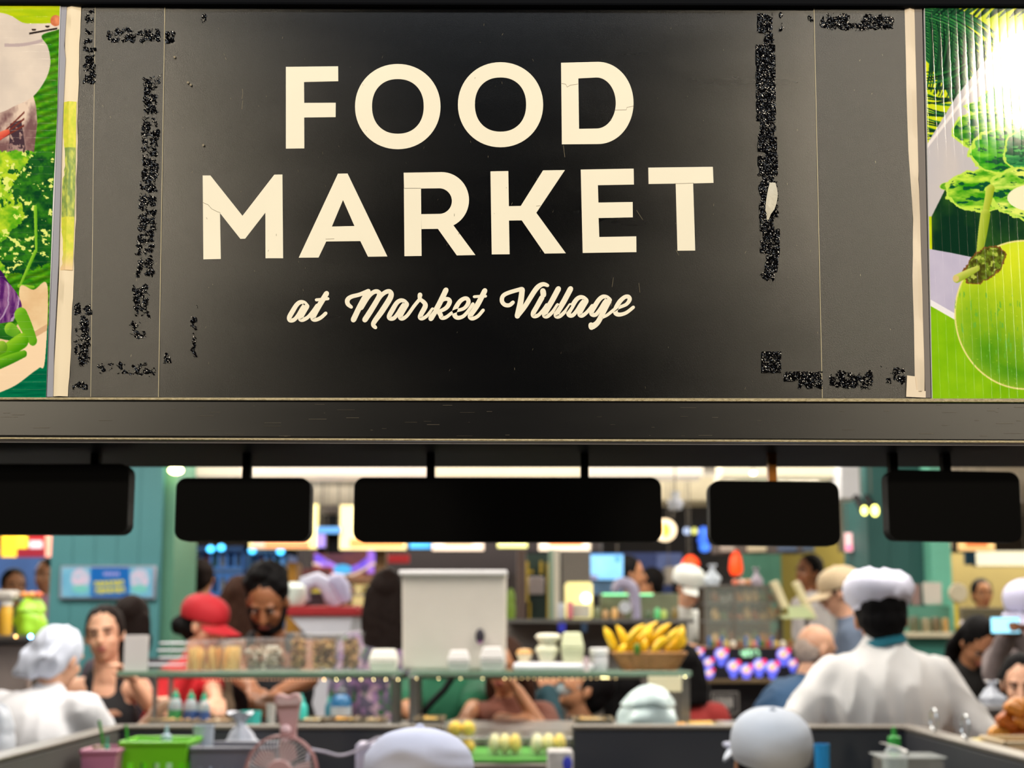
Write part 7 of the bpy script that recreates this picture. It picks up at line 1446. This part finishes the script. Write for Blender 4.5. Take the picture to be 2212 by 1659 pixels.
person('woman with long dark hair and a mauve floral dress, seen from behind', (838, 1288, 7.4), h=2, H=1.70, hair='long', hcol='dark', top=(100, 90, 120), mats=fm, bottom=(100, 90, 120), b=1.0, vox=.011, skin='fair')
person('person in a green T-shirt with a black bag strap behind the white storage bin', (952, 1378, 6.75), h=180, H=1.70, lean=6, hair='short', top=(14, 92, 62), b=.98, vox=.010, skin='tan', arms={'l': (1000, 1560, 6.2), 'r': (905, 1560, 6.2)})
q = [P(*p_, 6.56) for p_ in ((985, 1452), (960, 1490), (930, 1520), (900, 1556))]; mb = MB(); mb.tube(q, .014, 8); thing(mb, 'bag_strap', M_BLACK, 'black strap crossing the green T-shirt', 'strap')
person('person in a dark navy T-shirt leaning on the counter right of the green T-shirt', (1036, 1392, 7.3), h=180, H=1.62, lean=4, hair='short', top=(34, 36, 48), b=.8, vox=.008, skin='tan', arms={'l': (1140, 1566, 6.1, Vector((-.2, 0, -1))), 'r': (1052, 1570, 6.1)})
person('woman with long brown hair resting her chin on her hand', (1090, 1440, 6.45), h=200, H=1.55, lean=18, hp=10, hair='long', hcol='brown', top=(110, 60, 44), skin='tan', vox=.009, arms={'l': (1118, 1492, 6.2, Vector((.6, -.2, -1)), 1.2), 'r': (1150, 1562, 6.1, Vector((-.8, 0, -.6)))})
person('person in a dark teal jacket tipping the head back to drink', (1262, 1488, 7.0), h=262, H=1.82, lean=22, hp=-30, hair='short', hcol='black', top=(28, 66, 76), sleeve='long', skin='tan', b=1.0, vox=.007, wr=.012, arms={'r': (1198, 1488, 6.85, Vector((-.3, 1, -.8)), 1.2), 'l': (1182, 1490, 6.72, Vector((-.2, -1, -.7)), 1.2)})
r_ = empty('bottle', P(1222, 1490, 6.8), 'clear water bottle tipped up at the drinker\'s mouth', 'bottle'); mb = MB(); M4 = Matrix.Translation(P(1200, 1490, 6.78)) @ Matrix.Rotation(PI/2-.1, 4, 'Y'); mb.lathe([(.028, 0), (.031, .01), (.031, .07), (.012, .11), (.012, .125)], 16, M4 @ Matrix.Translation((0, 0, -.02))); mb.build('body', glass('pet_water', (190, 214, 220), .5), r_)
person('person with black hair in a black top behind the pale aqua bag', (1356, 1500, 7.7), h=20, H=1.56, lean=6, hair='bob', top=(22, 22, 26), skin='tan', vox=.012)
person('person in a red shirt with long black hair by the steel shelf post', (1474, 1446, 7.0), h=-8, H=1.5, hair='bob', hcol='black', top=(150, 34, 30), skin='tan', vox=.011)
person('cook in white clothes and white cap working at the glass food case', (1488, 1268, 9.9), h=140, H=1.72, lean=26, hp=20, hair='short', hat='ball', hatcol=(226, 230, 226), top=(226, 230, 228), sleeve='short', skin='fair', b=1.0, vox=.010, arms={'l': (1550, 1356, 9.6, Vector((.3, 0, -1))), 'r': (1470, 1400, 9.6)})
person('elderly balding man in a blue shirt left of the man in the puffed cap', (1764, 1404, 7.4), h=70, H=1.66, lean=40, hp=14, skin='fair', hair=None, top=(48, 84, 122), b=1.05, vox=.008, wr=.009, hcol='grey')
# his fringe of grey hair
C0 = P(1764, 1404, 7.4); mb = MB(); mb.ell(C0+Vector((-.055, -.01, .0)), (.055, .075, .07), 16, 12); mb.ell(C0+Vector((-.03, -.055, -.01)), (.04, .03, .05), 12, 8); rm = remesh(mb, .008, 1, .004, 40); ob = rm.build('hair', mat('hair_grey', HC['grey'], .6, bump=.5, bscale=60), PEOPLE[-1], fixn=False)
person('man in a tan cap and grey-blue patterned shirt before the ochre wall', (1812, 1280, 8.2), h=285, H=1.72, lean=8, hp=14, hat='ball', hatcol=(206, 184, 150), hair='short', hcol='dark', top=(96, 110, 132), skin='fair', b=.9, vox=.011)
person('distant person in a pale grey shirt before the ochre wall', (1747, 1236, 11.2), h=240, H=1.74, lean=4, hair='short', hcol='black', top=(190, 186, 186), skin='brown', b=.8, vox=.014)
pm, gm = person('big man in a white T-shirt and white puffed cap seen from behind', (1902, 1336, 5.05), h=4, H=1.70, lean=8, hp=8, roll=3, hair='short', hcol='black', hat='mob', hatcol=(214, 214, 232), top=(218, 216, 214), b=1.0, wid=1.16, nk=.075, sd=.035, skin='tan', vox=.008, wr=.012, arms={'l': (1822, 1720, 4.85, Vector((-.4, -.3, -1))), 'r': (2024, 1720, 4.85, Vector((.4, -.3, -1)))})
mb = MB(); hd = gm['hd']; n = 28; vs = []; fs = []
for j, (r_a, z_) in enumerate(((.060, -.100), (.069, -.095), (.069, -.072), (.060, -.066))):
    for i in range(n): t = 2*PI*i/n; vs.append(hd(r_a*math.cos(t), -.020+r_a*math.sin(t), z_+.012*math.cos(t)))
for j in range(3):
    for i in range(n): fs.append((j*n+i, j*n+(i+1) % n, (j+1)*n+(i+1) % n, (j+1)*n+i))
mb.add(vs, fs); ob = mb.build('neck_strap', mat('strap_teal', (20, 120, 140), .6), pm)
person('woman bending forward with loose black hair and black top at the right', (2112, 1388, 7.2), h=170, H=1.58, lean=26, hp=48, hair='long', hcol='black', top=(30, 28, 26), skin='tan', vox=.011, b=.9)
person('person in a grey shirt and white cap holding up a phone at the right edge', (2216, 1318, 7.0), h=215, H=1.68, lean=4, hp=20, hat='ball', hatcol=(206, 206, 236), hair='short', top=(128, 116, 116), sleeve='long', skin='brown', vox=.009, arms={'r': (2172, 1372, 6.7, Vector((-.3, 0, -1)), 1.3), 'l': (2205, 1375, 6.72, Vector((.5, 0, -1)), 1.3)})
r_ = empty('phone', P(2172, 1368, 6.62), 'smartphone with a glowing pale blue screen held up at the right', 'phone'); mb = MB(); D = 6.6; mb.box((Xp(2139, D), D+.001, Z(1369, D)), (Xp(2204, D), D+.009, Z(1332, D)), .004); mb.build('case', M_BLACK, r_); mb = MB(); mb.box((Xp(2141, D), D-.0005, Z(1367, D)), (Xp(2202, D), D+.0005, Z(1334, D))); mb.build('screen', EM('phone_glow', (150, 224, 255), 1.5), r_, smooth=False)
person('woman with dark hair and bare face low at the right edge behind the pastries', (2206, 1478, 6.1), h=200, H=1.52, lean=10, hp=12, hair='bob', hcol='black', top=(60, 50, 56), skin='fair', vox=.008)
person('person in a white cap at the bottom centre, only the cap showing', (905, 1738, 2.8), h=10, H=1.66, lean=12, hp=6, hat='ball', hatcol=(214, 216, 238), hair='short', top=(214, 214, 220), skin='tan', vox=.010, hatw=.05)
person('person in a white baseball cap at the bottom right, seen from behind', (1662, 1648, 3.6), h=-4, H=1.60, lean=8, hp=-14, hat='ball', hatcol=(206, 210, 218), hair='short', hcol='black', top=(60, 62, 70), skin='tan', vox=.010)
C0 = P(1578, 1612, 3.72); mb = MB(); mb.cap(C0+Vector((.02, .02, 0)), C0+Vector((-.012, 0, .004)), .009, .007, 8); ob = mb.build('strap_end', mat('strap_white', (214, 212, 226), .5), PEOPLE[-1])
person('distant person in an olive shirt behind the woman in the red cap', (436, 1250, 10.0), h=10, H=1.66, hair='short', hcol='dark', top=(130, 124, 90), skin='tan', vox=.015)
person('person with long brown hair standing left of the bearded man', (524, 1300, 7.6), h=20, H=1.66, hair='long', hcol='brown', top=(120, 100, 80), skin='tan', vox=.012)
person('small distant person in pink at the left edge of the blue-green pillar', (100, 1244, 10.8), h=200, H=1.66, hair='short', hcol='black', top=(210, 160, 190), skin='tan', vox=.015)
person('dark haired distant person seated under the right ochre wall', (2122, 1284, 11.8), h=180, H=1.6, hair='short', hcol='black', top=(40, 40, 46), skin='tan', vox=.015)
person('dark haired person low behind the amber jars at the left edge', (30, 1268, 10.4), h=150, H=1.66, hair='short', hcol='black', top=(50, 50, 60), skin='tan', vox=.014)
person('distant person in a navy top before the deep blue stall wall', (1362, 1240, 10.6), h=90, H=1.7, hair='short', hcol='black', top=(34, 50, 96), skin='tan', vox=.015)
person('distant person in blue right of the sky-blue screen', (1402, 1262, 11.2), h=270, H=1.62, hair='short', hcol='black', top=(26, 44, 100), skin='tan', vox=.015)

# things hung from the ceiling get their rods
def rods(o, xs, D, z0, m=None):
    for x in xs: mb = MB(); mb.cyl((x, D, z0), (x, D, 3.2), .0035, .0035, 8); mb.build('hanging_rod', m or M_STEELD, o)
bpy.context.view_layer.update()
for o in list(bpy.data.objects):
    if o.parent or o.type not in ('MESH', 'EMPTY'): continue
    if o.name.split('.')[0] in ('light_box', 'sign_box', 'soffit', 'spotlight', 'lamp_trough', 'round_sign', 'dome_camera', 'fascia_strip', 'stall_sign', 'fridge_lamp', 'red_lantern', 'hood', 'signboard', 'menu_stand', 'screen', 'fascia', 'stall_wall', 'price_card'):
        bb = []
        for q in ([o] + list(o.children)):
            if q.type == 'MESH': bb += [wm(q) @ Vector(c) for c in q.bound_box]
        zm = max(b_.z for b_ in bb); x0 = min(b_.x for b_ in bb); x1 = max(b_.x for b_ in bb); yy = (min(b_.y for b_ in bb)+max(b_.y for b_ in bb))/2
        if zm < 1.75 or zm > 3.15: continue
        w_ = x1-x0; rods(o, (x0+w_*.5,) if w_ < .15 else (x0+w_*.15, x1-w_*.15), yy, zm-.003)
